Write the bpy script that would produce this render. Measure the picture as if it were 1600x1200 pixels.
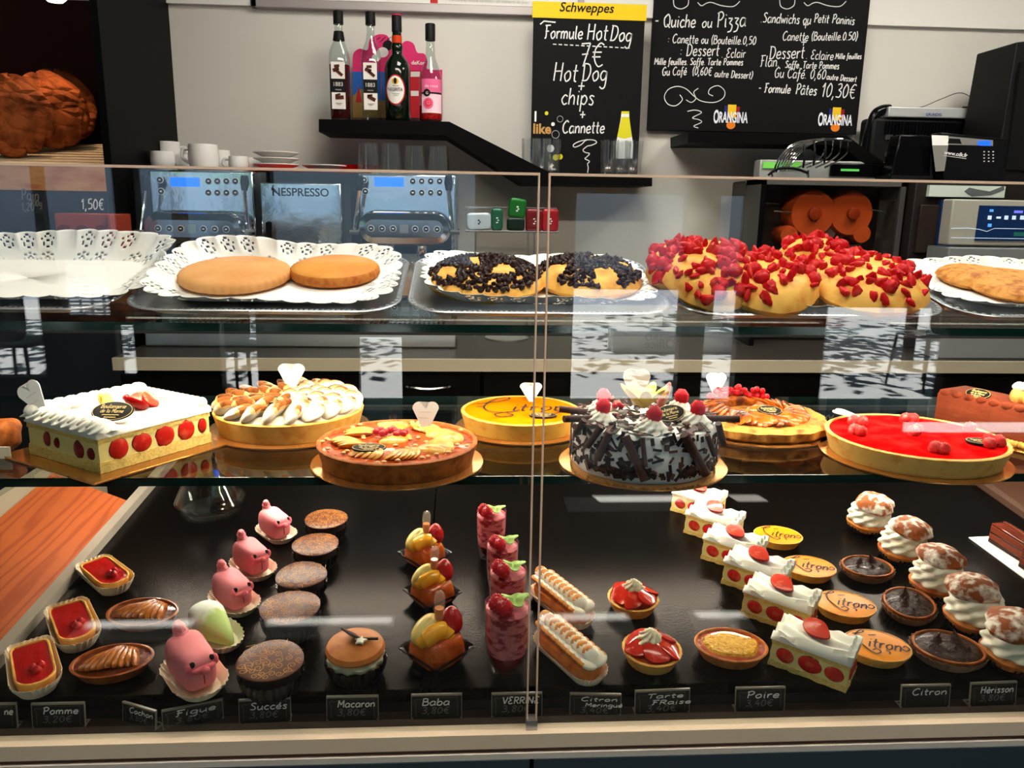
import bpy, math, random
from math import sin, cos, pi, radians, atan2, sqrt
from mathutils import Vector, Matrix, Euler, noise as mnoise

for o in list(bpy.data.objects):
    bpy.data.objects.remove(o)
SC = bpy.context.scene
COL = SC.collection
random.seed(7)

# ------------------------------------------------------------------ camera
F = 1240.0
CAM = Vector((0, -1.0, 1.40))
PIT, YAW, ROL = radians(12.5), radians(3.6), radians(.92)
FW = Vector((sin(YAW) * cos(PIT), cos(YAW) * cos(PIT), -sin(PIT)))
R0 = Vector((cos(YAW), -sin(YAW), 0))
U0 = R0.cross(FW)
UP = U0 * cos(ROL) - R0 * sin(ROL)
RT = R0 * cos(ROL) + U0 * sin(ROL)
cam = bpy.data.cameras.new('camera')
cam.sensor_width = 36
cam.lens = 36 * F / 1600
cam.clip_start = .05
camo = bpy.data.objects.new('camera', cam)
COL.objects.link(camo)
m = Matrix((RT, UP, -FW)).transposed().to_4x4()
m.translation = CAM
camo.matrix_world = m
SC.camera = camo

# ------------------------------------------------------------------ world, sun, exposure
w = bpy.data.worlds.new('sky')
SC.world = w
w.use_nodes = True
bg = w.node_tree.nodes['Background']
bg.inputs[0].default_value = (.56, .75, 1, 1)
bg.inputs[1].default_value = 2.8
sun = bpy.data.lights.new('sun', 'SUN')
sun.energy = 130
sun.angle = radians(.5)
sun.color = (1, .97, .92)
suno = bpy.data.objects.new('sun', sun)
COL.objects.link(suno)
suno.rotation_euler = (radians(30), 0, radians(-14))   # shines in from the street, high
SC.view_settings.view_transform = 'Standard'
SC.view_settings.look = 'None'
SC.view_settings.exposure = 0
SC.view_settings.gamma = 1
SC.view_settings.use_curve_mapping = False
SC.cycles.max_bounces = 12
SC.cycles.glossy_bounces = 6
SC.cycles.transparent_max_bounces = 40
SC.cycles.transmission_bounces = 8
SC.cycles.caustics_reflective = False
SC.cycles.caustics_refractive = False
SC.cycles.sample_clamp_indirect = 4

# ------------------------------------------------------------------ measuring: a sight line of the photograph met with a plane of the shop
def ray(u, v): return FW + RT * ((u - 800) / F) - UP * ((v - 600) / F)
def atY(u, v, Y):
    d = ray(u, v); return CAM + d * ((Y - CAM.y) / d.y)
def atZ(u, v, Z):
    d = ray(u, v); return CAM + d * ((Z - CAM.z) / d.z)
def atX(u, v, X):
    d = ray(u, v); return CAM + d * ((X - CAM.x) / d.x)
TILT = radians(5.5)
DY0, DZ0 = .03, .708
def deck(u, v):
    d = ray(u, v); n = Vector((0, -math.tan(TILT), 1)); p0 = Vector((0, DY0, DZ0))
    return CAM + d * (n.dot(p0 - CAM) / n.dot(d))
def px(p): return (p - CAM).dot(FW) / F          # metres per photograph pixel at p

# ------------------------------------------------------------------ materials
def lin(c):
    return tuple(((x / 255) / 12.92 if x <= 10.3 else ((x / 255 + .055) / 1.055) ** 2.4) for x in c) + (1,)
MATS = {}
def M(name, col=(128, 128, 128), rough=.5, metal=0, noise=None, bump=None, sss=0, trans=0, emit=0, coat=0, spec=None, ecol=None, wave=None, stretch=None, alpha=1):
    if name in MATS: return MATS[name]
    mt = bpy.data.materials.new(name); mt.use_nodes = True
    nt = mt.node_tree; b = nt.nodes['Principled BSDF']; L = nt.links.new
    I = b.inputs
    I['Base Color'].default_value = lin(col)
    I['Roughness'].default_value = rough
    I['Metallic'].default_value = metal
    if sss:
        I['Subsurface Weight'].default_value = sss; I['Subsurface Radius'].default_value = (.006, .003, .0015); I['Subsurface Scale'].default_value = 1
    I['Transmission Weight'].default_value = trans
    if coat: I['Coat Weight'].default_value = coat; I['Coat Roughness'].default_value = .08
    I['Specular IOR Level'].default_value = .18 if spec is None and not metal else (.5 if spec is None else spec)
    if emit: I['Emission Color'].default_value = lin(ecol or col); I['Emission Strength'].default_value = emit
    if alpha < 1: I['Alpha'].default_value = alpha
    tc = None
    def coords(sc=None):
        t = nt.nodes.new('ShaderNodeTexCoord'); mp = nt.nodes.new('ShaderNodeMapping')
        L(t.outputs['Object'], mp.inputs[0])
        if stretch: mp.inputs['Scale'].default_value = stretch
        return mp.outputs[0]
    if noise or bump or wave: tc = coords()
    fac = None
    if noise:
        scale, col2, lo, hi = noise[:4]
        n = nt.nodes.new('ShaderNodeTexNoise'); n.inputs['Scale'].default_value = scale
        n.inputs['Detail'].default_value = noise[4] if len(noise) > 4 else 4
        L(tc, n.inputs['Vector']); fac = n.outputs[0]
    if wave:
        scale, col2, lo, hi, dist = wave
        n = nt.nodes.new('ShaderNodeTexWave'); n.inputs['Scale'].default_value = scale; n.inputs['Distortion'].default_value = dist
        n.inputs['Detail'].default_value = 3
        L(tc, n.inputs['Vector']); fac = n.outputs[1]
    if fac:
        r = nt.nodes.new('ShaderNodeValToRGB')
        r.color_ramp.elements[0].position = lo; r.color_ramp.elements[1].position = hi
        r.color_ramp.elements[0].color = lin(col); r.color_ramp.elements[1].color = lin(col2)
        L(fac, r.inputs[0]); L(r.outputs[0], I['Base Color'])
    if bump:
        n = nt.nodes.new('ShaderNodeTexNoise'); n.inputs['Scale'].default_value = bump[0]; n.inputs['Detail'].default_value = 5
        L(tc, n.inputs['Vector'])
        bn = nt.nodes.new('ShaderNodeBump'); bn.inputs['Strength'].default_value = bump[1]; bn.inputs['Distance'].default_value = bump[2] if len(bump) > 2 else .002
        L(n.outputs[0], bn.inputs['Height']); L(bn.outputs[0], I['Normal'])
    MATS[name] = mt
    return mt
def GLASS(name, tint=(255, 255, 255), ior=1.5, rough=0.0):
    if name in MATS: return MATS[name]
    mt = bpy.data.materials.new(name); mt.use_nodes = True
    nt = mt.node_tree; nt.nodes.clear(); L = nt.links.new
    out = nt.nodes.new('ShaderNodeOutputMaterial'); mix = nt.nodes.new('ShaderNodeMixShader')
    tr = nt.nodes.new('ShaderNodeBsdfTransparent'); tr.inputs[0].default_value = lin(tint)
    gl = nt.nodes.new('ShaderNodeBsdfGlossy'); gl.inputs['Roughness'].default_value = rough; gl.inputs[0].default_value = (1, 1, 1, 1)
    fr = nt.nodes.new('ShaderNodeFresnel'); fr.inputs[0].default_value = ior
    # the same share from either face of the pane
    geo = nt.nodes.new('ShaderNodeNewGeometry')
    iv = nt.nodes.new('ShaderNodeMix'); iv.data_type = 'FLOAT'
    L(geo.outputs['Backfacing'], iv.inputs['Factor']); iv.inputs['A'].default_value = ior; iv.inputs['B'].default_value = 1 / ior
    L(iv.outputs['Result'], fr.inputs[0])
    L(fr.outputs[0], mix.inputs[0]); L(tr.outputs[0], mix.inputs[1]); L(gl.outputs[0], mix.inputs[2]); L(mix.outputs[0], out.inputs[0])
    MATS[name] = mt
    return mt

# ------------------------------------------------------------------ mesh builder
class MB:
    def __init__(s): s.v = []; s.f = []; s.m = []
    def add(s, vs, fs, mi=0, T=None):
        o = len(s.v)
        s.v += [(T @ Vector(v)) if T else Vector(v) for v in vs]
        s.f += [tuple(o + i for i in f) for f in fs]
        s.m += list(mi) if isinstance(mi, (list, tuple)) else [mi] * len(fs)
        return s
    def box(s, c, d, mi=0, T=None):
        x, y, z = c; a, b, e = d[0] / 2, d[1] / 2, d[2] / 2
        vs = [(x + i * a, y + j * b, z + k * e) for i in (-1, 1) for j in (-1, 1) for k in (-1, 1)]
        return s.add(vs, [(0, 1, 3, 2), (4, 6, 7, 5), (0, 4, 5, 1), (2, 3, 7, 6), (0, 2, 6, 4), (1, 5, 7, 3)], mi, T)
    def bx(s, x0, x1, y0, y1, z0, z1, mi=0, T=None):
        return s.box(((x0 + x1) / 2, (y0 + y1) / 2, (z0 + z1) / 2), (abs(x1 - x0), abs(y1 - y0), abs(z1 - z0)), mi, T)
    def loft(s, rings, mi=0, cap0=True, cap1=True, T=None, closed=True):
        n = len(rings[0]); vs = [p for r in rings for p in r]; fs = []; ms = []
        for i in range(len(rings) - 1):
            for j in range(n if closed else n - 1):
                k = (j + 1) % n
                fs.append((i * n + j, i * n + k, (i + 1) * n + k, (i + 1) * n + j)); ms.append(mi[i] if isinstance(mi, (list, tuple)) else mi)
        m0 = mi[0] if isinstance(mi, (list, tuple)) else mi; m1 = mi[-1] if isinstance(mi, (list, tuple)) else mi
        if cap0: fs.append(tuple(reversed(range(n)))); ms.append(m0)
        if cap1: fs.append(tuple(range((len(rings) - 1) * n, len(rings) * n))); ms.append(m1)
        return s.add(vs, fs, ms, T)
    def lathe(s, prof, n=32, mi=0, c=(0, 0, 0), sx=1, sy=1, rf=None, cap0=True, cap1=True, T=None, tw=0):
        rings = []
        for i, (r, z) in enumerate(prof):
            ring = []
            for j in range(n):
                t = 2 * pi * j / n
                q = r * (rf(t, i, z) if rf else 1)
                t2 = t + tw * i
                ring.append((c[0] + q * cos(t2) * sx, c[1] + q * sin(t2) * sy, c[2] + z))
            rings.append(ring)
        return s.loft(rings, mi, cap0, cap1, T)
    def ell(s, c, r, mi=0, nu=16, nv=10, fn=None, T=None, matfn=None):
        rx, ry, rz = r if isinstance(r, (tuple, list)) else (r, r, r)
        vs = [(c[0], c[1], c[2] - rz)]
        for i in range(1, nv):
            ph = -pi / 2 + pi * i / nv
            for j in range(nu):
                th = 2 * pi * j / nu
                k = fn(th, ph) if fn else 1
                vs.append((c[0] + rx * k * cos(ph) * cos(th), c[1] + ry * k * cos(ph) * sin(th), c[2] + rz * k * sin(ph)))
        vs.append((c[0], c[1], c[2] + rz))
        fs = [(0, 1 + (j + 1) % nu, 1 + j) for j in range(nu)]
        for i in range(nv - 2):
            a = 1 + i * nu
            fs += [(a + j, a + (j + 1) % nu, a + nu + (j + 1) % nu, a + nu + j) for j in range(nu)]
        a = 1 + (nv - 2) * nu
        fs += [(a + j, a + (j + 1) % nu, len(vs) - 1) for j in range(nu)]
        ms = mi
        if matfn:
            ms = []
            for f in fs:
                q = sum((Vector(vs[i]) for i in f), Vector()) / len(f) - Vector(c)
                ms.append(matfn(q.x / rx, q.y / ry, q.z / rz))
        return s.add(vs, fs, ms, T)
    def sup(s, c, r, e=.5, mi=0, nu=24, nv=14, T=None, fn=None):     # rounded block
        def sg(x): return (1 if x >= 0 else -1) * abs(x) ** e
        vs = []; rings = []
        for i in range(nv + 1):
            ph = -pi / 2 + pi * i / nv
            ring = []
            for j in range(nu):
                th = 2 * pi * j / nu
                p = Vector((r[0] * sg(cos(ph)) * sg(cos(th)), r[1] * sg(cos(ph)) * sg(sin(th)), r[2] * sg(sin(ph))))
                if fn: p = fn(p)
                ring.append(Vector(c) + p)
            rings.append(ring)
        return s.loft(rings, mi, True, True, T)
    def tube(s, pts, r, n=8, mi=0, T=None):
        pts = [Vector(p) for p in pts]; rings = []
        a = None
        for i, p in enumerate(pts):
            d = (pts[min(i + 1, len(pts) - 1)] - pts[max(i - 1, 0)]).normalized()
            if a is None: a = d.orthogonal().normalized()
            a = (a - d * a.dot(d)).normalized(); b = d.cross(a)
            q = r[i] if isinstance(r, (list, tuple)) else r
            rings.append([p + a * (q * cos(2 * pi * j / n)) + b * (q * sin(2 * pi * j / n)) for j in range(n)])
        return s.loft(rings, mi, True, True, T)
    def prism(s, pts, d, mi=0, T=None):      # outline of 3D points swept by vector d
        d = Vector(d); a = [Vector(p) for p in pts]
        return s.loft([a, [p + d for p in a]], mi, True, True, T)
    def ribbon(s, pts, w, nrm, mi=0, T=None):
        pts = [Vector(p) for p in pts]; nrm = Vector(nrm)
        if len(pts) < 2: return s
        vs = []
        for i, p in enumerate(pts):
            d = (pts[min(i + 1, len(pts) - 1)] - pts[max(i - 1, 0)])
            sd = nrm.cross(d).normalized() * (w / 2)
            vs += [p - sd, p + sd]
        return s.add(vs, [(2 * i, 2 * i + 2, 2 * i + 3, 2 * i + 1) for i in range(len(pts) - 1)], mi, T)
    def grid(s, x0, x1, y0, y1, nx, ny, fn, mi=0, T=None, base=None):
        vs = [(x0 + (x1 - x0) * i / nx, y0 + (y1 - y0) * j / ny, fn(x0 + (x1 - x0) * i / nx, y0 + (y1 - y0) * j / ny)) for i in range(nx + 1) for j in range(ny + 1)]
        ix = lambda i, j: i * (ny + 1) + j
        fs = [(ix(i, j), ix(i + 1, j), ix(i + 1, j + 1), ix(i, j + 1)) for i in range(nx) for j in range(ny)]
        if base is not None:
            ed = [ix(i, 0) for i in range(nx)] + [ix(nx, j) for j in range(ny)] + [ix(i, ny) for i in range(nx, 0, -1)] + [ix(0, j) for j in range(ny, 0, -1)]
            o = len(vs); vs += [(vs[k][0], vs[k][1], base) for k in ed]; n = len(ed)
            fs += [(ed[k], o + k, o + (k + 1) % n, ed[(k + 1) % n]) for k in range(n)] + [tuple(o + k for k in range(n))[::-1]]
        return s.add(vs, fs, mi, T)
    def build(s, name, mats, parent=None, loc=None, rot=None, smooth=True, ang=40, bevel=0, kind=None, label=None, subs=0):
        me = bpy.data.meshes.new(name)
        me.from_pydata([tuple(v) for v in s.v], [], s.f)
        mats = mats if isinstance(mats, (list, tuple)) else [mats]
        for q in mats: me.materials.append(q)
        me.polygons.foreach_set('material_index', s.m)
        if smooth:
            me.polygons.foreach_set('use_smooth', [True] * len(s.f))
            me.set_sharp_from_angle(angle=radians(ang))
        me.update()
        o = bpy.data.objects.new(name, me); COL.objects.link(o)
        if parent: o.parent = parent
        if loc is not None: o.location = loc
        if rot is not None: o.rotation_euler = rot
        if bevel:
            b = o.modifiers.new('edges', 'BEVEL'); b.width = bevel; b.segments = 2; b.limit_method = 'ANGLE'
        if subs:
            b = o.modifiers.new('subd', 'SUBSURF'); b.levels = subs; b.render_levels = subs
        if kind: o['kind'] = kind
        if label: o['label'] = label
        return o

def tag(o, label, cat, group=None):
    o['label'] = label; o['category'] = cat
    if group: o['group'] = group
    return o
def thing(name, label, cat, loc=(0, 0, 0), rot=None, group=None, scale=1):
    o = bpy.data.objects.new(name, None); COL.objects.link(o)
    o.empty_display_size = .02
    o.location = loc; o.scale = (scale,) * 3
    if rot is not None: o.rotation_euler = rot
    return tag(o, label, cat, group)
def dup(root, loc, rot=None, label=None, scale=1):
    def cp(o, par):
        c = o.copy(); COL.objects.link(c)
        if par: c.parent = par
        for ch in o.children: cp(ch, c)
        return c
    r = cp(root, None)
    r.location = loc
    if rot is not None: r.rotation_euler = rot
    r.scale = (scale,) * 3
    r['label'] = label
    return r
def struct(mb, name, mats, **k):
    o = mb.build(name, mats, **k); o['kind'] = 'structure'; return o
def ondeck(a=0):                                  # lying on the sloping deck, turned by a degrees
    return (Matrix.Rotation(TILT, 3, 'X') @ Matrix.Rotation(radians(a), 3, 'Z')).to_euler()
def rotz(a): return (0, 0, radians(a))
def jit(x): return random.uniform(-x, x)
def nz(p, s=1): return mnoise.noise(Vector(p) * s)

# ------------------------------------------------------------------ handwriting: single-stroke letters (advance|strokes), x-height 4, cap 7
G = {
'a':"4|3.5,3.6 1.5,4 .3,2 1.2,0 3,1 3.5,3.6;3.5,3.8 3.4,.8 4,0",'b':"3.8|.5,7 .5,0;.5,2.5 2,4 3.4,2.5 2.5,0 .5,.4",'c':"3.4|3.2,3.4 1.8,4 .4,2 1.6,0 3.2,.6",
'd':"4|3.4,3.4 1.5,4 .3,2 1.2,0 3,.8 3.5,3;3.6,7 3.5,.6 4,0",'e':"3.6|.5,1.9 3.1,2.3 2.4,4 .7,3.2 .4,1.2 1.6,0 3.3,.7",'f':"2.9|3,6.6 2,7 1.3,5.5 1.2,0 .6,-2.4;.2,3.6 2.6,3.8",
'g':"3.8|3.3,3.6 1.4,4 .3,2.2 1.3,.4 3,1.2 3.4,3.8 3.2,-1.8 1.8,-3 .4,-2.2",'h':"3.8|.5,7 .4,0;.5,2.4 2,4 3,3 3.1,0",'i':"1.7|.8,4 .8,.6 1.3,0;.8,5.4 1,5.8",
'k':"3.4|.5,7 .5,0;3,4 .6,1.8 3.2,0",'l':"1.9|.8,7 .7,1 1.5,0",'m':"5.6|.4,4 .5,0;.5,2.6 1.7,4 2.5,3 2.5,0;2.5,2.6 3.8,4 4.7,3 4.8,0",'n':"3.8|.4,4 .5,0;.5,2.6 2,4 3,3 3.1,0",
'o':"3.8|2,4 .4,2.4 1.4,0 3.2,1.2 3,3.4 2,4",'p':"3.8|.5,4 .4,-3;.5,2.6 2,4 3.4,2.4 2.3,.2 .5,.8",'q':"3.8|3.3,3.6 1.4,4 .3,2 1.4,.2 3.2,1.4;3.4,4 3.4,-3",'r':"2.8|.4,4 .6,0;.6,2.4 1.5,3.8 2.7,3.7",
's':"3.2|2.9,3.5 1.6,4 .7,3.2 2.5,1.4 2,0 .4,.4",'t':"2.8|1.3,6.4 1.2,.8 2.3,.1;.2,4 2.6,4.2",'u':"3.8|.4,4 .5,1 1.6,0 3,1.4;3.2,4 3.2,.6 3.8,0",'v':"3.4|.3,4 1.7,0;1.7,0 3.1,4",
'w':"5|.3,4 1.4,0;1.4,0 2.5,3.4;2.5,3.4 3.6,0;3.6,0 4.7,4",'x':"3.2|.3,4 2.9,0;2.9,4 .3,0",'y':"3.6|.3,4 1.7,.6;3.2,4 1.2,-2.8 .2,-2.4",'z':"3.4|.4,4 3,3.9;3,3.9 1.4,1.8 3,.6 2.4,-1.8 .4,-2.4",
'A':"4.6|.2,0 2.2,7;2.2,7 4.2,0;.9,2.6 3.6,2.6",'B':"4.4|.6,7 .6,0;.6,6.8 3,6.6 3,4.2 .7,3.8;.7,3.8 3.8,3.2 3.4,.4 .4,0",'C':"4.8|4.4,6.2 3,7.2 .8,5 .6,2 2.2,0 4.4,1",'D':"5|.9,7 .9,0;.2,6.8 3.4,6.4 4.4,3.6 3,.4 .3,0",
'E':"4.2|3.8,6.6 2,7.2 .9,5.6 2.6,3.8;2.6,3.8 .5,2.2 1.4,.1 3.8,.6",'F':"4|1.2,6.8 1.3,1 .4,0;.2,7 4,7.2;.6,3.8 3,4",'G':"5|4.4,6.2 2.8,7.2 .6,4.4 1.6,.2 4,.8 4.2,3;2.8,3 4.6,3",'H':"5|.8,7 .7,0;4.2,7 4.1,0;.7,3.6 4.2,3.8",
'I':"1.6|.8,7 .8,0",'J':"3.4|2.8,7 2.6,1 1.2,0 .2,1",'L':"3.6|.6,7 .6,0;.6,0 3.2,0",'M':"5.6|.6,0 .8,7;.8,7 2.8,2.4;2.8,2.4 4.8,7;4.8,7 5,0",'N':"5|.6,0 .6,7;.6,7 4.2,0;4.2,0 4.2,7",'O':"5|2.6,7 .5,4.4 1.6,.2 4.2,1.6 4.2,5.4 2.6,7",
'P':"4.4|1,7 1,0;.2,6.4 2.6,7.2 4,5.6 2.8,3.6 1,3.4",'Q':"5.2|2.8,7 .4,4.4 1.6,.2 4.4,1.6 4.2,5.4 2.8,7;2.8,1.6 5,-.4",'R':"4.4|.7,7 .7,0;.7,6.8 3.6,6.4 3.2,3.8 .8,3.5;1.6,3.5 4.2,0",'S':"4.2|3.8,6.4 2.2,7.1 .8,5.6 3.2,3 3,.6 .4,.5",
'T':"4.4|2.2,7 2.1,0;.2,6.8 4.4,7.1",'U':"4.6|.6,7 .7,1 2.4,0 4,1.4 4.1,7",'V':"4.4|.3,7 2.2,0;2.2,0 4.2,7",'X':"4|.3,7 3.7,0;3.7,7 .3,0",'Z':"4|.4,7 3.6,7;3.6,7 .4,0;.4,0 3.8,0",
'0':"4|2,7 .5,4 1.4,.2 3.4,1.6 3.4,5.2 2,7",'1':"2.6|.3,4.8 1.6,7;1.6,7 1.6,0",'2':"4|.5,5.6 2,7 3.3,5.4 .5,0;.5,0 3.7,.2",'3':"4|.6,6.4 2.6,7 3.2,5.2 1.6,3.8;1.6,3.8 3.6,2.6 2.8,.3 .4,.4",'4':"4|2.2,7 .4,2.6;.4,2.6 3.7,2.8;2.8,4.6 2.8,0",
'5':"4|3.4,7 .9,6.8;.9,6.8 .8,4;.8,4 3.2,3.8 3.4,1.2 .5,.2",'6':"4|3,7 .9,4.2 .8,1 2.6,.1 3.4,2 2.2,3.6 .8,2.4",'7':"4|.5,6.8 3.6,7;3.6,7 1.8,0;1,3.6 3.2,3.8",'8':"4|3.2,6.2 1.8,7 .9,5.6 3.2,2.4 2.6,.2 .9,1 1.4,3.2 3.4,5.4 3.2,6.2",'9':"4|3.3,5.4 2,7 .7,5.4 1.6,3.6 3.3,5 2.8,0",
'\u20ac':"4.6|4.2,6.4 2.8,7 1.2,5 1.3,2 2.8,0 4.4,.6;.3,4.3 3.6,4.3;.3,2.9 3.3,2.9",'+':"4|2,5 2,1;.2,3 3.8,3",'-':"3.2|.4,3.2 2.6,3.2",'.':"1.6|.6,.1 .8,.4",',':"1.8|.9,.5 .4,-1.4",'(':"2.2|1.9,7.6 .6,4 1.7,-1",')':"2.2|.4,7.6 1.7,4 .4,-1",':':"1.6|.6,.8 .8,1.1;.7,3.2 .9,3.5",
'\u00e9':"3.6|.5,1.9 3.1,2.3 2.4,4 .7,3.2 .4,1.2 1.6,0 3.3,.7;1.8,5 2.8,6.2",'\u00e8':"3.6|.5,1.9 3.1,2.3 2.4,4 .7,3.2 .4,1.2 1.6,0 3.3,.7;2.4,5 1.4,6.2",'\u00e2':"4|3.5,3.6 1.5,4 .3,2 1.2,0 3,1 3.5,3.6;3.5,3.8 3.4,.8 4,0;1,5.2 2,6.4;2,6.4 3,5.2",' ':"2.4|",
}
def smoothpts(p, k=5):
    if len(p) < 3: return p
    out = []
    for i in range(len(p) - 1):
        a = p[max(i - 1, 0)]; b = p[i]; c = p[i + 1]; d = p[min(i + 2, len(p) - 1)]
        for j in range(k):
            t = j / k
            out.append(tuple(.5 * (2 * b[q] + (c[q] - a[q]) * t + (2 * a[q] - 5 * b[q] + 4 * c[q] - d[q]) * t * t + (3 * b[q] - a[q] - 3 * c[q] + d[q]) * t ** 3) for q in range(len(b))))
    return out + [p[-1]]
def strokes(text, slant=.12):
    x = 0; out = []
    for ch in text:
        adv, _, st = G[ch].partition('|')
        for s_ in st.split(';'):
            if s_:
                pts = [tuple(map(float, q.split(','))) for q in s_.split()]
                out.append([(x + a + slant * b, b) for a, b in smoothpts(pts)])
        x += float(adv) + .45
    return out, x
def write(mb, text, org, ex, ey, width, w, mi=0, maxh=None, nrm=None, slant=.12):
    """handwriting from org along ex, letters rising along ey, fitted to width"""
    st, adv = strokes(text, slant)
    ex = Vector(ex).normalized(); ey = Vector(ey).normalized(); nrm = nrm or ex.cross(ey)
    k = width / adv; ky = min(k * 1.25, maxh / 7) if maxh else k * 1.1
    for s_ in st:
        mb.ribbon([Vector(org) + ex * (a * k) + ey * (b * ky) for a, b in s_], w, nrm, mi)
def swirl_line(mb, pts, org, ex, ey, k, w, mi=0):
    ex = Vector(ex).normalized(); ey = Vector(ey).normalized()
    mb.ribbon([Vector(org) + ex * (a * k) + ey * (b * k) for a, b in smoothpts(pts, 8)], w, ex.cross(ey), mi)
def type_text(mb, body, org, ex, ey, width, mi=0, shear=0, bold=0, height=None):
    """printed lettering from the built-in font, as flat faces"""
    cu = bpy.data.curves.new('type', 'FONT'); cu.body = body; cu.size = 1; cu.shear = shear; cu.offset = bold; cu.resolution_u = 3
    ob = bpy.data.objects.new('type', cu); COL.objects.link(ob)
    dg = bpy.context.evaluated_depsgraph_get()
    me = ob.evaluated_get(dg).to_mesh()
    vs = [v.co.copy() for v in me.vertices]; fs = [tuple(p.vertices) for p in me.polygons]
    bpy.data.objects.remove(ob); bpy.data.curves.remove(cu)
    if not vs: return
    x0 = min(v.x for v in vs); x1 = max(v.x for v in vs); y0 = min(v.y for v in vs); y1 = max(v.y for v in vs)
    k = width / (x1 - x0); ky = height / (y1 - y0) if height else k
    ex = Vector(ex).normalized(); ey = Vector(ey).normalized()
    mb.add([Vector(org) + ex * ((v.x - x0) * k) + ey * ((v.y - y0) * ky) for v in vs], fs, mi)
# ------------------------------------------------------------------ shared materials
WALLW = M('painted_wall', (214, 210, 200), .75, bump=(60, .05, .001))
CEILW = M('ceiling_white', (235, 232, 224), .8)
BLACKW = M('black_laminate', (5, 5, 5), .5, spec=.06)
BLACKM = M('matt_black', (6, 6, 7), .6, spec=.2)
BLACKG = M('gloss_black', (8, 8, 10), .15)
DARKW = M('dark_shopfront', (26, 20, 16), .6)
CHROME = M('chrome', (225, 228, 232), .07, 1)
STEEL = M('brushed_steel', (190, 192, 196), .28, 1)
WHITE = M('white_china', (236, 234, 228), .2, coat=.4)
PAPER = M('white_paper', (246, 244, 238), .8)
CHALK = M('white_chalk_pen', (238, 238, 234), .8)
CHALKG = M('grey_chalk_pen', (112, 110, 104), .85)
BOARD = M('chalkboard', (9, 9, 9), .6, spec=.12)
BEIGE = M('beige_laminate', (176, 164, 142), .5)
PINE = M('pine_wood', (184, 92, 46), .5, wave=(11, (160, 70, 34), .6, 1, 12), stretch=(1.6, .14, 1))
PALEWOOD = M('pale_slat_wood', (222, 200, 166), .55, noise=(30, (196, 168, 130), .4, .7), stretch=(1, 6, 6))
RACKIN = M('rack_lining', (40, 16, 10), .7, spec=.1)
PANE = GLASS('case_glass', (252, 255, 254), 1.62)
SHELFG = GLASS('shelf_glass', (246, 251, 249), 1.55)
EDGEG = M('glass_edge_teal', (10, 40, 36), .12, coat=.5)
EDGEL = M('glass_edge_pale', (244, 214, 188), .3)
TUMBL = GLASS('tumbler_glass', (253, 254, 254), 1.9, .14)
DECKM = M('slate_deck', (3, 3, 3), .23, noise=(420, (8, 5, 4), .42, .7, 6), bump=(300, .3, .0012), spec=.06)
DECKM.node_tree.nodes['Principled BSDF'].inputs['Specular Tint'].default_value = (1, .58, .40, 1)
FRAMEA = M('anodised_frame', (250, 228, 200), .45)
FRAMEB = M('blue_grey_panel', (52, 66, 76), .4)

# ------------------------------------------------------------------ room shell
WY = 1.8; XL, XR, YF, HC = -3.2, 3.6, -3.0, 2.85
struct(MB().bx(XL, XR, WY, WY + .1, 0, HC), 'wall_back', WALLW)
struct(MB().bx(XL - .1, XL, YF, WY + .1, 0, HC), 'wall_left', WALLW)
struct(MB().bx(XR, XR + .1, YF, WY + .1, 0, HC), 'wall_right', WALLW)
struct(MB().bx(XL, XR, YF - .1, WY + .1, HC, HC + .1), 'ceiling', CEILW)
FLOORM = M('floor_tile', (58, 55, 52), .6, noise=(140, (78, 74, 70), .45, .6))
struct(MB().bx(XL, XR, YF, WY + .1, -.1, 0), 'floor', FLOORM)
STREAKP = M('pale_streak_patch', (196, 194, 188), .5)
k_ = 2
for v0_, v1_, spans in ((960, 992, ((124, 304), (404, 616), (828, 989), (1084, 1176))), (778, 800, ((884, 1066),))):   # pale floor patches added to brighten the sun streaks
    ya_, yb_ = -atZ(800, v0_, 0).y, -atZ(800, v1_, 0).y
    for u0_, u1_ in spans:
        vm_ = (v0_ + v1_) / 2
        struct(MB().bx(atZ(u0_, vm_, 0).x, atZ(u1_, vm_, 0).x, ya_, yb_, .0, .002), 'trim_%d' % k_, STREAKP); k_ += 1
tp = atY(335, 9, WY)
struct(MB().bx(XL, XR, WY - .018, WY, tp.z, HC - .002), 'trim_1', CEILW)          # pale band along the top of the back wall

# shopfront behind the photographer: dark panels, gaps shaped to mirror as bright street patches
def mirx(u): return atY(u, 560, -YF).x
gaps = [(-60, 70, 470, 592), (104, 178, 410, 500), (183, 212, 512, 590), (345, 402, 488, 612), (560, 628, 528, 690), (893, 1060, 300, 735), (1098, 1150, 300, 735), (1286, 1425, 476, 656)]
def mirz(v): return atY(800, v, -YF).z
wf = MB(); x = XL; ZT = 1.98
WZ0, WZ1 = 1.12, 1.86                              # upper windows left of the door
for a, b, v0, v1 in gaps:
    xa, xb = mirx(a), mirx(b)
    if a < 700: wf.bx(x, xa, YF - .08, YF, 0, WZ0)
    elif a == 893: wf.bx(x, xa - .5, YF - .08, YF, 0, WZ0); wf.bx(xa - .5, xa, YF - .08, YF, 0, ZT)
    else: wf.bx(x, xa, YF - .08, YF, 0, ZT)
    x = xb
    top = ZT if a > 700 else WZ0
    if mirz(v0) < top: wf.bx(xa, xb, YF - .08, YF, mirz(v0), top)
    if mirz(v1) > .02: wf.bx(xa, xb, YF - .08, YF, 0, mirz(v1))
wx1 = mirx(893) - .5
wf.bx(XL, wx1, YF - .08, YF, WZ1, ZT)
for xx in (-2.5, -1.62, -.98): wf.bx(xx - .05, xx + .05, YF - .08, YF, WZ0, WZ1)
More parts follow.
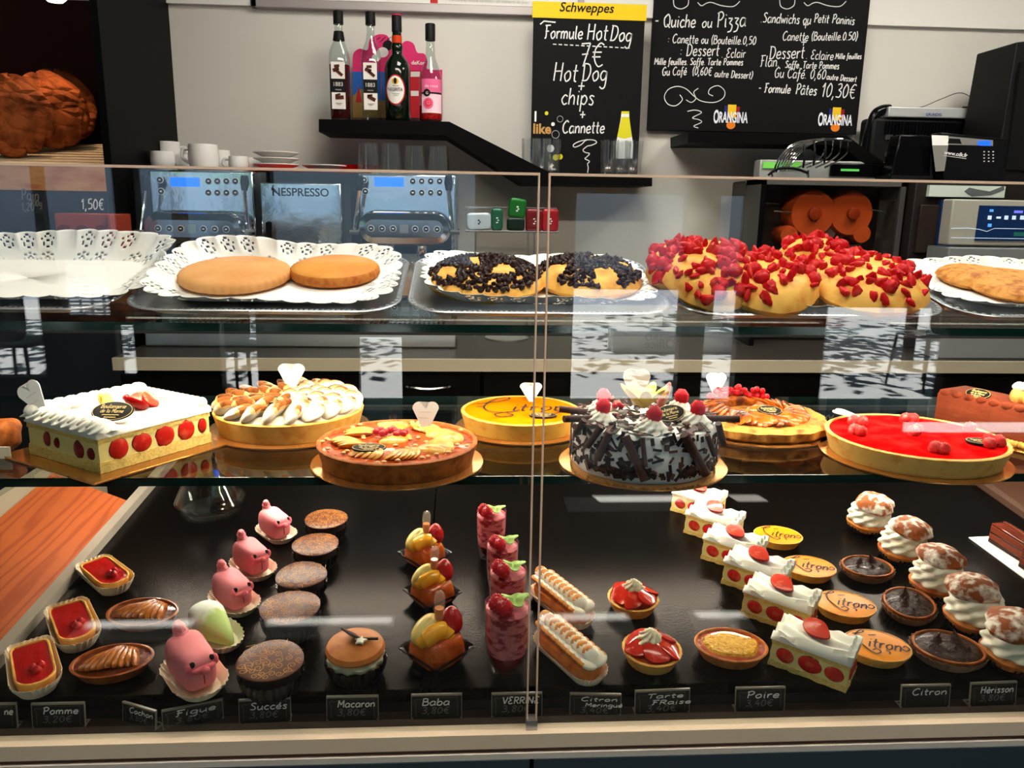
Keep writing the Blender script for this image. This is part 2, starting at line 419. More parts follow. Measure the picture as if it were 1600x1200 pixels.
wf.bx(mirx(1425), mirx(1478), YF - .08, YF, mirz(476), ZT); wf.bx(mirx(1425), mirx(1478), YF - .08, YF, 0, mirz(682)); x = mirx(1478)      # open above a low ledge; slot added to mirror as a white streak
wf.bx(mirx(1425), mirx(1478), YF - .08, YF, mirz(660), mirz(648))
bar = [atY(1425, v, -YF).z for v in (682, 660)]
xa = mirx(1422)
wf.bx(x, XR, YF - .08, YF, bar[1], ZT); wf.bx(x, XR, YF - .08, YF, 0, bar[0])
SZA, SZB = [(3.0 + atZ(800, v, 0).y * -1 + 0) * 1.785 for v in (962, 990)]
wf.bx(XL, XR, YF - .08, YF, ZT, SZA)
sl = [(128, 300), (408, 612), (832, 985), (1088, 1172)]
x = XL
for a, b in sl:                                   # slits added under the ceiling to throw sun streaks on the floor
    xa, xb = [atZ(u, 976, 0).x - .37 for u in (a, b)]
    wf.bx(x, xa, YF - .08, YF, SZA, HC); x = xb
wf.bx(x, XR, YF - .08, YF, SZA, HC); wf.bx(XL, XR, YF - .08, YF, SZB, HC)

struct(wf, 'wall_front', DARKW)
aw = MB()  # awning added to keep the sun off the floor, slit for streaks
ax0, ax1 = mirx(893) - .35, mirx(1060) + .1
aw.bx(-4.5, 5, -3.98, YF - .08, 2.40, 2.45); aw.bx(-4.5, 5, -5.26, -4.10, 2.40, 2.45); aw.bx(-4.5, mirx(1380), -5.62, -5.26, 2.40, 2.45); aw.bx(-4.5, 5, -6.25, -5.62, 2.40, 2.45)
aw.bx(-4.5, ax0, -4.10, -3.98, 2.40, 2.45); aw.bx(ax1, 5, -4.10, -3.98, 2.40, 2.45)
for xx in (-3.6, 4.2): aw.bx(xx - .04, xx + .04, -6.2, -6.12, -.02, 2.40)
tag(aw.build('added_street_awning', M('added_awning_dark', (40, 38, 36), .8)), 'dark awning over the pavement, added to block the sun, with slits for light streaks', 'awning')
struct(MB().bx(-14, 14, -11, YF, -.14, -.02), 'pavement', M('pale_pavement', (134, 134, 134), .8, noise=(9, (116, 118, 120), .4, .65)))
struct(MB().bx(-20, 20, -30, -11, -.2, -.08), 'street', M('asphalt', (60, 66, 78), .85))
t = thing('street_building', 'pale grey building across the street, mirrored in the glass', 'building', (0, -19, -.08))
fb = MB(); fb.bx(-16, 16, -3, 0, 0, 9); fb.build('facade', M('far_facade', (160, 164, 172), .8), t)
for i in range(7):
    wm = MB(); wm.bx(-14 + i * 4.2, -12.4 + i * 4.2, -.02, .03, 2.9, 5); wm.build('window', M('far_window', (40, 60, 86), .2), t)

# tree that dapples the pavement and shows green in the right-hand pane
t = thing('street_tree', 'leafy green street tree, mirrored faintly in the right pane', 'tree', (3.2, -9.4, -.02))
MB().tube([(0, 0, 0), (.04, .02, 1.2), (0, 0, 2.6), (.1, -.1, 3.6)], [.13, .1, .09, .05], 10).build('trunk', M('bark', (70, 56, 44), .9), t)
lf = MB()
for i in range(1500):
    a = random.uniform(0, 2 * pi); r = 2.3 * sqrt(random.random()); z = random.uniform(2.1, 4.6)
    c = Vector((r * cos(a) * (1.5 if z > 2.8 else .55), r * sin(a), z)); q = Euler((jit(3), jit(3), jit(3))).to_matrix()
    e1, e2 = q @ Vector((.13, 0, 0)), q @ Vector((0, .08, 0))
    lf.add([c - e1, c - e2, c + e1, c + e2], [(0, 1, 2, 3)])
lf.build('foliage', M('leaf_green', (70, 130, 50), .6), t, smooth=False, kind='stuff')
dup(t, (-3.6, -9.6, -.02), rotz(70), 'leafy street tree on the left side of the pavement, mirrored as dappled shade')

# white carton lying out on the pavement
a = atY(957, 548, 6.9); b = atY(1146, 518, 6.9)
t = thing('carton', 'white printed carton on the sunny pavement, mirrored above the chocolate cake', 'box', ((a.x + b.x) / 2, -6.9, -.02))
wd = b.x - a.x; hh = b.z + .02
MB().bx(-wd / 2, wd / 2, -.3, 0, 0, hh).build('carton_body', M('carton_white', (214, 210, 206), .7), t, bevel=.006)
lm = MB(); type_text(lm, 'METRO', (.02, .003, hh * .55), (-1, 0, 0), (0, 0, 1), wd * .25); type_text(lm, 'Office', (.02, .003, hh * .2), (-1, 0, 0), (0, 0, 1), wd * .25)
lm.build('lettering', M('carton_print', (120, 120, 126), .7), t, smooth=False)

# chairs out on the terrace, dark against the light
def cafe_chair(loc, rz, label, base=[None]):
    if base[0] is None:
        t = thing('cafe_chair', label, 'chair', loc, rotz(rz), 'terrace chairs'); base[0] = t
        dk = M('chair_black', (16, 15, 15), .5)
        MB().sup((0, 0, .45), (.21, .2, .018), .5).build('seat', dk, t)
        bk = MB()
        bk.sup((0, .2, .68), (.22, .014, .2), .45); bk.build('backrest', dk, t)
        for i in (-1, 1):
            for j in (-1, 1):
                MB().tube([(.17 * i, .17 * j, .44), (.2 * i, .2 * j, 0)], [.014, .011]).build('leg', dk, t)
        return t
    return dup(base[0], loc, rotz(rz), label)
a = atY(110, 498, 5.4); b = atY(176, 416, 5.4)
t = thing('slatted_chair', 'white slatted metal chair in the sun, mirrored over the left doily', 'chair', ((a.x + b.x) / 2, -5.4, -.02))
w2 = (b.x - a.x) / 2; z0, z1 = a.z, b.z; WM = M('white_metal_paint', (232, 232, 232), .5)
bk = MB()
for k in range(14): bk.bx(-w2, w2, -.006, .006, z0 + (z1 - z0) * k / 14, z0 + (z1 - z0) * (k + .55) / 14)
bk.bx(-w2, w2, -.008, .008, z1 - .05, z1 + .03)
for k in range(5): x_ = -w2 + w2 * .5 * k; bk.bx(x_ - .009, x_ + .009, -.009, .009, z0 - .14, z1)
bk.build('slatted_back', WM, t)
MB().bx(-w2, w2, -.42, 0, z0 - .16, z0 - .13).build('seat', WM, t)
for i in (-1, 1):
    for j in (-.4, -.01): MB().tube([(i * w2 * .92, j, z0 - .15), (i * w2, j, 0)], .013).build('leg', WM, t)
for u, v, d, rz, lb in ((380, 590, 4.6, 20, 'black terrace chair, its legs mirrored above the meringue tart'), (1446, 570, 5.3, -15, 'black terrace chair, mirrored above the red tart'), (32, 560, 4.7, 8, 'black terrace chair mirrored at the edge above the strawberry gateau')):
    p = atY(u, v, d); cafe_chair((p.x, -d, -.02), rz, lb)

# ------------------------------------------------------------------ lamps
def strip_lamp(loc, size, energy, col, label, tiltx=0):
    t = thing('ceiling_lamp', label, 'lamp', loc, (radians(tiltx), 0, 0), 'ceiling lamps')
    sx, sy = size
    MB().bx(-sx / 2 - .02, sx / 2 + .02, -sy / 2 - .02, sy / 2 + .02, .004, .05).build('housing', M('lamp_housing', (230, 230, 228), .5), t)
    MB().bx(-.01, .01, -.01, .01, .05, HC - loc[2]).build('stem', STEEL, t)
    li = bpy.data.lights.new('lamp_light', 'AREA'); li.shape = 'RECTANGLE'; li.size = sx; li.size_y = sy; li.energy = energy; li.color = col
    o = bpy.data.objects.new('lamp_light', li); COL.objects.link(o); o.parent = t
    return t
strip_lamp((.28, -.30, 2.45), (1.9, .12), 25, (1, .88, .74), 'long warm strip lamp hung in front of the pastry case', 8)
strip_lamp((.12, .85, 2.55), (.5, .5), 18, (1, .97, .91), 'square lamp hung between the coffee machine and the tea rack')
strip_lamp((1.5, .75, 2.5), (.5, .5), 19, (1, .95, .86), 'square lamp hung over the till counter')

# ------------------------------------------------------------------ the display case
DX0, DX1 = -.69, 1.216
GX = .0985                                         # joint between the front panes
case = thing('pastry_case', 'glass fronted refrigerated pastry case with dark stone deck and two glass shelves', 'display case', (0, 0, 0))
def dz(y): return DZ0 + (y - DY0) * math.tan(TILT)
for i, (x0, x1) in enumerate(((DX0, -.062), (-.0595, .600), (.6025, DX1))):
    d = MB(); d.add([(x, y, dz(y) + o) for o in (-.02, 0) for x in (x0, x1) for y in (.045, .90)], [(0, 1, 3, 2), (4, 6, 7, 5), (0, 4, 5, 1), (2, 3, 7, 6), (0, 2, 6, 4), (1, 5, 7, 3)])
    d.build('deck_panel', DECKM, case, smooth=False)
MB().bx(DX0 - .3, DX1 + .3, .008, .046, .60, .672).build('front_ledge', M('ledge_brown', (36, 22, 18), .5), case)
MB().bx(DX0 - .3, DX1 + .3, .046, .054, .60, .705).build('deck_lip', BLACKM, case)
MB().bx(DX0 - .3, DX1 + .3, .9, .93, .60, dz(.9) + .012).build('rear_sill', BLACKM, case)
pl = MB(); pl.bx(DX0 - .3, DX1 + .3, .06, .9, .03, .60); pl.build('plinth', BLACKM, case)
fr = MB()
fr.bx(-1.2, 1.6, -.016, .008, .652, .6745, 0); fr.bx(-1.2, 1.6, -.012, .006, .645, .652, 1); fr.bx(-1.2, 1.6, -.018, .008, .636, .645, 2)
fr.build('bottom_frame', [FRAMEA, M('frame_dark_line', (88, 58, 44), .5), M('frame_white', (232, 224, 212), .4)], case)  # brown strip between the beige band and the white line
fp = MB(); fp.bx(-1.2, GX - .003, -.02, .06, .56, .636, 0); fp.bx(GX + .003, 1.6, -.02, .06, .56, .636, 0); fp.bx(-1.2, 1.6, -.024, -.012, .556, .562, 1); fp.bx(-1.2, 1.6, -.01, .06, .03, .556, 2)
fp.build('front_panel', [FRAMEB, STEEL, BLACKM], case)
for x0, x1 in ((-1.1, GX - .0055), (GX + .0055, 1.5)):
    g = MB(); g.bx(x0, x1, -.004, .004, .672, 1.44, 0)
    q = MB(); q.bx(x0, x1, -.004, .004, 1.44, 1.4425)
    pn = g.build('front_pane', [PANE], case, smooth=False)
    ed = MB(); ed.bx(x0, x1, -.0042, .0042, 1.4395, 1.4425); ed.bx(x0 if x0 > 0 else x1 - .002, x1 if x0 < 0 else x0 + .002, -.0042, .0042, .672, 1.4395)
    ed.build('polished_edge', EDGEL, pn, smooth=False)
cl = MB(); cl.bx(GX - .008, GX + .008, -.008, .008, .655, .69); cl.build('pane_clamp', STEEL, case)
SZ1, SZ2 = 1.018, 1.226                            # tops of the middle and upper shelves
def shelf(name_lbl, x0, x1, y0, y1, z):
    s_ = MB(); s_.bx(x0, x1, y0 + .002, y1, z - .012, z, 0)
    o = s_.build('glass_shelf', [SHELFG], case, smooth=False, label=name_lbl)
    e = MB(); e.bx(x0, x1, y0 - .001, y0 + .002, z - .0125, z - .0002); e.bx(x1, x1 + .002, y0, y1, z - .0125, z - .0002); e.bx(x0, x1, y1, y1 + .002, z - .0125, z - .0002); e.build('green_edge', EDGEG, o, smooth=False)
    return o
shelf('middle glass shelf', -1.0, 1.5, .10, .60, SZ1)
ux = atY(1415, 512, .2).x
shelf('left pane of the upper glass shelf', -1.0, ux, .20, .60, SZ2)
shelf('right pane of the upper glass shelf', ux + .035, 1.6, .20, .60, SZ2)
for xx in (-1.02, 1.54):
    po = MB(); po.bx(xx - .008, xx + .008, .602, .618, .6, 1.24); po.build('shelf_post', STEEL, case)
def case_lamp(y, z, tilt, energy, col):
    lm = MB(); lm.bx(DX0 + .02, DX1 - .02, y - .009, y + .009, z, z + .007)
    o = lm.build('lamp_bar', M('lamp_bar_grey', (60, 60, 60), .4), case)
    li = bpy.data.lights.new('lamp_light', 'AREA'); li.shape = 'RECTANGLE'; li.size = DX1 - DX0 - .06; li.size_y = .014; li.energy = energy; li.color = col
    l = bpy.data.objects.new('lamp_light', li); COL.objects.link(l); l.parent = case; l.location = ((DX0 + DX1) / 2, y, z - .002); l.rotation_euler = (radians(tilt), 0, 0)
case_lamp(.232, SZ2 - .0205, 22, 10, (1, .84, .62))
case_lamp(.575, SZ1 - .0205, -22, 14, (1, .87, .72))
case_lamp(.588, SZ2 - .0205, -30, 4.5, (1, .84, .66))
# left end: pale rail along the deck, pine end wall behind it; right end: brown end wall
def endwall(xa, sgn, hgt, mat, nm):
    e = MB(); ys = (.05, .9)
    x0, x1 = xa, xa + sgn * .02
    e.add([(x, y, z) for x in (x0, x1) for y in ys for z in (.6, dz(y) + hgt)], [(0, 1, 3, 2), (4, 6, 7, 5), (0, 4, 5, 1), (2, 3, 7, 6), (0, 2, 6, 4), (1, 5, 7, 3)])
    return e.build(nm, mat, case, smooth=False)
endwall(DX0, -1, .018, M('rail_metal', (196, 184, 168), .4, .4), 'end_rail')
endwall(DX1, 1, .014, M('rail_brown', (86, 62, 50), .5), 'end_rail')
pw = MB(); pw.add([(DX0 - .02, .05, .64), (DX0 - .02, .64, .64), (DX0 - .17, .64, .64), (DX0 - .17, .05, .64), (DX0 - .021, .05, dz(.05) + .012), (DX0 - .021, .64, dz(.64) + .012), (DX0 - .17, .64, dz(.64) + .075), (DX0 - .17, .05, dz(.05) + .075)], [(0, 1, 2, 3)[::-1], (4, 5, 6, 7), (0, 4, 7, 3), (1, 2, 6, 5), (0, 1, 5, 4), (3, 7, 6, 2)])
pw.build('wooden_end_board', PINE, case, smooth=False)
pb = MB(); pb.bx(DX0 - .19, DX0 - .172, .05, .88, .62, .86); pb.build('end_panel', BEIGE, case)
pr = MB(); pr.bx(DX1 + .022, DX1 + .3, .05, .9, .62, dz(.6) + .0); pr.build('brown_end_board', M('end_brown', (92, 58, 42), .5), case)
# ------------------------------------------------------------------ behind the case: counter
CY = 1.15
ct = atY(800, 562, CY).z
EX, EZ, EN = Vector((1, 0, 0)), Vector((0, 0, 1)), Vector((0, -1, 0))
tag(MB().bx(-.94, 2.2, CY, CY + .012, ct - .034, ct, 1).bx(-.94, 2.2, CY + .012, WY, ct - .034, ct, 0).build('worktop', [M('worktop_shaded', (52, 47, 43), .4), BEIGE], smooth=False), 'long worktop, top darkened for shade, with a beige front edge running under the coffee machine and juicer', 'worktop')  # top colour carries the shade under the machines; edge stays beige
hx = [atY(u, 603, CY + .02) for u in (632, 706)]
for k, (x0, x1, lb) in enumerate(((-.94, -.62, 'black base cabinet at the left end of the worktop'), (-.615, .05, 'black base cabinet with a chrome drawer handle, behind the apple tart'), (.055, .75, 'black base cabinet behind the chocolate shaving cake'), (.755, 2.2, 'black base cabinet at the right end of the worktop'))):
    t = thing('base_cabinet', lb, 'cabinet', ((x0 + x1) / 2, CY + .03, 0), group='base cabinets under the worktop')
    h = (x1 - x0) / 2 - .003
    MB().bx(-h, h, .02, .5, 0, ct - .036).build('body', BLACKW, t)
    d = MB().bx(-h + .003, h - .003, 0, .018, ct - .19, ct - .05).build('drawer', BLACKW, t)
    MB().bx(-h + .003, h - .003, 0, .018, .08, ct - .195).build('door', BLACKW, t)
    if k == 1:
        c = t.location
        pts = [(hx[0].x - c.x, 0, hx[0].z), (hx[0].x - c.x + .012, -.024, hx[0].z), ((hx[0].x + hx[1].x) / 2 - c.x, -.03, hx[0].z - .004), (hx[1].x - c.x - .012, -.024, hx[1].z), (hx[1].x - c.x, 0, hx[1].z)]
        MB().tube(smoothpts(pts), .005).build('handle', CHROME, d)

# ------------------------------------------------------------------ coffee machine
MY = 1.36
o = atY(465, 530, MY); o.z = ct
mc = thing('coffee_machine', 'wide chrome coffee machine with two brewing heads', 'coffee machine', o)
def L(u, v, Y=MY): return atY(u, v, Y) - o
x0, x1 = L(214, 300).x, L(714, 300).x; zt = L(465, 268).z
MB().bx(x0, x1, .10, .42, .06, zt).build('body', M('machine_grey', (96, 98, 102), .35, .6), mc, bevel=.004)
MB().bx(x0, x1, -.04, .42, 0, .07).build('drip_base', STEEL, mc, bevel=.006)
sil = M('chrome_panel', (214, 220, 228), .1, 1, bump=(5, .12, .02))
BTN = M('button_black', (12, 12, 16), .3); BTW = M('button_ring', (226, 228, 232), .3); BLUE = M('blue_display', (20, 70, 210), .3, emit=1.6, ecol=(40, 110, 255))
GR = M('grate_dark', (40, 40, 42), .4, .6)
def panel(u0, u1, du, name):
    p = MB(); a, b = L(u0, 268), L(u1, 398)
    p.bx(a.x, b.x, .04, .10, L(u0, 400).z, zt)
    pn = p.build('control_panel', sil, mc, bevel=.006)
    d = MB(); a = L(du, 277, MY + .04); b = L(du + 46, 292, MY + .04); d.bx(a.x, b.x, -.004 + .04, .041, b.z, a.z); d.build('display', BLUE, pn)
    bl = [(du + 60 + 14 * i, 283 + 17 * j + (1 if j else 0)) for j in range(2) for i in range(4)] + [(du - 16, 281), (du - 14, 299)]
    for (u, v) in bl:
        c = L(u, v, MY + .04); q = MB()
        for r, m_, y in ((.0098, 1, .0385), (.0082, 0, .037)):
            q.add([(c.x + r * cos(2 * pi * k / 16), y, c.z + r * sin(2 * pi * k / 16)) for k in range(16)] + [(c.x + r * cos(2 * pi * k / 16), y + .004, c.z + r * sin(2 * pi * k / 16)) for k in range(16)], [tuple(range(16))] + [(k, (k + 1) % 16, 16 + (k + 1) % 16, 16 + k) for k in range(16)], m_)
        q.ribbon([(c.x - .003, .0365, c.z), (c.x + .003, .0365, c.z)], .004, EN, 1)
        q.build('button', [BTN, BTW], pn, smooth=False)
    # brewing head: a lying capsule
    a, b = L(u0 + 8, 328), L(u1 - 8, 385); cx, cz = (a.x + b.x) / 2, (a.z + b.z) / 2; hw, hh = (b.x - a.x) / 2, (a.z - b.z) / 2
    def stad(w_, h_, y, n=12):
        r = []
        for k in range(n + 1): t = -pi / 2 + pi * k / n; r.append(Vector((cx + w_ - h_ + h_ * cos(t), y, cz + h_ * sin(t))))
        for k in range(n + 1): t = pi / 2 + pi * k / n; r.append(Vector((cx - w_ + h_ + h_ * cos(t), y, cz + h_ * sin(t))))
        return r
    hd = MB(); hd.loft([stad(hw, hh, .06), stad(hw, hh, -.02), stad(hw * .985, hh * .94, -.045), stad(hw * .95, hh * .84, -.058), stad(hw * .84, hh * .5, -.06), stad(hw * .835, hh * .48, -.054), stad(hw * .1, hh * .05, -.054)])
    ho = hd.build('brew_head', M('dark_chrome', (150, 152, 158), .12, 1), mc, ang=50)
    for i in range(7):
        if i == 3:
            q = MB(); q.bx(cx - .012, cx + .012, -.0556, -.053, cz - .012, cz + .012); q.build('emblem_plate', STEEL, ho); continue
        bx_ = cx + (i - 3) * .031
        q = MB()
        for r, m_, y in ((.0095, 1, -.0555), (.0078, 0, -.0565)):
            q.add([(bx_ + r * cos(2 * pi * k / 14), y, cz + r * sin(2 * pi * k / 14)) for k in range(14)] + [(bx_ + r * cos(2 * pi * k / 14), y + .004, cz + r * sin(2 * pi * k / 14)) for k in range(14)], [tuple(range(14))] + [(k, (k + 1) % 14, 14 + (k + 1) % 14, 14 + k) for k in range(14)], m_)
        q.ribbon([(bx_ - .003, -.057, cz), (bx_ + .003, -.057, cz)], .003, EN, 1)
        q.build('button', [BTN, BTW], ho, smooth=False)
    for s_ in (-.35, .35): MB().lathe([(.016, 0), (.016, -.03), (.012, -.036)], 14, c=(cx + hw * s_, .0, cz - hh + .004)).build('spout', CHROME, ho)
    fb = MB(); fb.bx(cx - hw, cx + hw, .04, .1, .07, cz); fb.build('back_plate', M('chrome_back', (170, 172, 178), .15, 1), mc)
    gt = MB()
    for k in range(16): gt.bx(cx - hw * .8 + k * hw * .107, cx - hw * .8 + k * hw * .107 + .006, -.03, .06, .071, .076)
    gt.build('drip_grate', GR, mc)
    for u in (u0 + 10, u1 - 12):
        lv = MB(); a = L(u, 275, MY); b = L(u, 298, MY); c = L(u - 8 if u < (u0 + u1) / 2 else u + 6, 362, MY)
        lv.tube([(a.x, -.02, a.z), (a.x, -.022, (a.z + b.z) / 2), (b.x, -.022, b.z)], [.010, .0125, .008], 10, 0); lv.tube([(b.x, -.022, b.z), (c.x, -.022, c.z)], .0055, 8, 1)
        lv.tube([(c.x - .012, -.022, c.z), (c.x + .02, -.022, c.z)], .009, 8, 1); lv.tube([(c.x, -.022, c.z), (c.x, .05, c.z)], .006, 8, 1)
        lv.build('steam_lever', [BLACKG, CHROME], mc)
panel(222, 397, 266, 'left'); panel(553, 713, 585, 'right')
fd = MB(); a, b = L(401, 284), L(534, 400); fd.bx(a.x, b.x, .03, .10, .075, a.z, 0)
fo = fd.build('fridge_door', sil, mc, bevel=.004)
tm = MB(); tm.bx(L(536, 0).x, L(552, 0).x, .035, .1, .07, zt); tm.bx(L(397, 0).x, L(400, 0).x, .035, .1, .07, zt); tm.bx(L(397, 0).x, L(552, 0).x, .05, .1, a.z, zt); tm.build('black_trim', BLACKG, mc)
tx = MB(); a = L(426, 306, MY + .03); type_text(tx, 'NESPRESSO', (a.x, .029, a.z), EX, EZ, L(515, 306).x - L(426, 306).x, 0, bold=.012); tx.ribbon([(a.x + .003, .0285, a.z + .03), (a.x - .002, .0285, a.z + .018), (a.x + .022, .0285, a.z + .001)], .003, EN); tx.build('lettering', BLACKM, fo, smooth=False)
hd = MB(); a = L(420, 348, MY + .03); b = L(420, 378, MY + .03); hd.tube([(a.x, .03, a.z), (a.x, .012, a.z), (b.x, .012, b.z), (b.x, .03, b.z)], .005); hd.build('handle', BLACKG, fo)

# cups, plates and glasses on top of the machine
TOP = ct + zt
def cup(u, v, r, h, label, rz=40, dy=.18):
    p = atY(u, v, MY + dy); p.z = TOP
    t = thing('coffee_cup', label, 'cup', p, rotz(rz), 'cups on the coffee machine')
    MB().lathe([(r * .62, 0), (r * .9, .01), (r, h * .5), (r * .92, h), (r * .86, h), (r * .9, h * .5), (r * .6, .012)], 24).build('body', WHITE, t)
    MB().tube(smoothpts([(r * .95, 0, h * .82), (r * 1.4, 0, h * .8), (r * 1.5, 0, h * .5), (r * .98, 0, h * .3)]), .005).build('handle', WHITE, t)
cup(255, 255, .036, .058, 'small white cup at the left end of the coffee machine top')
cup(266, 255, .036, .095, 'tall white mug standing behind the leftmost small cup', 5, .30)
cup(292, 255, .033, .05, 'low white cup between two taller ones on the coffee machine', 0, .20)
cup(319, 255, .044, .075, 'big white cup in the middle of the cups on the machine', 170, .10)
cup(344, 255, .034, .068, 'white cup beside the big one on the coffee machine', 180, .24)
cup(373, 255, .030, .048, 'small white cup to the right of the tall cups', 180)
cup(392, 255, .032, .05, 'small white cup next to the stack of plates', 180, .28)
def plate(c, r, label, mat=WHITE, group='plates on the coffee machine'):
    return tag(MB().lathe([(r * .5, 0), (r * .62, .003), (r, .014), (r, .0165), (r * .6, .006), (r * .01, .005)], 40).build('plate', mat, loc=c), label, 'plate', group)
REDP = M('red_plastic', (196, 22, 18), .35)
pc = atY(432, 250, MY + .2)
for k, lb in enumerate(('white plate at the bottom of the stack of three', 'white plate in the middle of the stack of three', 'white plate on top of the stack of three')):
    plate((pc.x, pc.y, TOP + .012 + k * .0175), .068, lb)
pr_ = atY(505, 250, MY + .15)
plate((pr_.x + .0, pr_.y + .02, TOP + .010), .066, 'white plate lying alone between the stack and the glasses')
tag(MB().lathe([(.060, 0), (.068, .004), (.150, .004), (.150, .0), (.1, -.0)], 40, sx=1.3, sy=.6, cap0=False, cap1=False).build('tray', REDP, loc=(pc.x + .08, pc.y, TOP + .004)) if False else MB().lathe([(.12, 0), (.135, .005), (.132, .006), (.12, .002)], 48, sx=1.35, sy=.62).build('tray', REDP, loc=(pc.x + .07, pc.y, TOP + .0005)), 'flat red tray lying under the white plates', 'tray')
bw = atY(555, 255, MY + .24)
tag(MB().lathe([(.04, 0), (.075, .03), (.072, .03), (.038, .004)], 32).build('bowl', REDP, loc=(bw.x, bw.y, TOP)), 'red bowl behind the upturned glasses', 'bowl')

def tumbler(c, r0, r1, h, label, group, n=12, base={}):
    key = (r0, r1, h)
    if key in base: return dup(base[key], c, None, label)
    f = lambda t, i, z: 1 + .035 * cos(n * t)
    ob = MB().lathe([(r0 * .9, 0), (r0, .004), (r0 + (r1 - r0) * .5, h * .5), (r1, h), (r1 * .93, h), (r0 * .92 + (r1 - r0) * .5, h * .5), (r0 * .86, .012)], 48, rf=f).build('drinking_glass', TUMBL, loc=c)
    base[key] = tag(ob, label, 'glass', group); return ob
for k, (u, lb) in enumerate(((576, 'clear glass upturned on the coffee machine, leftmost of the row'), (611, 'upturned glass, second from the red bowl'), (648, 'upturned glass, third from the red bowl'), (685, 'upturned glass, farthest from the red bowl'))):
    p = atY(u, 262, MY + .13); tumbler((p.x, p.y, TOP), .034, .027, .092 - .006 * (k > 1), lb, 'glasses on the coffee machine')

# ------------------------------------------------------------------ black zigzag wall shelf
def zshelf(pts, y0, label):
    a = [atY(u, v, y0) for u, v in pts]
    return tag(MB().prism(a, (0, WY - .001 - y0, 0)).build('wall_shelf', BLACKW, smooth=False), label, 'shelf', 'black wall shelves')
SY = 1.58
zshelf([(498, 186), (702, 190), (862, 271), (1019, 275), (1019, 291), (818, 288), (695, 211), (498, 206)][::-1], SY, 'black zigzag wall shelf carrying the syrup bottles')
zshelf([(1075, 206), (1322, 211), (1420, 282), (1600, 287), (1600, 300), (1405, 298), (1312, 226), (1075, 223)][::-1], SY, 'black zigzag wall shelf under the double menu board')
BZ = atY(600, 186.5, SY).z; BZ += .002
def bottle(u, Y, prof, mats, label, square=False, n=28, extra=None):
    p = atY(u, 186, Y); p.z = BZ
    t = thing('bottle', label, 'bottle', p, group='bottles on the zigzag shelf')
    rf = None
    if square: rf = lambda th, i, z: (1 / max(abs(cos(th)), abs(sin(th)))) ** .6 * .86 if i < square else 1
    MB().lathe(prof, n, rf=rf).build('glass_body', mats[0], t)
    return t
BG = GLASS('bottle_glass', (232, 240, 238), 1.5)
LBLW = M('label_white', (232, 226, 216), .6); BROWN = M('chocolate_print', (74, 32, 22), .6)
H = .325
P1 = [(.034, 0), (.037, .004), (.037, .185), (.033, .205), (.016, .238), (.0125, .26), (.0125, .285)]
def cap(t, z, h, r=.0155, mat=BLACKM, top=None):
    MB().lathe([(r, z), (r, z + h), (r * .9, z + h + .002)], 20).build('cap', mat, t)
def front_label(t, x0, x1, z0, z1, y, mat, name='label'):
    mb = MB(); mb.bx(x0, x1, y - .0012, y, z0, z1, 0); return mb
def syrup(u, Y, liquid, fill, label, collar):
    t = bottle(u, Y, P1, [BG], label, square=4)
    if liquid:
        f = lambda th, i, z: (1 / max(abs(cos(th)), abs(sin(th)))) ** .6 * .86
        MB().lathe([(.033, .003), (.0355, .006), (.0355, fill)], 28, rf=f).build('syrup', liquid, t)
    cap(t, .283, .036)
    if collar: MB().lathe([(.0185, .236), (.0145, .262)], 20, cap0=False, cap1=False).build('neck_band', BLACKM, t)
    y = -.0375; lb = MB(); lb.bx(-.021, .021, y - .001, y, .03, .168, 0); lb.bx(-.0215, .0215, y - .0014, y - .001, .079, .119, 1)
    type_text(lb, '1883', (-.014, y - .002, .097), EX, EZ, .028, 0, height=.012); type_text(lb, 'FRANCE', (-.009, y - .002, .085), EX, EZ, .018, 0)
    for (x, z, w_, h_) in ((-.006, .146, .02, .01), (.004, .136, .024, .009), (-.003, .156, .016, .008), (.003, .064, .026, .011), (-.002, .072, .016, .006)):
        T = Matrix.Translation((x, y - .0016, z)) @ Matrix.Rotation(jit(.7), 4, 'Y'); lb.box((0, 0, 0), (w_, .001, h_), 2, T)
    lb.ribbon([(-.010, y - .002, .047), (.010, y - .002, .047)], .0014, EN, 2); lb.ribbon([(-.006, y - .002, .043), (.006, y - .002, .043)], .0012, EN, 2)
    lb.build('label', [LBLW, BLACKM, BROWN], t, smooth=False)
syrup(533, 1.66, M('dark_syrup', (70, 12, 10), .1, coat=.3), .163, 'tall square syrup bottle of dark red syrup, leftmost on the shelf', True)
syrup(582, 1.66, None, 0, 'tall square syrup bottle nearly empty, with a white label', False)
# rum bottle
p = atY(622, 186, 1.64); p.z = BZ
t = thing('bottle', 'dark green rum bottle with an oval red-rimmed label', 'bottle', p, group='bottles on the zigzag shelf')
MB().lathe([(.036, 0), (.039, .005), (.040, .15), (.036, .172), (.018, .195), (.0165, .205), (.019, .217), (.015, .23), (.0135, .28)], 28).build('glass_body', M('dark_green_glass', (6, 18, 8), .05, coat=.5), t)
cap(t, .262, .045, .0155, BLACKM); MB().lathe([(.0158, .308), (.015, .311)], 20).build('cap_top', M('pink_red', (206, 28, 64), .4), t)
MB().lathe([(.0155, .228), (.0155, .25)], 20, cap0=False, cap1=False).build('neck_band', M('neck_orange', (196, 60, 16), .5), t)
lb = MB()
def disc(mb, c, rx, rz_, mi, R=.0405, n=28, dy=0):
    def P(x, z): return (x, -sqrt(max(R * R - x * x, 1e-9)) - dy, z)
    rs = [1e-4, .3, .55, .8, 1]
    vs = [P(c[0] + rx * q * cos(2 * pi * k / n), c[1] + rz_ * q * sin(2 * pi * k / n)) for q in rs for k in range(n)]
    mb.add(vs, [(i * n + k, i * n + (k + 1) % n, (i + 1) * n + (k + 1) % n, (i + 1) * n + k) for i in range(4) for k in range(n)], mi)
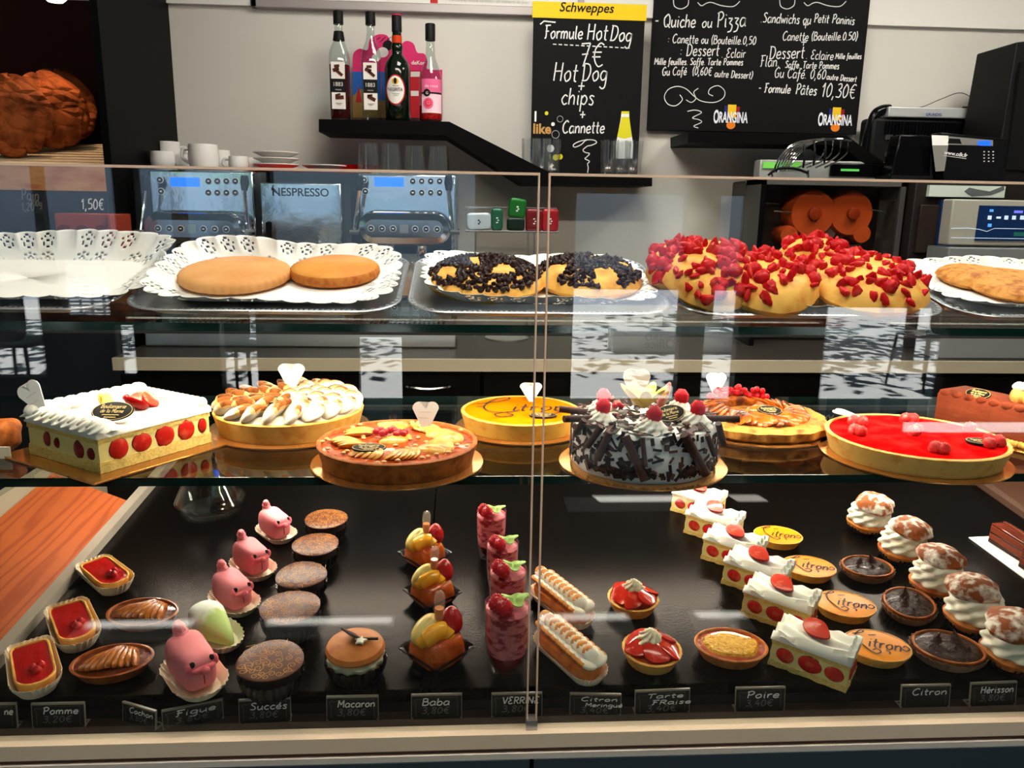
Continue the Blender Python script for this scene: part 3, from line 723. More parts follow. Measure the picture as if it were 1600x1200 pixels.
disc(lb, (-.004, .088), .030, .045, 1); disc(lb, (-.004, .088), .0265, .041, 0, dy=.0006); disc(lb, (-.004, .113), .011, .009, 3, dy=.0012); disc(lb, (-.004, .114), .005, .009, 2, dy=.0018)
type_text(lb, 'NEGRITA', (-.027, -.0425, .084), EX, EZ, .046, 2, bold=.01, height=.010); type_text(lb, 'Rhum', (-.012, -.0425, .097), EX, EZ, .018, 2, shear=.2); lb.ribbon([(-.014, -.0425, .076), (.008, -.0425, .076)], .0014, EN, 4); lb.ribbon([(-.010, -.0425, .071), (.004, -.0425, .071)], .0012, EN, 4)
lb.build('label', [LBLW, M('label_red', (170, 24, 24), .5), BLACKM, M('label_gold', (212, 168, 40), .5), M('label_green', (70, 140, 96), .5)], t, smooth=False)
# rose syrup
p = atY(673, 186, 1.63); p.z = BZ
t = thing('bottle', 'slim clear bottle of pink rose syrup, rightmost on the shelf', 'bottle', p, group='bottles on the zigzag shelf')
MB().lathe([(.034, 0), (.0365, .005), (.0365, .125), (.03, .15), (.016, .185), (.0135, .22), (.0135, .25)], 28).build('glass_body', BG, t)
MB().lathe([(.033, .003), (.035, .006), (.035, .045)], 28).build('syrup', M('rose_syrup', (196, 18, 18), .1), t)
cap(t, .238, .046)
lb = MB()
def cyl_label(mb, x0, x1, z0, z1, mi, R, n=10, dy=0):
    vs = [(x0 + (x1 - x0) * k / n, -sqrt(R * R - min(abs(x0 + (x1 - x0) * k / n), R * .999) ** 2) - dy, z) for z in (z0, z1) for k in range(n + 1)]
    mb.add(vs, [(k, k + 1, n + 2 + k, n + 1 + k) for k in range(n)], mi)
cyl_label(lb, -.026, .034, .022, .122, 0, .0368); cyl_label(lb, -.026, .034, .082, .122, 1, .0372); cyl_label(lb, -.026, .034, .078, .083, 2, .0376)
disc(lb, (-.01, .081), .011, .011, 2, .0380); type_text(lb, 'G', (-.013, -.0395, .076), EX, EZ, .007, 0); disc(lb, (-.006, .05), .016, .017, 1, .0376); disc(lb, (-.006, .051), .011, .012, 3, .0380); disc(lb, (-.005, .052), .006, .006, 1, .0384); disc(lb, (-.005, .052), .003, .003, 3, .0388)
type_text(lb, 'de rose', (-.016, -.039, .096), EX, EZ, .040, 0)
lb.build('label', [M('label_pale_pink', (244, 206, 216), .6), M('label_pink', (226, 104, 146), .6), BLACKM, M('rose_red', (224, 60, 74), .6)], t, smooth=False)

# pink cut-out display card behind the bottles
cy = 1.745
o_ = atY(618, 186, cy); o_.z = BZ
t = thing('display_card', 'bright pink cloud-shaped display card behind the bottles', 'display card', o_)
def LC(u, v): q = atY(u, v, cy) - o_; return (q.x, 0, q.z)
out = [(551, 184), (551, 92), (553, 82), (562, 76), (574, 78), (578, 62), (590, 54), (604, 55), (612, 66), (622, 72), (634, 64), (646, 68), (652, 82), (663, 84), (668, 96), (668, 108), (691, 109), (691, 184)]
MB().prism(smoothpts([LC(u, v) for u, v in out[1:-1]], 4) + [LC(*out[-1]), LC(*out[0])], (0, .006, 0)).build('card', M('card_pink', (216, 42, 104), .5), t, smooth=False)
pm = MB(); 
def flat(mb, pts, mi, dy=.001): 
    vs = [(LC(u, v)[0], -dy, LC(u, v)[2]) for u, v in pts]; mb.add(vs, [tuple(range(len(vs)))[::-1]], mi)
flat(pm, [(551, 184), (551, 112), (612, 112), (612, 184)], 0); flat(pm, [(551, 184), (551, 150), (566, 138), (580, 154), (612, 160), (612, 184)], 1, .0015); flat(pm, [(556, 160), (560, 134), (566, 160)], 2, .002)
flat(pm, [(640, 184), (640, 110), (660, 110), (660, 184)], 2); flat(pm, [(642, 120), (642, 112), (656, 112), (656, 120)], 3, .0015); flat(pm, [(642, 150), (642, 142), (654, 142), (654, 150)], 3, .0015)
def blob(mb, u, v, ru, rv, mi, dy): flat(mb, [(u + ru * cos(2 * pi * k / 18), v - rv * sin(2 * pi * k / 18)) for k in range(18)][::-1], mi, dy)
blob(pm, 606, 71, 8, 8, 4, .0015); blob(pm, 598, 82, 9, 8, 3, .0018); blob(pm, 588, 90, 7, 6, 3, .0016)
type_text(pm, 'deKor', (LC(643, 101)[0], -.0016, LC(643, 101)[2]), EX, EZ, LC(664, 101)[0] - LC(643, 101)[0], 3, bold=.02)
for k in range(5): a = LC(592 + k * 4, 60 + (k % 2) * 4); pm.ribbon([(a[0] - .006, -.0014, a[2] - .004), (a[0] + .006, -.0014, a[2] + .004)], .002, EN, 4)
pm.build('print', [M('print_blue', (36, 96, 176), .5), M('print_sand', (150, 116, 60), .5), M('print_red', (190, 30, 40), .5), LBLW, BLACKM], t, smooth=False)

# ------------------------------------------------------------------ poster frame at the very top
fy = 1.775
a0, b0 = atY(471, 12, fy), atY(836, 26, fy); zb = (a0.z + b0.z) / 2
t = thing('poster_frame', 'grey framed white poster cut off by the top of the picture', 'poster', ((a0.x + b0.x) / 2, fy, zb))
hw = (b0.x - a0.x) / 2 + .16; GREYF = M('frame_grey', (164, 156, 152), .4, .4)
f = MB()
f.bx(-hw, hw, 0, .02, 0, .028); f.bx(-hw, hw, 0, .02, .5, .52); f.bx(-hw, -hw + .02, 0, .02, 0, .52); f.bx(hw - .02, hw, 0, .02, 0, .52); f.build('frame', GREYF, t, bevel=.003)
MB().bx(-hw + .01, hw - .01, .008, .018, .01, .51).build('sheet', M('poster_white', (226, 232, 236), .5), t)
q = MB(); type_text(q, 'Decouvrez notre selection de desserts du jour', (hw - .44, .007, .034), EX, EZ, .26, 0); q.bx(hw - .50, hw - .476, .0065, .0075, .03, .05, 1); q.build('print', [BLACKM, REDP], t, smooth=False)

# ------------------------------------------------------------------ chalk menu boards
def board(name, label, tl, bl, br, Y, d=.014, top=None):
    b_ = atY(*bl, Y); r_ = atY(*br, Y); t_ = atY(*tl, Y)
    o = Vector(((b_.x + r_.x) / 2, Y, (b_.z + r_.z) / 2)); w_ = r_.x - b_.x; h_ = (top or t_.z) - o.z
    t = thing(name, label, 'menu board', o)
    MB().bx(-w_ / 2, w_ / 2, 0, d, 0, h_).build('board', BOARD, t, bevel=.001)
    return t, o, w_, h_
BY = 1.68
t, o, bw_, bh_ = board('menu_board', 'tall black chalk menu board with a yellow strip, standing between two groups of glasses', (832, 3), (829, 271), (996, 273), BY)
o0 = o
def LB(u, v, Y=None): q = atY(u, v, o0.y) - o0; return Vector((q.x, -.0008, q.z))
zs = LB(917, 30).z
MB().bx(-bw_ / 2 - .004, bw_ / 2 + .004, -.002, .014, zs, bh_ + .002).build('yellow_strip', M('sign_yellow', (236, 198, 24), .45), t)
tx = MB(); a = LB(874, 23); a.y = -.003; type_text(tx, 'Schweppes', a, EX, EZ, LB(959, 24).x - a.x, 0, shear=.22, bold=.016); tx.build('brand_lettering', BLACKM, t, smooth=False)
ck = MB()
def wl(text, u0, v0, u1, v1, w_=.004, mh=None, mi=0, sl=.12):
    a = LB(u0, v0); b = LB(u1, v1); d = b - a
    write(ck, text, a, d, (-d.z, 0, d.x), d.length, w_, mi, mh, EN, sl)
wl('Formule', 850, 60, 911, 61, mh=.062); wl('Hot', 916, 62, 950, 63, mh=.058); wl('Dog', 952, 63, 987, 66, mh=.058)
ck.ribbon([LB(844, 38), LB(850, 33), LB(868, 35)], .004, EN); 
for i in range(14): a = LB(864 + i * 8.8, 69 + i * .45); ck.ribbon([a, a + Vector((.011, 0, -.0006))], .003, EN)
wl('7\u20ac', 903, 104, 944, 104, mh=.07); wl('Hot', 863, 126, 903, 128, mh=.06); wl('Dog', 908, 126, 949, 127, mh=.06)
wl('+', 902, 144, 914, 144); wl('chips', 876, 163, 929, 164, mh=.05); wl('+', 905, 187, 915, 187); wl('Cannette', 878, 208, 945, 208, mh=.06)
for pts in ([(918, 218), (905, 221), (896, 226), (898, 230), (908, 226), (916, 219), (928, 219), (932, 223), (924, 227), (918, 228)], [(918, 228), (911, 234), (914, 238), (921, 240), (917, 245), (914, 248), (921, 252), (918, 256), (919, 262), (918, 270)]):
    ck.ribbon(smoothpts([tuple(LB(u, v)) for u, v in pts]), .0028, EN)
ck.build('handwriting', CHALK, t, smooth=False)
pm = MB()
a = LB(835, 190); type_text(pm, 'I', a, EX, EZ, .006, 0, bold=.05, height=.032); a = LB(833, 209); type_text(pm, 'like', a, EX, EZ, LB(861, 209).x - a.x, 1, bold=.03); a = LB(856, 266); type_text(pm, 'it.', a, EX, EZ, .026, 0, bold=.03)
PMM = [CHALK, M('print_tan', (196, 150, 84), .6), M('print_yellow', (220, 212, 40), .5)]
pm.build('slogan_lettering', PMM, t, smooth=False); pm = MB()
def bd(u, v, r, mi, ring=0):
    c = LB(u, v); c.y = -.001
    if ring: pm.ribbon([c + Vector((r * cos(k * pi / 12), 0, r * sin(k * pi / 12))) for k in range(25)], .001, EN, mi)
    else: pm.add([c + Vector((r * cos(k * pi / 9), 0, r * sin(k * pi / 9))) for k in range(18)], [tuple(range(18))], mi)
bd(854, 177, .006, 2); bd(864, 194, .006, 0); bd(875, 186, .0095, 0, 1); bd(868, 210, .012, 0, 1); bd(860, 232, .012, 0); bd(868, 246, .0095, 2); bd(875, 245, .009, 2)
pm.build('printed_bubbles', PMM, t, smooth=False); pm = MB()
def pf(pts, mi, dy=.001): vs = [tuple(LB(u, v) - Vector((0, dy, 0))) for u, v in pts]; pm.add(vs, [tuple(range(len(vs)))[::-1]], mi)
pf([(971, 174), (983, 174), (983, 184), (989, 226), (988, 248), (962, 248), (962, 226), (970, 184)][::-1], 0); pf([(971, 183), (983, 183), (987, 214), (976, 217), (964, 214)][::-1], 2, .0014); pf([(971, 174), (983, 174), (983, 178), (971, 178)][::-1], 2, .0014)
pm.build('printed_bottle', PMM, t, smooth=False)

t, o0, bw_, bh_ = board('menu_board', 'wide black double chalk menu board high on the wall, lists quiche and sandwiches', (1016, 0), (1012, 203), (1338, 210), 1.772, .02, top=2.28)
ck = MB()
wl('- Quiche', 1022, 42, 1087, 43, .004, .055); wl('ou', 1096, 43, 1113, 43, .0035); wl('Pizza', 1119, 43, 1166, 41, .004, .055)
wl(': Canette', 1043, 67, 1091, 68, .003, .045); wl('ou (Bouteille.0,50', 1095, 68, 1181, 70, .003, .045); wl(': Dessert', 1062, 87, 1124, 87, .0035, .045); wl('. Eclair', 1127, 90, 1165, 90, .003, .04)
wl('Mille feuilles. Saffe. Tarte Pommes', 1022, 101, 1161, 102, .003, .035); wl('Gu Caf\u00e9', 1034, 118, 1073, 117, .003, .035); wl('(0,60\u20ac', 1081, 117, 1112, 118, .003, .035); wl('autre Dessert)', 1116, 120, 1176, 123, .003, .035)
wl('.Sandwichs ou', 1188, 35, 1267, 38, .0033, .05); wl('Petit', 1271, 35, 1295, 36, .0033, .05); wl('Paninis', 1299, 36, 1335, 39, .0033, .05); wl('+', 1253, 47, 1263, 47, .003); wl('Canette', 1222, 63, 1263, 64, .003, .045); wl('(Bouteille.0.50)', 1267, 63, 1340, 63, .003, .036); wl('+', 1250, 74, 1260, 74, .003)
wl('Dessert', 1201, 92, 1257, 91, .0035, .05); wl('. Eclaire', 1259, 92, 1302, 94, .003, .045); wl('.Mille feuilles', 1303, 92, 1346, 92, .0028, .036); wl('Flan.', 1187, 104, 1218, 104, .003, .035); wl('Saffe. Tarte Pommes', 1226, 106, 1311, 108, .003, .036); wl('Gu Caf\u00e9. 0,60', 1209, 121, 1290, 124, .003, .036); wl('autre Dessert', 1291, 124, 1338, 128, .0028, .032)
wl('- Formule', 1184, 144, 1235, 146, .0036, .045); wl('P\u00e2tes', 1242, 147, 1276, 149, .0036, .045); wl('10,30\u20ac', 1282, 151, 1336, 154, .0036, .05)
def cv(pts, w_=.0026): ck.ribbon(smoothpts([tuple(LB(u, v)) for u, v in pts], 7), w_, EN)
cv([(1062, 148), (1066, 156), (1056, 165), (1044, 163), (1038, 152), (1044, 140), (1058, 135), (1072, 139), (1084, 150), (1096, 158), (1116, 160), (1130, 153), (1132, 142), (1122, 134), (1110, 138), (1107, 146), (1114, 150)])
cv([(1091, 138), (1084, 144), (1087, 154), (1080, 160), (1072, 156)]); cv([(1074, 174), (1086, 172), (1096, 176), (1082, 184), (1092, 187), (1096, 191), (1084, 197), (1091, 200)])
for dx in (0, 166): cv([(1052 + dx, 0), (1054 + dx, 10), (1064 + dx, 14), (1074 + dx, 9), (1076 + dx, 0)]); cv([(1090 + dx, 4), (1096 + dx, 9), (1104 + dx, 5), (1112 + dx, 4), (1128 + dx, 9), (1146 + dx, 10), (1156 + dx, 2)])
ck.build('handwriting', CHALK, t, smooth=False)
for (u0, u1, v) in ((1114, 1168, 193), (1277, 1331, 197)):
    pm = MB(); a = LB(u0, v); w_ = LB(u1, v).x - a.x
    c = a + Vector((w_ * .52, .0003, 0)); pm.bx(c.x - w_ * .12, c.x + w_ * .12, -.0007, -.0005, a.z + .02, a.z + .062, 1); pm.bx(c.x - w_ * .22, c.x - w_ * .12, -.0006, -.0005, a.z + .02, a.z + .058, 2); pm.bx(c.x + w_ * .12, c.x + w_ * .22, -.0006, -.0005, a.z + .02, a.z + .056, 3)
    pm.add([(c.x + w_ * .13 * cos(k * pi / 8), -.0008, a.z - .004 + .013 * sin(k * pi / 8)) for k in range(16)], [tuple(range(16))], 4)
    a.y = -.0012; type_text(pm, 'O', a, EX, EZ, w_ * .16, 0, bold=.03, height=.045); a.x += w_ * .165; a.z += .003; type_text(pm, 'RANGINA', a, EX, EZ, w_ * .83, 0, bold=.03, height=.036)
    pm.build('logo', [M('logo_white', (240, 242, 250), .5), M('logo_yellow', (240, 196, 30), .5), M('logo_blue', (30, 36, 110), .5), M('logo_red', (150, 26, 24), .5), M('logo_orange', (236, 130, 30), .5)], t, smooth=False)

# glasses beside the tall board
gz = atY(940, 274, SY).z + .002
for (u, dy, lb) in ((829, .03, 'ribbed glass in front of the tall chalkboard, at its left edge'), (846, .05, 'ribbed glass, second from the left in front of the tall chalkboard'), (861, .03, 'ribbed glass nearest the word like on the tall chalkboard'), (951, .03, 'ribbed glass below the printed yellow bottle, first of three'), (970, .06, 'ribbed glass below the printed yellow bottle, middle of three'), (989, .03, 'ribbed glass at the right end of the lower shelf')):
    p = atY(u, 272, SY + dy - .0); tumbler((p.x, p.y, gz), .026, .029, .108, lb, 'glasses on the lower zigzag shelf', 10)
# upper shelf's lower bay rests: the boards stand on it

# ------------------------------------------------------------------ tea bag rack
ty = 1.5
o = atY(800, 530, ty); o.z = ct
t = thing('tea_rack', 'wire rack holding tea packets on the worktop', 'rack', o)
def LT(u, v): q = atY(u, v, ty) - o; return q
q = MB(); zb, zt_ = LT(800, 362).z, LT(800, 325).z
for u in (743, 826, 835, 841): q.tube([(LT(u, 362).x, .02, zb), (LT(u, 400).x, .02, .004)], .0028, 6)
q.tube([(LT(727, 361).x, 0, zb), (LT(873, 361).x, 0, zb)], .003, 6); q.tube([(LT(727, 361).x, .05, zb), (LT(873, 361).x, .05, zb)], .003, 6); q.tube([(LT(727, 325).x, .05, zt_), (LT(873, 325).x, .05, zt_)], .003, 6)
q.lathe([(.07, 0), (.07, .004)], 28, c=(LT(800, 0).x, .02, 0)); q.build('wire_frame', STEEL, t)
for (u0, v0, u1, v1, col, nm, ro, lb, dy, tx) in ((729, 332, 768, 360, (196, 212, 222), 'a', 2, 'silvery white tea packet in the wire rack, leftmost', .02, 'M'), (768, 325, 786, 361, (28, 96, 72), 'b', 0, 'teal green tea packet low in the wire rack', .025, 'THE'), (793, 309, 820, 341, (22, 108, 38), 'c', -8, 'bright green tea packet sticking up from the wire rack', .02, 'THE'), (792, 340, 820, 361, (10, 36, 26), 'd', 0, 'dark green tea packet below the one sticking up', .012, ''), (822, 326, 848, 363, (112, 18, 26), 'e', 0, 'dark red tea packet in the wire rack', .02, 'tea'), (848, 326, 873, 363, (158, 20, 32), 'f', 0, 'bright red tea packet at the right end of the wire rack', .022, 'Lipi')):
    a, b = atY(u0, v0, ty), atY(u1, v1, ty); c = Vector(((a.x + b.x) / 2, ty + dy, b.z)); w_, h_ = (b.x - a.x) / 2, a.z - b.z
    mt = M('tea_foil_' + nm, col, .28, .25, bump=(40, .5, .004))
    pk = MB(); pk.sup((0, 0, h_ / 2), (w_, .012, h_ / 2), .35)
    pt = thing('tea_packet', lb, 'tea packet', c, (0, radians(-ro), 0), 'tea packets in the rack')
    pk.build('packet', mt, pt)
    if tx:
        q = MB()
        for k in range(3): q.ribbon([(-.003 + .004 * (k % 2), -.0126, h_ * (.36 + .1 * k)), (.003 + .003 * (k % 2), -.0126, h_ * (.37 + .1 * k))], .004, EN)
        q.build('print', CHALK if col[0] < 190 else M('packet_blue', (40, 60, 100), .6), pt, smooth=False)
# ------------------------------------------------------------------ bread rack at the left
side = atY(280, 240, WY).x
ry0 = atX(165, 150, side).y                       # front edge of the side panel
rb = atY(100, 300, ry0)
t = thing('bread_rack', 'tall black bread rack with a sloping pale slatted shelf at the left', 'rack', (side - .6, ry0, 0))
RX = .6; t_rack = t
MB().bx(RX - .02, RX, 0, WY - .002 - ry0, 0, 2.6).build('side_panel', BLACKW, t, bevel=.001)
MB().bx(-RX, -RX + .02, 0, WY - .002 - ry0, 0, 2.6).build('side_panel', BLACKW, t)
MB().bx(-RX + .02, RX - .02, WY - .014 - ry0, WY - .002 - ry0, 0, 2.6).build('back_panel', RACKIN, t)
MB().bx(-RX, RX, 0, WY - .002 - ry0, 2.6, 2.62).build('top_panel', BLACKW, t)
zf = atY(100, 258, ry0 + .01).z
yb = WY - .03 - ry0
zk = atY(100, 222, ry0 + yb).z
sl = MB(); n = 9
for k in range(n):
    y0 = .015 + (yb - .03) * k / n; y1 = y0 + (yb - .03) / n * .66; s_ = (zk - zf) / yb
    sl.add([(x, y, zf + s_ * y + o) for x in (-RX + .022, RX - .022) for y in (y0, y1) for o in (-.014, 0)], [(0, 1, 3, 2), (4, 6, 7, 5), (0, 4, 5, 1), (2, 3, 7, 6), (0, 2, 6, 4), (1, 5, 7, 3)])
sl.build('slatted_shelf', PALEWOOD, t, smooth=False)
zl = atY(100, 298, ry0).z
MB().bx(-RX + .02, RX - .02, -.004, .012, zl, zf - .002).build('shelf_front', M('front_pine', (206, 150, 96), .5, noise=(7, (176, 92, 46), .45, .62), stretch=(1, 1, 3)), t)
zr = atY(100, 335, ry0).z
rl = MB().bx(-RX + .02, RX - .02, -.006, .01, zr, zl - .002).build('price_rail', M('slate_blue', (24, 28, 38), .35), t)
ck = MB()
def wr(text, u0, u1, v, mh, mi=0):
    a = atY(u0, v, ry0 - .007) - t.location; b = atY(u1, v, ry0 - .007) - t.location
    write(ck, text, a, EX, EZ, b.x - a.x, .003, mi, mh, EN)
wr('1,50\u20ac', 127, 163, 327, .05); wr('Pain', 33, 62, 312, .035, 1); wr('200g', 46, 66, 322, .03, 1); wr('1,20', 34, 54, 329, .03, 1)
ck.build('handwriting', [CHALK, CHALKG], rl, smooth=False)
DKG = M('panel_blue_black', (30, 32, 40), .4)
MB().bx(-RX + .02, RX - .02, .03, .05, 0, zr).build('lower_panel', DKG, t)
# small lamp inside the rack
lp = atY(86, -3, ry0 + .22)
lt = thing('rack_lamp', 'small round white lamp at the top of the bread rack', 'lamp', lp)
MB().lathe([(.03, .0), (.04, .01), (.03, .05), (.012, .06), (.012, 2.592 - lp.z)], 24).build('housing', WHITE, lt)
MB().lathe([(.001, -.012), (.02, -.010), (.03, -.001), (.03, 0)], 24).build('diffuser', M('lamp_glow', (255, 236, 210), .4, emit=4), lt)
li = bpy.data.lights.new('lamp_light', 'SPOT'); li.energy = 4.2; li.color = (1, .68, .42); li.spot_size = radians(110); li.shadow_soft_size = .02
lo = bpy.data.objects.new('lamp_light', li); COL.objects.link(lo); lo.parent = lt; lo.location = (0, 0, -.02); lo.rotation_euler = (radians(-6), radians(-10), 0)

CRUST = M('bread_crust', (150, 78, 38), .75, noise=(22, (84, 38, 16), .4, .66), spec=.05)
nt_ = CRUST.node_tree; vo_ = nt_.nodes.new('ShaderNodeTexVoronoi'); vo_.feature = 'DISTANCE_TO_EDGE'; vo_.inputs['Scale'].default_value = 17
tc_ = nt_.nodes.new('ShaderNodeTexCoord'); mp_ = nt_.nodes.new('ShaderNodeMapping'); mp_.inputs['Scale'].default_value = (1, 1, 1.9); mp_.inputs['Rotation'].default_value = (0, .6, 0)
nt_.links.new(tc_.outputs['Object'], mp_.inputs[0]); nt_.links.new(mp_.outputs[0], vo_.inputs['Vector'])
bn_ = nt_.nodes.new('ShaderNodeBump'); bn_.inputs['Strength'].default_value = 1; bn_.inputs['Distance'].default_value = .02
nt_.links.new(vo_.outputs['Distance'], bn_.inputs['Height']); nt_.links.new(bn_.outputs[0], nt_.nodes['Principled BSDF'].inputs['Normal'])
def loaf(u, v, r, dy, label, seed, rx=0, rz=0):
    p = atY(u, v, ry0 + dy)
    rnd = random.Random(seed); cuts = [(rnd.uniform(0, 6.28), rnd.uniform(.2, .9), rnd.uniform(-.5, .5)) for _ in range(9)]
    mb = MB()
    def fn(th, ph):
        x, y, z = cos(ph) * cos(th), cos(ph) * sin(th), sin(ph)
        k = 1 + .035 * nz((x * 2 + seed, y * 2, z * 2))
        q = abs(((x * .9 + abs(z) * .5 * (1 if x > 0 else -1) + z * .35) * 2.6 + seed * .37) % 1 - .5) * 2
        rg = max(0, 1 - abs(y) * .3)
        return k * (1 + .055 * (q ** .5) * rg - .075 * max(0, .16 - q) / .16 * rg)
    mb.ell((0, 0, 0), (r * .92, r * .36, r), 0, 96, 72, fn)
    ob = mb.build('bread_loaf', CRUST, loc=p, rot=(radians(rx), 0, radians(rz)), ang=60)
    return tag(ob, label, 'bread', 'loaves in the bread rack')
loaf(16, 180, .113, .13, 'big round scored loaf at the front left of the rack', 1, -14, 18)
loaf(78, 172, .108, .27, 'round loaf half hidden behind the front loaf in the rack', 4, -10, 34)
loaf(92, 168, .112, .405, 'darker round loaf standing farthest back in the rack', 8, -8, 34)

# bin hung below the price rail
by = ry0 - .12
a, b = atY(80, 333, by), atY(180, 400, by)
o = Vector(((a.x + b.x) / 2, by, b.z)) - t_rack.location; w_ = (b.x - a.x) / 2; h_ = a.z - b.z
RB = M('red_brown_plastic', (150, 56, 34), .3); RBD = M('red_brown_deep', (104, 34, 24), .35)
bn = MB().bx(-w_, w_, .012, .122, 0, h_).bx(w_ - .012, w_, -.004, .012, 0, h_).build('hanging_bin', RB, t_rack, loc=o, bevel=.003, label='red-brown hanging bin with three arched compartments')
for k in range(3):
    c = -w_ * .64 + k * w_ * .62; r = w_ * .25
    pts = [(c - r, 0, .004)] + [(c - r * cos(pi * j / 12), 0, h_ * .58 + r * .9 * sin(pi * j / 12)) for j in range(13)] + [(c + r, 0, .004)]
    q = MB(); q.prism([Vector(p) + Vector((0, .012, 0)) for p in pts], (0, -.012, 0), 0); q.bx(c - r * .96, c + r * .96, -.004, .0, h_ * .55, h_ * .58, 1); q.bx(c - r * .96, c + r * .96, -.003, .0, h_ * .43, h_ * .45, 1)
    q.build('compartment', [RBD, M('box_rib', (196, 120, 92), .25)], bn, bevel=.002)

# ------------------------------------------------------------------ right: juicer, radio, terminals, till
jy = 1.42
a, b = atY(1186, 290, jy), atY(1398, 400, jy)
o = Vector(((a.x + b.x) / 2, jy, ct)); w_ = (b.x - a.x) / 2; h_ = atY(1290, 282, jy).z - ct
jc = thing('juice_machine', 'tall dark orange juicer with two big orange drums behind a clear cover', 'juicer', o)
def LJ(u, v, Y=jy): return atY(u, v, Y) - o
JD = M('juicer_dark', (44, 38, 36), .35); ORG = M('juicer_orange', (196, 84, 38), .35); ORD = M('juicer_orange_dark', (150, 52, 20), .4)
MB().bx(-w_, w_, .10, .25, 0, h_).build('body', JD, jc, bevel=.008)
MB().bx(-w_, -w_ + .016, -.02, .11, 0, h_).build('side_post', BLACKG, jc); MB().bx(w_ - .016, w_, -.02, .11, 0, h_).build('side_post', M('juicer_side', (70, 66, 66), .4), jc)
MB().bx(-w_, w_, -.02, .12, h_ - .015, h_ + .004).build('top_plate', M('juicer_top', (96, 92, 90), .35, .3), jc)
def drum(u, v, rpx, nm, y=.04, hub=True):
    c = LJ(u, v); r = rpx * px(atY(u, v, jy)); mb = MB()
    T = Matrix.Translation((c.x, .10, c.z)) @ Matrix.Rotation(pi / 2, 4, 'X')
    mb.lathe([(r, 0), (r, .06), (r * .92, .072), (r * .36, .074)], 40, 0, T=T)
    o_ = mb.build(nm, ORG, jc)
    if hub: MB().lathe([(r * .26, .074), (r * .26, .088), (r * .2, .09)], 24, T=T).build('hub', ORD, o_)
drum(1277, 334, 38, 'orange_drum'); drum(1338, 334, 36, 'orange_drum'); drum(1239, 368, 15, 'peel_roller', hub=False); drum(1354, 366, 15, 'peel_roller', hub=False)
c = LJ(1309, 362); T = Matrix.Translation((c.x, .08, c.z)) @ Matrix.Rotation(pi / 2, 4, 'X')
MB().lathe([(.024, 0), (.024, .03), (.02, .034)], 6, T=T).build('center_knob', M('knob_mauve', (150, 118, 116), .4), jc)
for u in (1262, 1326): 
    c = LJ(u, 380); MB().bx(c.x - .012, c.x + .012, .06, .1, .1, c.z + .02).build('chute', M('chute_grey', (150, 140, 136), .35), jc)
a, b = LJ(1284, 382), LJ(1347, 404); np_ = MB(); np_.bx(a.x, b.x, .02, .03, b.z, a.z); npo = np_.build('name_plate', M('plate_dark', (34, 40, 42), .4), jc, bevel=.004)
q = MB(); a = LJ(1294, 396, jy + .02); type_text(q, 'ARA', (LJ(1308, 396).x, .0185, LJ(1308, 396).z), EX, EZ, LJ(1335, 396).x - LJ(1308, 396).x, 0, bold=.03); q.build('lettering', CHALK, npo, smooth=False)
q = MB(); q.bx(-w_ + .02, w_ - .02, -.016, -.012, LJ(0, 405).z - .02, h_ - .016); q.build('clear_cover', GLASS('clear_plastic', (250, 246, 242), 1.35), jc, smooth=False)
q = MB(); q.tube(smoothpts([tuple(LJ(u, v) + Vector((0, .03, 0))) for u, v in ((1215, 330), (1240, 332), (1262, 337), (1275, 331))]), .0025); q.tube(smoothpts([tuple(LJ(u, v) + Vector((0, .03, 0))) for u, v in ((1355, 336), (1366, 329), (1378, 329), (1392, 332))]), .0025); q.build('cover_spring', CHROME, jc)
# feed basket of bent wire on the juicer
p = atY(1262, 282, jy + .055); p.z = o.z + h_ + .0045
t = thing('wire_basket', 'bent chrome wire feed basket standing on top of the juicer', 'wire basket', p)
o2 = p
def LWb(u, v, d=0): q = atY(u, v, jy + .055 + d) - o2; q.z = max(q.z, .004); return tuple(q)
q = MB()
for k in range(7):
    d = -.07 + k * .024; f = k * 5
    q.tube(smoothpts([LWb(1209 + f * .7, 270 - k * .6, d), LWb(1216 + f, 250 - k, d), LWb(1235 + f, 228 - k * .3, d), LWb(1258 + f, 220 - k * .3, d), LWb(1290 + f * .9, 217, d)], 6), .0026, 6)
for k in range(4):
    d = -.06 + k * .04
    q.tube(smoothpts([LWb(1290 + k * 12, 216 + k, d), LWb(1288 + k * 12, 238, d), LWb(1272 + k * 12, 252, d), LWb(1246 + k * 14, 262, d)], 6), .0026, 6)
for (u, v0, v1) in ((1256, 226, 262), (1272, 221, 258), (1289, 218, 254)): q.tube(smoothpts([LWb(u, v0, -.07), LWb(u + 1, (v0 + v1) / 2, -.085), LWb(u - 1, v1, -.07)], 5), .003, 6, 1)
for d in (-.07, .07): q.tube([LWb(1284, 217, d), LWb(1330, 220, d)], .003, 6)
q.tube([LWb(1284, 217, -.07), LWb(1284, 217, .07)], .003, 6); q.tube([LWb(1330, 220, -.07), LWb(1330, 220, .07)], .003, 6)
q.tube(smoothpts([LWb(1200, 274, -.07), LWb(1215, 264, -.08), LWb(1240, 263, -.08), LWb(1262, 270, -.07)], 5), .004, 6, 1); q.tube([LWb(1205, 270, 0), LWb(1206, 282, 0)], .004, 6); q.tube([LWb(1262, 266, 0), LWb(1262, 282, 0)], .004, 6)
q.build('wire_cage', [CHROME, BLACKM], t)
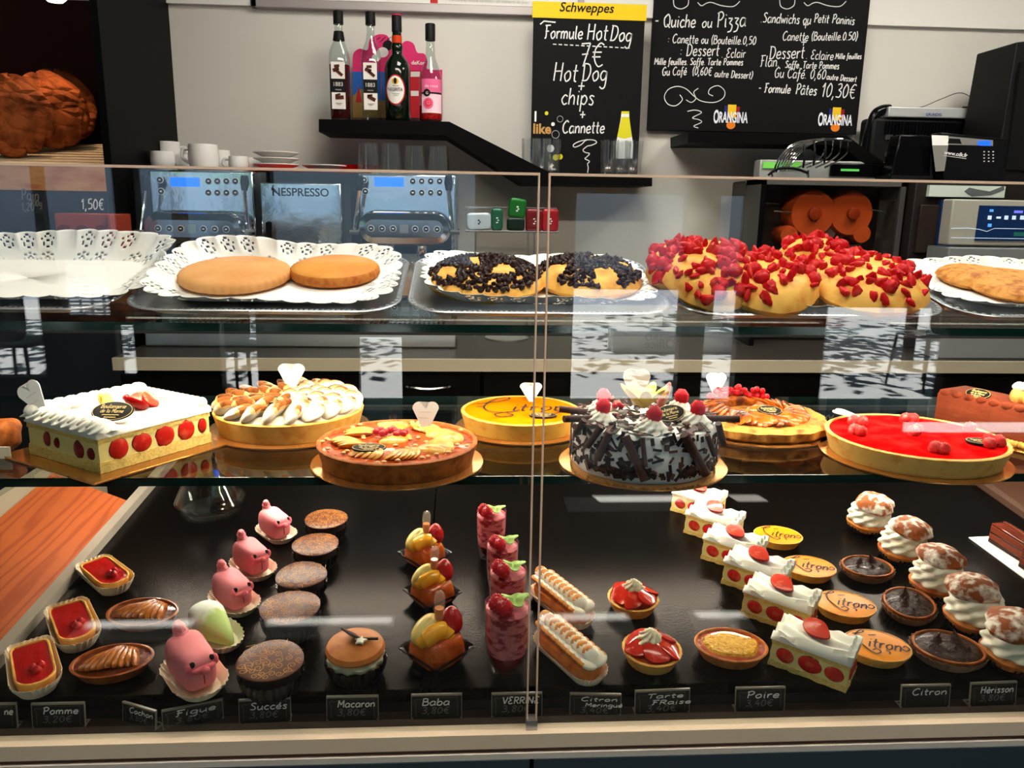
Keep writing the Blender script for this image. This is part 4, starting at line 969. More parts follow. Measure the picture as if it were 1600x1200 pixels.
# long weighing display behind the juicer
sy = 1.64; zj = o.z + h_ + .0045
a, b = atY(1188, 249, sy - .06), atY(1394, 279, sy - .06)
o = Vector(((a.x + b.x) / 2, sy - .08, zj)); w_ = (b.x - a.x) / 2; h_ = a.z - zj
t = thing('display_unit', 'long silver and black display unit with a green readout behind the wire basket', 'display unit', o)
MB().bx(-w_, w_, .02, .075, 0, h_).build('casing', M('casing_silver', (178, 180, 176), .35, .4), t, bevel=.004)
def LD(u, v): return atY(u, v, sy - .06) - o
a, b = LD(1297, 255), LD(1392, 277); q = MB(); q.bx(a.x, b.x, .012, .021, b.z, a.z, 0); ws = q.build('window', BLACKG, t, bevel=.003)
a, b = LD(1312, 264), LD(1340, 268); MB().bx(a.x, b.x, .010, .0125, b.z, a.z).build('readout', M('green_readout', (70, 160, 70), .4, emit=.7, ecol=(90, 190, 80)), ws)
a, b = LD(1192, 253), LD(1250, 264); MB().bx(a.x, b.x, .014, .021, b.z, a.z).build('green_panel', M('green_panel', (110, 190, 80), .4, emit=.35), t)
# radio on the right wall shelf
ry = 1.665
a, b = atY(1362, 165, ry), atY(1533, 285, ry)
o = Vector(((a.x + b.x) / 2, ry, b.z)); w_ = (b.x - a.x) / 2; h_ = a.z - b.z
t = thing('radio', 'black portable radio with a silver handle band on the right wall shelf', 'radio', o)
def LR(u, v, d=0): return atY(u, v, ry + d) - o
MB().bx(-w_ * .93, w_ * .93, .01, .10, 0, h_ * .86).build('body', BLACKM, t, bevel=.012)
hb = MB(); 
for s_ in (-1, 1): MB().tube(smoothpts([(s_ * w_ * .94, .04, 0), (s_ * w_ * .92, .035, h_ * .5), (s_ * w_ * .86, .03, h_ * .86), (s_ * w_ * .76, .03, h_ * .95), (s_ * w_ * .62, .03, h_ * .965)], 6), .018, 10).build('handle_side', BLACKG, t)
pass
a, b = LR(1389, 168), LR(1526, 186); sbm = MB(); sbm.bx(a.x, b.x, .0, .05, b.z, a.z + .004); so = sbm.build('silver_band', M('radio_silver', (196, 198, 196), .4, .4), t, bevel=.004)
q = MB(); a = LR(1446, 181); type_text(q, 'GRUNDIG', (a.x, -.0012, a.z), EX, EZ, LR(1471, 181).x - a.x, 0, bold=.02); q.build('lettering', M('radio_blue', (40, 60, 130), .5), so, smooth=False)
gr = MB()
for k in range(26): x = -w_ * .72 + k * w_ * .056; gr.bx(x, x + w_ * .03, .002, .01, h_ * .62, h_ * .8)
gr.build('grille', BLACKG, t)
kn = MB()
for j in range(2):
    for k in range(3): a = LR(1386 + k * 4, 214 + j * 27); MB().bx(a.x - .003, a.x + .003, .002, .01, a.z - .008, a.z + .008).build('button', STEEL, t)
MB().tube(smoothpts([tuple(LR(u, v, .04)) for u, v in ((1410, 168), (1440, 167), (1470, 155), (1500, 145), (1520, 155), (1523, 168))], 8), .0012, 6).build('aerial_wire', BLACKM, t)
# black cabinet under the terminals
hy = 1.345
a, b = atY(1438, 282, hy), atY(1680, 400, hy)
o = Vector(((a.x + b.x) / 2, hy, ct)); w_ = (b.x - a.x) / 2; h_ = a.z - ct
t = thing('till_cabinet', 'dark cabinet carrying the card terminals beside the juicer', 'cabinet', o)
MB().bx(-w_, w_, .02, .44, 0, h_).build('body', M('cabinet_brown_black', (36, 30, 28), .45), t, bevel=.003)
def LH(u, v): return atY(u, v, hy) - o
a, b = LH(1442, 320), LH(1468, 396); MB().bx(a.x, b.x, .008, .02, b.z, a.z).build('door', M('cabinet_door', (46, 36, 32), .4), t, bevel=.002)
a, b = LH(1472, 312), LH(1494, 400); MB().bx(a.x, b.x, .0, .02, b.z, a.z).build('blue_strip', M('blue_strip', (22, 44, 84), .3), t)
a, b = LH(1455, 289), LH(1571, 309); q = MB(); q.bx(a.x, b.x, .006, .02, b.z, a.z); lo_ = q.build('slot_label', M('slot_white', (206, 214, 204), .5), t)
q = MB(); pts = [LH(u, v) for u, v in ((1508, 299), (1516, 293), (1530, 296), (1548, 299), (1571, 290), (1571, 297), (1550, 305), (1520, 307))]; q.add([(p_.x, .005, p_.z) for p_ in pts], [tuple(range(8))]); q.build('dark_curve', M('label_grey', (96, 98, 100), .5), lo_, smooth=False)
CT2 = ct + h_
# till screen in front
sy2 = 1.2
a, b = atY(1490, 311, sy2), atY(1720, 400, sy2)
o = Vector(((a.x + b.x) / 2, sy2, ct)); w_ = (b.x - a.x) / 2; h_ = a.z - ct
t = thing('till_screen', 'beige till screen with blue icons at the right edge', 'till', o)
def LS(u, v): return atY(u, v, sy2) - o
MB().bx(-w_, w_, .0, .05, LS(0 + 1560, 384).z, h_).build('bezel', M('till_beige', (170, 166, 154), .4), t, bevel=.004)
MB().bx(-w_, w_, -.01, .10, 0, LS(1560, 387).z).build('base', M('till_grey', (124, 126, 126), .4), t, bevel=.004)
a, b = LS(1530, 321), LS(1712, 378); q = MB(); q.bx(a.x, b.x, -.003, .0, b.z, a.z); so = q.build('display', M('screen_navy', (14, 30, 58), .12, emit=.5, ecol=(16, 40, 80)), t)
q = MB()
for (u, v, w2, h2, mi) in ((1548, 329, 6, 4, 1), (1590, 331, 14, 4, 2), (1545, 340, 6, 6, 0), (1559, 340, 7, 3, 0), (1571, 340, 6, 6, 0), (1583, 340, 6, 6, 0), (1596, 340, 7, 6, 0), (1545, 352, 6, 5, 1), (1592, 366, 20, 6, 3)):
    c = LS(u, v); k = px(atY(u, v, sy2)); q.bx(c.x - w2 / 2 * k, c.x + w2 / 2 * k, -.0042, -.0032, c.z - h2 / 2 * k, c.z + h2 / 2 * k, mi)
q.ribbon([(LS(u, 0).x, -.0036, LS(0 + 1500, v).z) for u, v in ((1532, 357), (1560, 356), (1580, 358), (1592, 361), (1604, 356), (1712, 356))], .0015, EN, 0); q.ribbon([(LS(1534, 0).x, -.0036, LS(1534, 372).z), (LS(1712, 0).x, -.0036, LS(1534, 372).z)], .0015, EN, 0)
q.build('icons', [M('icon_white', (190, 206, 226), .4, emit=.8), M('icon_blue', (80, 150, 230), .4, emit=.8), M('icon_violet', (110, 110, 230), .4, emit=.8), M('icon_green', (30, 90, 80), .4, emit=.4)], so, smooth=False)
# card terminals on the cabinet
ky = 1.46
a, b = atY(1398, 210, ky), atY(1450, 270, ky)
t = thing('card_terminal', 'plain black terminal turned away, left of the printed one', 'terminal', (((a.x + b.x) / 2), ky, CT2), rotz(0))
w_ = (b.x - a.x) / 2; zt2 = a.z - CT2
MB().prism([(-w_, 0, 0), (w_ * 1.15, 0, 0), (w_, 0, zt2 * .97), (w_ * .6, 0, zt2), (-w_ * .7, 0, zt2)][::-1], (0, .06, 0)).build('housing', BLACKG, t, bevel=.004)
MB().bx(-w_ * 1.1, w_ * 1.1, -.02, .08, 0, .018).build('base', BLACKM, t)
a, b = atY(1455, 208, ky), atY(1556, 268, ky)
o = Vector((a.x + .012, ky - .03, CT2 + .0005)); w_ = b.x - a.x; h_ = a.z - o.z
t = thing('payment_display', 'black payment terminal with a silver top band and small blue screen', 'terminal', o)
def LK(u, v): return atY(u, v, ky - .032) - o
MB().prism([(.03, 0, 0), (w_, 0, 0), (w_, 0, h_ * .9), (.0, 0, h_)][::-1], (0, .06, 0)).build('housing', M('terminal_black', (16, 16, 18), .2), t, bevel=.003)
q = MB(); pts = [LK(u, v) for u, v in ((1456, 211), (1482, 212), (1482, 227), (1457, 227))]; q.add([(p_.x, -.001, p_.z) for p_ in pts], [(0, 3, 2, 1)], 0)  # first quad is a white glare painted on the terminal face
pts = [LK(u, v) for u, v in ((1457, 227), (1482, 227), (1476, 267), (1462, 268))]; q.add([(p_.x, -.001, p_.z) for p_ in pts], [(0, 3, 2, 1)], 2)
pts = [LK(u, v) for u, v in ((1482, 213), (1552, 219), (1552, 228), (1482, 226))]; q.add([(p_.x, -.001, p_.z) for p_ in pts], [(0, 3, 2, 1)], 2)
pts = [LK(u, v) for u, v in ((1483, 216), (1500, 217), (1503, 225), (1481, 224))]; q.add([(p_.x, -.0016, p_.z) for p_ in pts], [(0, 3, 2, 1)], 3)
pts = [LK(u, v) for u, v in ((1528, 220), (1548, 220), (1548, 228), (1528, 227))]; q.add([(p_.x, -.002, p_.z) for p_ in pts], [(0, 3, 2, 1)], 1)
a = LK(1475, 241); d = LK(1511, 246) - a; type_text(q, 'www.cdk.fr', (a.x, -.0018, a.z), (d.x, 0, d.z), (-d.z, 0, d.x), d.length, 4, bold=.02); q.ribbon([(LK(1475, 243).x, -.0018, LK(1475, 243).z), (LK(1510, 248).x, -.0018, LK(1510, 248).z)], .0012, EN, 4)
for j in range(4):
    for k in range(3): c = LK(1538 + k * 7, 237 + j * 5); q.bx(c.x - .002, c.x + .002, -.002, -.001, c.z - .0015, c.z + .0015, 4)
q.build('face_print_and_glare', [M('glare_white', (236, 236, 230), .3), M('terminal_blue', (20, 70, 230), .3, emit=1.5, ecol=(30, 90, 255)), M('terminal_silver', (150, 148, 142), .35, .4), BLACKM, CHALK], t, smooth=False)
# loudspeaker at the right edge
a, b = atY(1568, 64, 1.44), atY(1551, 282, 1.44)
t = thing('loudspeaker', 'tall matt black loudspeaker cut off by the right edge', 'loudspeaker', (b.x + .138, 1.45, CT2))
hs = a.z - CT2
q = MB(); q.loft([[(-.14, -.02, 0), (.14, -.02, 0), (.14, .19, 0), (-.14, .19, 0)], [(-.118, 0, hs), (.14, 0, hs + .03), (.14, .19, hs + .03), (-.118, .19, hs)]]); q.build('cabinet', BLACKM, t, bevel=.004, smooth=False)
MB().bx(-.11, .13, -.024, -.012, .04, hs - .06).build('grille_cloth', M('speaker_cloth', (5, 5, 6), .9), t)
# ------------------------------------------------------------------ food materials
CREAM = M('whipped_cream', (252, 247, 234), .55, sss=.15, bump=(90, .12, .002))
CREAMY = M('pale_yellow_cream', (252, 244, 222), .5, sss=.15)
SPONGE = M('yellow_sponge', (248, 216, 130), .85, noise=(240, (230, 184, 88), .4, .7), bump=(300, .5, .002))
CUSTARD = M('custard_cream', (253, 232, 150), .5, sss=.1)
STRAW = M('strawberry_cut', (196, 28, 20), .35, noise=(60, (232, 104, 70), .54, .8))
def berry_slice(mb, L_, W_, th, T, skin=0, flesh=1):
    o = []
    for k in range(28):
        a = 2 * pi * k / 28; c_ = cos(a)
        o.append((L_ * (c_ if c_ < 0 else c_ * 1.15) , W_ * sin(a) * (1 - .42 * max(0, c_) ** 1.3)))
    rings = [[Vector((x * q, y * q, z)) for x, y in o] for q, z in ((.55, -th * .9), (.85, -th * .55), (1, 0), (.97, th * .16))]
    mb.loft(rings, skin, True, False, T)
    mb.loft([[Vector((x * q, y * q, z)) for x, y in o] for q, z in ((.97, th * .16), (.8, th * .22), (.3, th * .26), (.02, th * .26))], flesh, False, True, T)
FLESH = M('strawberry_flesh', (222, 62, 42), .3, noise=(55, (246, 160, 130), .5, .72), coat=.3)
STRIM = M('strawberry_rim', (104, 22, 12), .5)
STRAWD = M('strawberry_skin', (166, 8, 10), .16, coat=.5, bump=(220, .6, .002))
RASP = M('raspberry_red', (206, 28, 44), .4, sss=.1)
RASPS = M('sugared_raspberry', (196, 22, 40), .55, noise=(160, (248, 220, 222), .55, .7))
CURR = M('redcurrant', (190, 14, 24), .08, coat=.6)
CRUSTG = M('golden_crust', (244, 184, 92), .6, noise=(45, (224, 142, 60), .45, .75), bump=(160, .3, .002))
CRUSTD = M('brown_crust', (186, 104, 44), .55, noise=(60, (130, 62, 22), .42, .7), bump=(200, .5, .002))
CHOC = M('dark_chocolate', (44, 20, 14), .3)
CHOCM = M('milk_chocolate', (108, 54, 30), .35)
GOLD = M('gold_board', (224, 160, 84), .22, .85)
PAPERC = M('paper_case', (246, 232, 204), .7)
DKCASE = M('dark_pleated_case', (14, 12, 12), .3, coat=.3)
GREENL = M('leaf_green_sugar', (178, 214, 120), .5)
TRAYM = M('silver_tray', (226, 230, 236), .3, .92, bump=(60, .06, .002))
PLQ = M('plaque_black', (14, 11, 9), .6, spec=.15)
PLG = M('plaque_gold', (226, 196, 132), .4)
PICK = M('white_pick', (250, 248, 242), .5)

def raspberry(mb, c, r, mi=0, T=None):
    mb.ell(c, (r, r, r * 1.12), mi, 18, 12, lambda th, ph: .9 + .17 * abs(sin(4.5 * th + (1.5 if int((ph + 2) * 4) % 2 else 0))) * abs(sin(4 * ph + .4)), T)
def rosette(mb, c, r, h, mi=0, lobes=7, tw=.16, T=None, layers=9):
    prof = []
    for i in range(layers + 1):
        t = i / layers
        prof.append((r * (1 - t) ** .62 * (1 + .10 * sin(t * 22)) + .0004, h * t))
    mb.lathe(prof, lobes * 6, mi, c, rf=lambda th, i, z: 1 + .13 * cos(lobes * th), tw=tw, T=T)
def crust(mb, r, h, mi=0, n=64, flare=.08, rim=.006, dep=.006, sx=1, sy=1, flute=0, fl=0):
    rf = (lambda t, i, z: 1 + (flute * cos(fl * t) if i in (0, 1, 2) else 0)) if flute else None
    mb.lathe([(r * (1 - flare), 0), (r * (1 - flare * .5), h * .5), (r, h * .95), (r - rim * .3, h), (r - rim * .8, h), (r - rim, h - .001), (r - rim * 1.15, h - dep)], n, mi, (0, 0, 0), sx, sy, rf, True, True)
def fill(mb, r, z, bulge=.002, mi=0, n=48, sx=1, sy=1, wob=0, seed=0):
    mb.lathe([(r, z), (r * .85, z + bulge * .6), (r * .6, z + bulge), (r * .3, z + bulge), (r * .02, z + bulge)], n, mi, (0, 0, 0), sx, sy, (lambda t, i, q: 1) if not wob else None, False, True)
def scatter_disc(n, r, rnd, dmin=0):
    out = []
    for _ in range(n * 30):
        a = rnd.uniform(0, 2 * pi); q = r * sqrt(rnd.random()); p = (q * cos(a), q * sin(a))
        if all((p[0] - o[0]) ** 2 + (p[1] - o[1]) ** 2 > dmin * dmin for o in out): out.append(p)
        if len(out) >= n: break
    return out
def rnd_rot(rnd): return Euler((rnd.uniform(0, 6.3), rnd.uniform(0, 6.3), rnd.uniform(0, 6.3))).to_matrix().to_4x4()

# ------------------------------------------------------------------ upper shelf: silver trays propped up at the back
TT = radians(12)
TY0, TZ0 = .222, SZ2 + .001
def traypt(u, v, h=.012):
    d = ray(u, v); n = Vector((0, -sin(TT), cos(TT))); p0 = Vector((0, TY0, TZ0)) + n * h
    return CAM + d * (n.dot(p0 - CAM) / n.dot(d))
TROT = Matrix.Rotation(TT, 3, 'X')
def trot(a=0, tip=0): return (TROT @ Matrix.Rotation(radians(a), 3, 'Z') @ Matrix.Rotation(radians(tip), 3, 'X')).to_euler()
def rrect(hx, hy, r, z, n=7):
    out = []
    for k, (sx, sy) in enumerate(((1, 1), (-1, 1), (-1, -1), (1, -1))):
        for j in range(n + 1):
            t = k * pi / 2 + j * pi / 2 / n
            out.append(Vector((sx * (hx - r) + r * cos(t), sy * (hy - r) + r * sin(t), z)))
    return out
TD = .165
def tray(x0, x1, label):
    hx = (x1 - x0) / 2
    t = thing('serving_tray', label, 'tray', (x0 + hx, TY0, TZ0), (TT, 0, 0), 'silver trays on the upper shelf')
    mb = MB(); T = Matrix.Translation((0, TD, 0))
    mb.loft([rrect(hx - .030, TD - .030, .05, .001), rrect(hx - .022, TD - .022, .055, .004), rrect(hx - .012, TD - .012, .06, .013), rrect(hx - .002, TD - .002, .065, .016), rrect(hx, TD, .066, .0145), rrect(hx - .002, TD - .002, .065, .014), rrect(hx - .014, TD - .014, .06, .011), rrect(hx - .026, TD - .026, .05, .0005)], 0, True, True, T)
    mb.build('pan', TRAYM, t)
    bd = MB()
    pts = rrect(hx - .006, TD - .006, .062, .0165)
    for i in range(len(pts)):
        a, b = pts[i], pts[(i + 1) % len(pts)]; m_ = max(1, int((b - a).length / .008))
        for j in range(m_): c = a.lerp(b, j / m_); bd.box((c.x, c.y + TD, c.z - .0012), (.0045, .0045, .0024))
    bd.build('beaded_rim', TRAYM, t, smooth=False)
    zr_ = TZ0 + sin(TT) * .26 - SZ2
    rs = MB(); ya, yb_ = .20, .30
    rs.prism([(-hx * .8, ya, SZ2 + .0005), (-hx * .8, yb_, SZ2 + .0005), (-hx * .8, yb_, TZ0 + yb_ * math.tan(TT) - .002), (-hx * .8, ya, TZ0 + ya * math.tan(TT) - .002)], (hx * 1.6, 0, 0))
    ro = rs.build('tray_riser', M('riser_bronze', (120, 70, 40), .25, .5), loc=(x0 + hx, TY0, 0), smooth=False)
    tag(ro, 'bronze riser under the ' + label.replace('silver tray', 'tray', 1).replace(' with a beaded rim', ''), 'riser', 'riser blocks under the trays')
    return t
tray(-.965, -.535, 'silver tray at the far left with only a doily on it')
tray(-.525, -.099, 'silver tray holding two plain round biscuits')
tray(-.090, .337, 'silver tray holding two chocolate chip brioches')
tray(.344, .792, 'silver tray with a beaded rim heaped with raspberry brioches')
tray(.800, 1.22, 'silver tray at the right edge holding flat nut pastries')

def doily(cx, hx, hy, cy, label, up, seed):
    """paper lace: scalloped edge, real cut-outs; up(t) tells how far the edge stands up"""
    base = rrect(hx, hy, .075, 0, 10); n_ = len(base)
    seg = [(base[(i + 1) % n_] - base[i]).length for i in range(n_)]; tot = sum(seg)
    nsc = int(tot / .040); per = 12; N = nsc * per
    path = []; i = 0; acc = 0
    for j in range(N):
        d = tot * j / N
        while acc + seg[i] < d: acc += seg[i]; i += 1
        path.append(base[i].lerp(base[(i + 1) % n_], (d - acc) / seg[i]))
    srow = [0.01, .3, .52, .62] + [.66 + .02 * k for k in range(18)]
    vs = []
    for s_ in srow:
        for j in range(N):
            ph = (j % per) / per; p = path[j]; t = atan2(p.y / hy, p.x / hx)
            k = s_ * (1 + .055 * (abs(sin(pi * ph)) ** .7 - .4) * max(0, (s_ - .80) / .2))
            lift = max(0, (s_ - .70) / .30); u_ = max(up(t), .016)
            z = .003 + lift ** 1.2 * u_ + lift * .003 * sin(5 * t + seed) + .001 * nz((p.x * s_ * 30, p.y * s_ * 30, seed))
            pull = 1 - .10 * lift ** 1.6 * min(u_ / .05, 1)
            vs.append((p.x * k * pull, p.y * k * pull, z))
    fs = []
    flower = {(16, 5), (16, 6), (14, 3), (15, 3), (14, 8), (15, 8), (18, 4), (18, 7), (13, 5), (13, 6), (17, 2), (17, 9), (19, 5), (19, 6)}
    inner = {(9, 2), (9, 3), (8, 5), (8, 6), (9, 8), (9, 9), (7, 4), (7, 7), (10, 5), (10, 6), (6, 10), (6, 1)}
    for i in range(len(srow) - 1):
        for j in range(N):
            sc = j // per
            if ((i, j % per) in flower and (sc + seed) % 4 != 3) or ((i, j % per) in inner and (sc + seed) % 3 != 1): continue
            fs.append((i * N + j, i * N + (j + 1) % N, (i + 1) * N + (j + 1) % N, (i + 1) * N + j))
    ob = MB().add(vs, fs).build('doily', PAPER, loc=Vector((cx, TY0, TZ0)) + TROT @ Vector((0, cy, .0065)), rot=(TT, 0, 0), ang=180)
    so = ob.modifiers.new('thick', 'SOLIDIFY'); so.thickness = .0004
    return tag(ob, label, 'doily', 'paper lace doilies on the trays')
doily(-.73, .235, .155, .172, 'white lace doily curling up high on the leftmost empty tray', lambda t: .010 + .036 * max(0, sin(t)) ** .7 + .018 * max(0, cos(t)) ** 2, 1)
doily(-.312, .205, .15, .165, 'white lace doily under the two plain biscuits', lambda t: .010 + .024 * max(0, sin(t)) + .022 * max(0, -cos(t)), 4)
doily(.123, .20, .145, .160, 'white lace doily under the chocolate chip brioches', lambda t: .012 + .012 * max(0, -sin(t)) + .016 * max(0, -cos(t)), 2)
doily(.545, .205, .15, .155, 'white lace doily under the raspberry brioches, a corner folded up', lambda t: .012 + .035 * max(0, cos(t - 3.9)) ** 6, 3)
doily(1.01, .20, .14, .165, 'white lace doily under the nut pastries at the right edge', lambda t: .012 + .01 * max(0, sin(t)), 6)

def ontray(name, u, v, cat, label, a=0, tip=0, group=None, h=.0125):
    return thing(name, label, cat, traypt(u, v, h), trot(a, tip), group)
BISC = M('biscuit_gold', (222, 152, 70), .6, noise=(14, (206, 126, 48), .4, .7), bump=(120, .25, .002))
for (u, v, r, lb) in ((369, 437, .091, 'large flat plain biscuit on the lace doily, the left of two'), (524, 431, .076, 'flat golden biscuit with a browned edge, right of the paler one')):
    rim_ = M('biscuit_brown_edge', (196, 118, 50), .6, noise=(80, (168, 88, 32), .45, .7))
    t = ontray('biscuit', u, v, 'biscuit', lb, jit(30), 0, 'plain biscuits')
    MB().lathe([(r * .93, 0), (r, .005), (r * .99, .013), (r * .955, .0175), (r * .85, .0205), (r * .5, .0235), (r * .02, .025)], 120, [1, 1, 1, 0, 0, 0] if r < .08 else 0, rf=lambda th, i, z: 1 + (.012 * cos(40 * th) if i < 4 else 0) + .015 * sin(2 * th + 1)).build('biscuit_body', [BISC if r < .08 else M('biscuit_pale', (226, 168, 108), .6, noise=(14, (214, 146, 82), .4, .7), bump=(120, .2, .002)), rim_], t, ang=60)
BRIO = M('brioche_gold', (240, 186, 92), .5, noise=(26, (206, 128, 48), .48, .72), bump=(70, .25, .004))
CHIP = M('chocolate_chip', (38, 18, 16), .35)
def dome(r, h): return [(r * .9, 0), (r, h * .25), (r * .94, h * .55), (r * .74, h * .85), (r * .4, h), (r * .02, h * 1.02)]
def domez(r, h, q):
    pr = dome(r, h)[1:]
    for (r1, z1), (r2, z2) in zip(pr, pr[1:]):
        if r2 <= q <= r1: return z2 + (z1 - z2) * (q - r2) / (r1 - r2)
    return h
for (u, v, r, lb, sd) in ((758, 448, .100, 'chocolate chip brioche thickly covered with dark chips, left of two', 3), (918, 445, .094, 'chocolate chip brioche with bare golden rim, right of two', 5)):
    t = ontray('chocolate_chip_brioche', u, v, 'brioche', lb, 0, 0, 'chocolate chip brioches')
    MB().lathe(dome(r, .040), 64, rf=lambda th, i, z: 1 + .02 * sin(5 * th + sd) + .012 * cos(17 * th)).build('bun', BRIO, t)
    rnd = random.Random(sd); mb = MB()
    for (x, y) in scatter_disc(330, r * .93, rnd, .007):
        if nz((x * 22 + sd, y * 22, 1)) < -.22 + (0 if sd == 3 else .1): continue
        q = sqrt(x * x + y * y); z = domez(r, .040, q); s_ = rnd.uniform(.0045, .0066)
        mb.lathe([(s_, -.002), (s_ * .95, s_ * .35), (s_ * .45, s_ * .9), (s_ * .08, s_ * 1.4)], 8, c=(0, 0, 0), T=Matrix.Translation((x, y, z)) @ Euler((rnd.uniform(-.9, .9), rnd.uniform(-.9, .9), 0)).to_matrix().to_4x4())
    mb.build('chocolate_chips', CHIP, t, kind='stuff')
RASPB = M('candied_raspberry', (190, 14, 22), .4, noise=(70, (224, 84, 70), .55, .8))
for k, (u, v, r, tip, a, lb) in enumerate(((1064, 436, .060, 26, -15, 'raspberry brioche leaning at the back left of the heap'), (1112, 446, .082, 22, -10, 'raspberry brioche second from the left in the heap, leaning'), (1190, 461, .088, 10, 5, 'big raspberry brioche at the front of the heap, thick with berries'), (1275, 430, .075, 16, 8, 'raspberry brioche at the back of the heap, partly hidden'), (1350, 462, .097, 8, -6, 'raspberry brioche with one lone berry on its bare side, at the right'))):
    t = ontray('raspberry_brioche', u, v - 3, 'brioche', lb, a, tip, 'raspberry brioches', .013 + r * sin(radians(tip)) * .8)
    MB().lathe(dome(r, .05), 56, rf=lambda th, i, z: 1 + .03 * sin(4 * th + k) + .01 * cos(15 * th)).build('bun', BRIO, t)
    rnd = random.Random(20 + k); mb = MB()
    for (x, y) in scatter_disc(66 if r > .08 else 46, r * .95, rnd, .0115):
        if nz((x * 18 + k * 3, y * 18, 5)) < -.34: continue
        q = sqrt(x * x + y * y); z = domez(r, .05, q); s_ = rnd.choice((.0062, .0075, .0088, .0098, .0124))
        if s_ > .012: raspberry(mb, (0, 0, 0), s_, 0, Matrix.Translation((x, y, z + .002)) @ rnd_rot(rnd))
        else: mb.ell((0, 0, 0), (s_ * 1.35, s_ * .95, s_ * .6), 0, 12, 8, lambda th, ph: 1 + .28 * sin(3 * th + k) * cos(2 * ph), Matrix.Translation((x, y, z + .002)) @ rnd_rot(rnd))
    mb.build('raspberry_pieces', RASPB, t, kind='stuff')
for (u, v, r, lb, sd) in ((1520, 440, .06, 'flat pale nut pastry behind the browner one at the right edge', 2), (1584, 452, .086, 'flat golden brown nut pastry cut off by the right edge', 8)):
    t = ontray('nut_pastry', u, v, 'pastry', lb, 10, 0, 'nut pastries')
    MB().lathe(dome(r, .026), 60, sx=1.12, rf=lambda th, i, z: 1 + .06 * sin(3 * th + sd) + .05 * nz((cos(th) * 4, sin(th) * 4, i * .9 + sd))).build('pastry_body', M('nut_pastry', (214, 150, 74), .6, noise=(60, (168, 96, 36), .45, .66), bump=(60, .8, .006)), t)
# ------------------------------------------------------------------ middle shelf
def onmid(u, v, h=0): p = atZ(u, v, SZ1); p.z = SZ1 + h; return p
def round_board(p, r, label):
    return tag(MB().lathe([(r - .001, 0), (r, .0008), (r, .0024), (r - .003, .003), (r * .3, .003)], 72).build('cake_board', GOLD, loc=(p.x, p.y, SZ1 + .0005)), label, 'cake board', 'gold cake boards')
CB = .0038
def heart_outline(w_, h_):
    top = []
    for k in range(9): t = pi - k * pi / 8; top.append((-w_ * .25 + w_ * .27 * cos(t), h_ * .78 + h_ * .22 * sin(t)))
    for k in range(9): t = pi - k * pi / 8; top.append((w_ * .25 + w_ * .27 * cos(t), h_ * .78 + h_ * .22 * sin(t)))
    return top + [(w_ * .08, .0), (-w_ * .08, .0)]
def pick(p, w_, h_, label, rz=0, tip=-8, lean=0):
    t = thing('heart_pick', label, 'cake pick', p, (Matrix.Rotation(radians(rz), 3, 'Z') @ Matrix.Rotation(radians(lean), 3, 'Y') @ Matrix.Rotation(radians(tip), 3, 'X')).to_euler(), 'white heart picks')
    MB().prism([(x, -.0008, z) for x, z in heart_outline(w_, h_)], (0, .0016, 0)).build('blade', PICK, t, smooth=False)
    q = MB()
    for k in range(2): q.ribbon([(-w_ * .26 + w_ * .04 * j, -.0012, h_ * (.66 - .2 * k) + h_ * .02 * sin(j * 2.1)) for j in range(13 - 3 * k)], .0006, EN)
    q.build('fine_print', M('pick_print', (205, 190, 175), .7), t, smooth=False)
    return t
def plaque(p, r, label, rot=(0, 0, 0), sy=.62):
    t = thing('cake_plaque', label, 'plaque', p, rot, 'dark oval name plaques')
    MB().lathe([(r * .98, 0), (r, .0006), (r * .98, .0016), (r * .9, .002), (r * .02, .002)], 40, sy=sy).build('oval', PLQ, t)
    q = MB(); q.ribbon([(r * .93 * cos(2 * pi * k / 40), r * .93 * sy * sin(2 * pi * k / 40), .0023) for k in range(41)], .0007, EZ)
    EYv = Vector((0, 1, 0))
    write(q, 'Boulangerie', (-r * .62, r * .16, .0023), EX, EYv, r * 1.2, .0008, 0, r * .34, EZ); write(q, 'de la Marne', (-r * .55, -r * .12, .0023), EX, EYv, r * 1.1, .0008, 0, r * .3, EZ)
    for k in range(2): q.ribbon([(-r * (.4 - .14 * k) + r * .1 * j * (1 - .3 * k), -r * (.27 + .15 * k) + r * .02 * (j % 2), .0023) for j in range(9)], .0014, EZ)
    q.build('gold_lettering', PLG, t, smooth=False); return t

# strawberry gateau
P0, PR, PL_ = onmid(158, 745), onmid(331, 694), onmid(38, 722)
ex = (PR - P0); LX = ex.length; ang = atan2(ex.y, ex.x); LY = (PL_ - P0).dot(Vector((-sin(ang), cos(ang), 0))) * 1.15
t = thing('strawberry_gateau', 'big rectangular strawberry cream gateau on a square gold board', 'cake', (P0.x, P0.y, SZ1 + CB), (0, 0, ang))
bm_ = MB().bx(-.028, LX + .035, -.028, LY + .035, 0, .003)
bo = bm_.build('cake_board', GOLD, loc=(P0.x, P0.y, SZ1 + .0004), rot=(0, 0, ang), bevel=.0006); tag(bo, 'rectangular gold board under the strawberry gateau', 'cake board', 'gold cake boards')
wobf = lambda x, y: .0018 * nz((x * 60, y * 60, 3))
def layer(z0, z1, mat, nm, off=0, rough=.0016):
    q = MB(); n = 30; rings = []
    for z in (z0, (z0 + z1) / 2, z1):
        ring = []
        for (xa, ya, xb, yb_) in ((off, off, LX - off, off), (LX - off, off, LX - off, LY - off), (LX - off, LY - off, off, LY - off), (off, LY - off, off, off)):
            for k in range(n):
                x, y = xa + (xb - xa) * k / n, ya + (yb_ - ya) * k / n; j_ = rough * nz((x * 130, y * 130, z * 200))
                ring.append(Vector((x + j_, y + j_, z)))
        rings.append(ring)
    q.loft(rings); return q.build(nm, mat, t, ang=50)
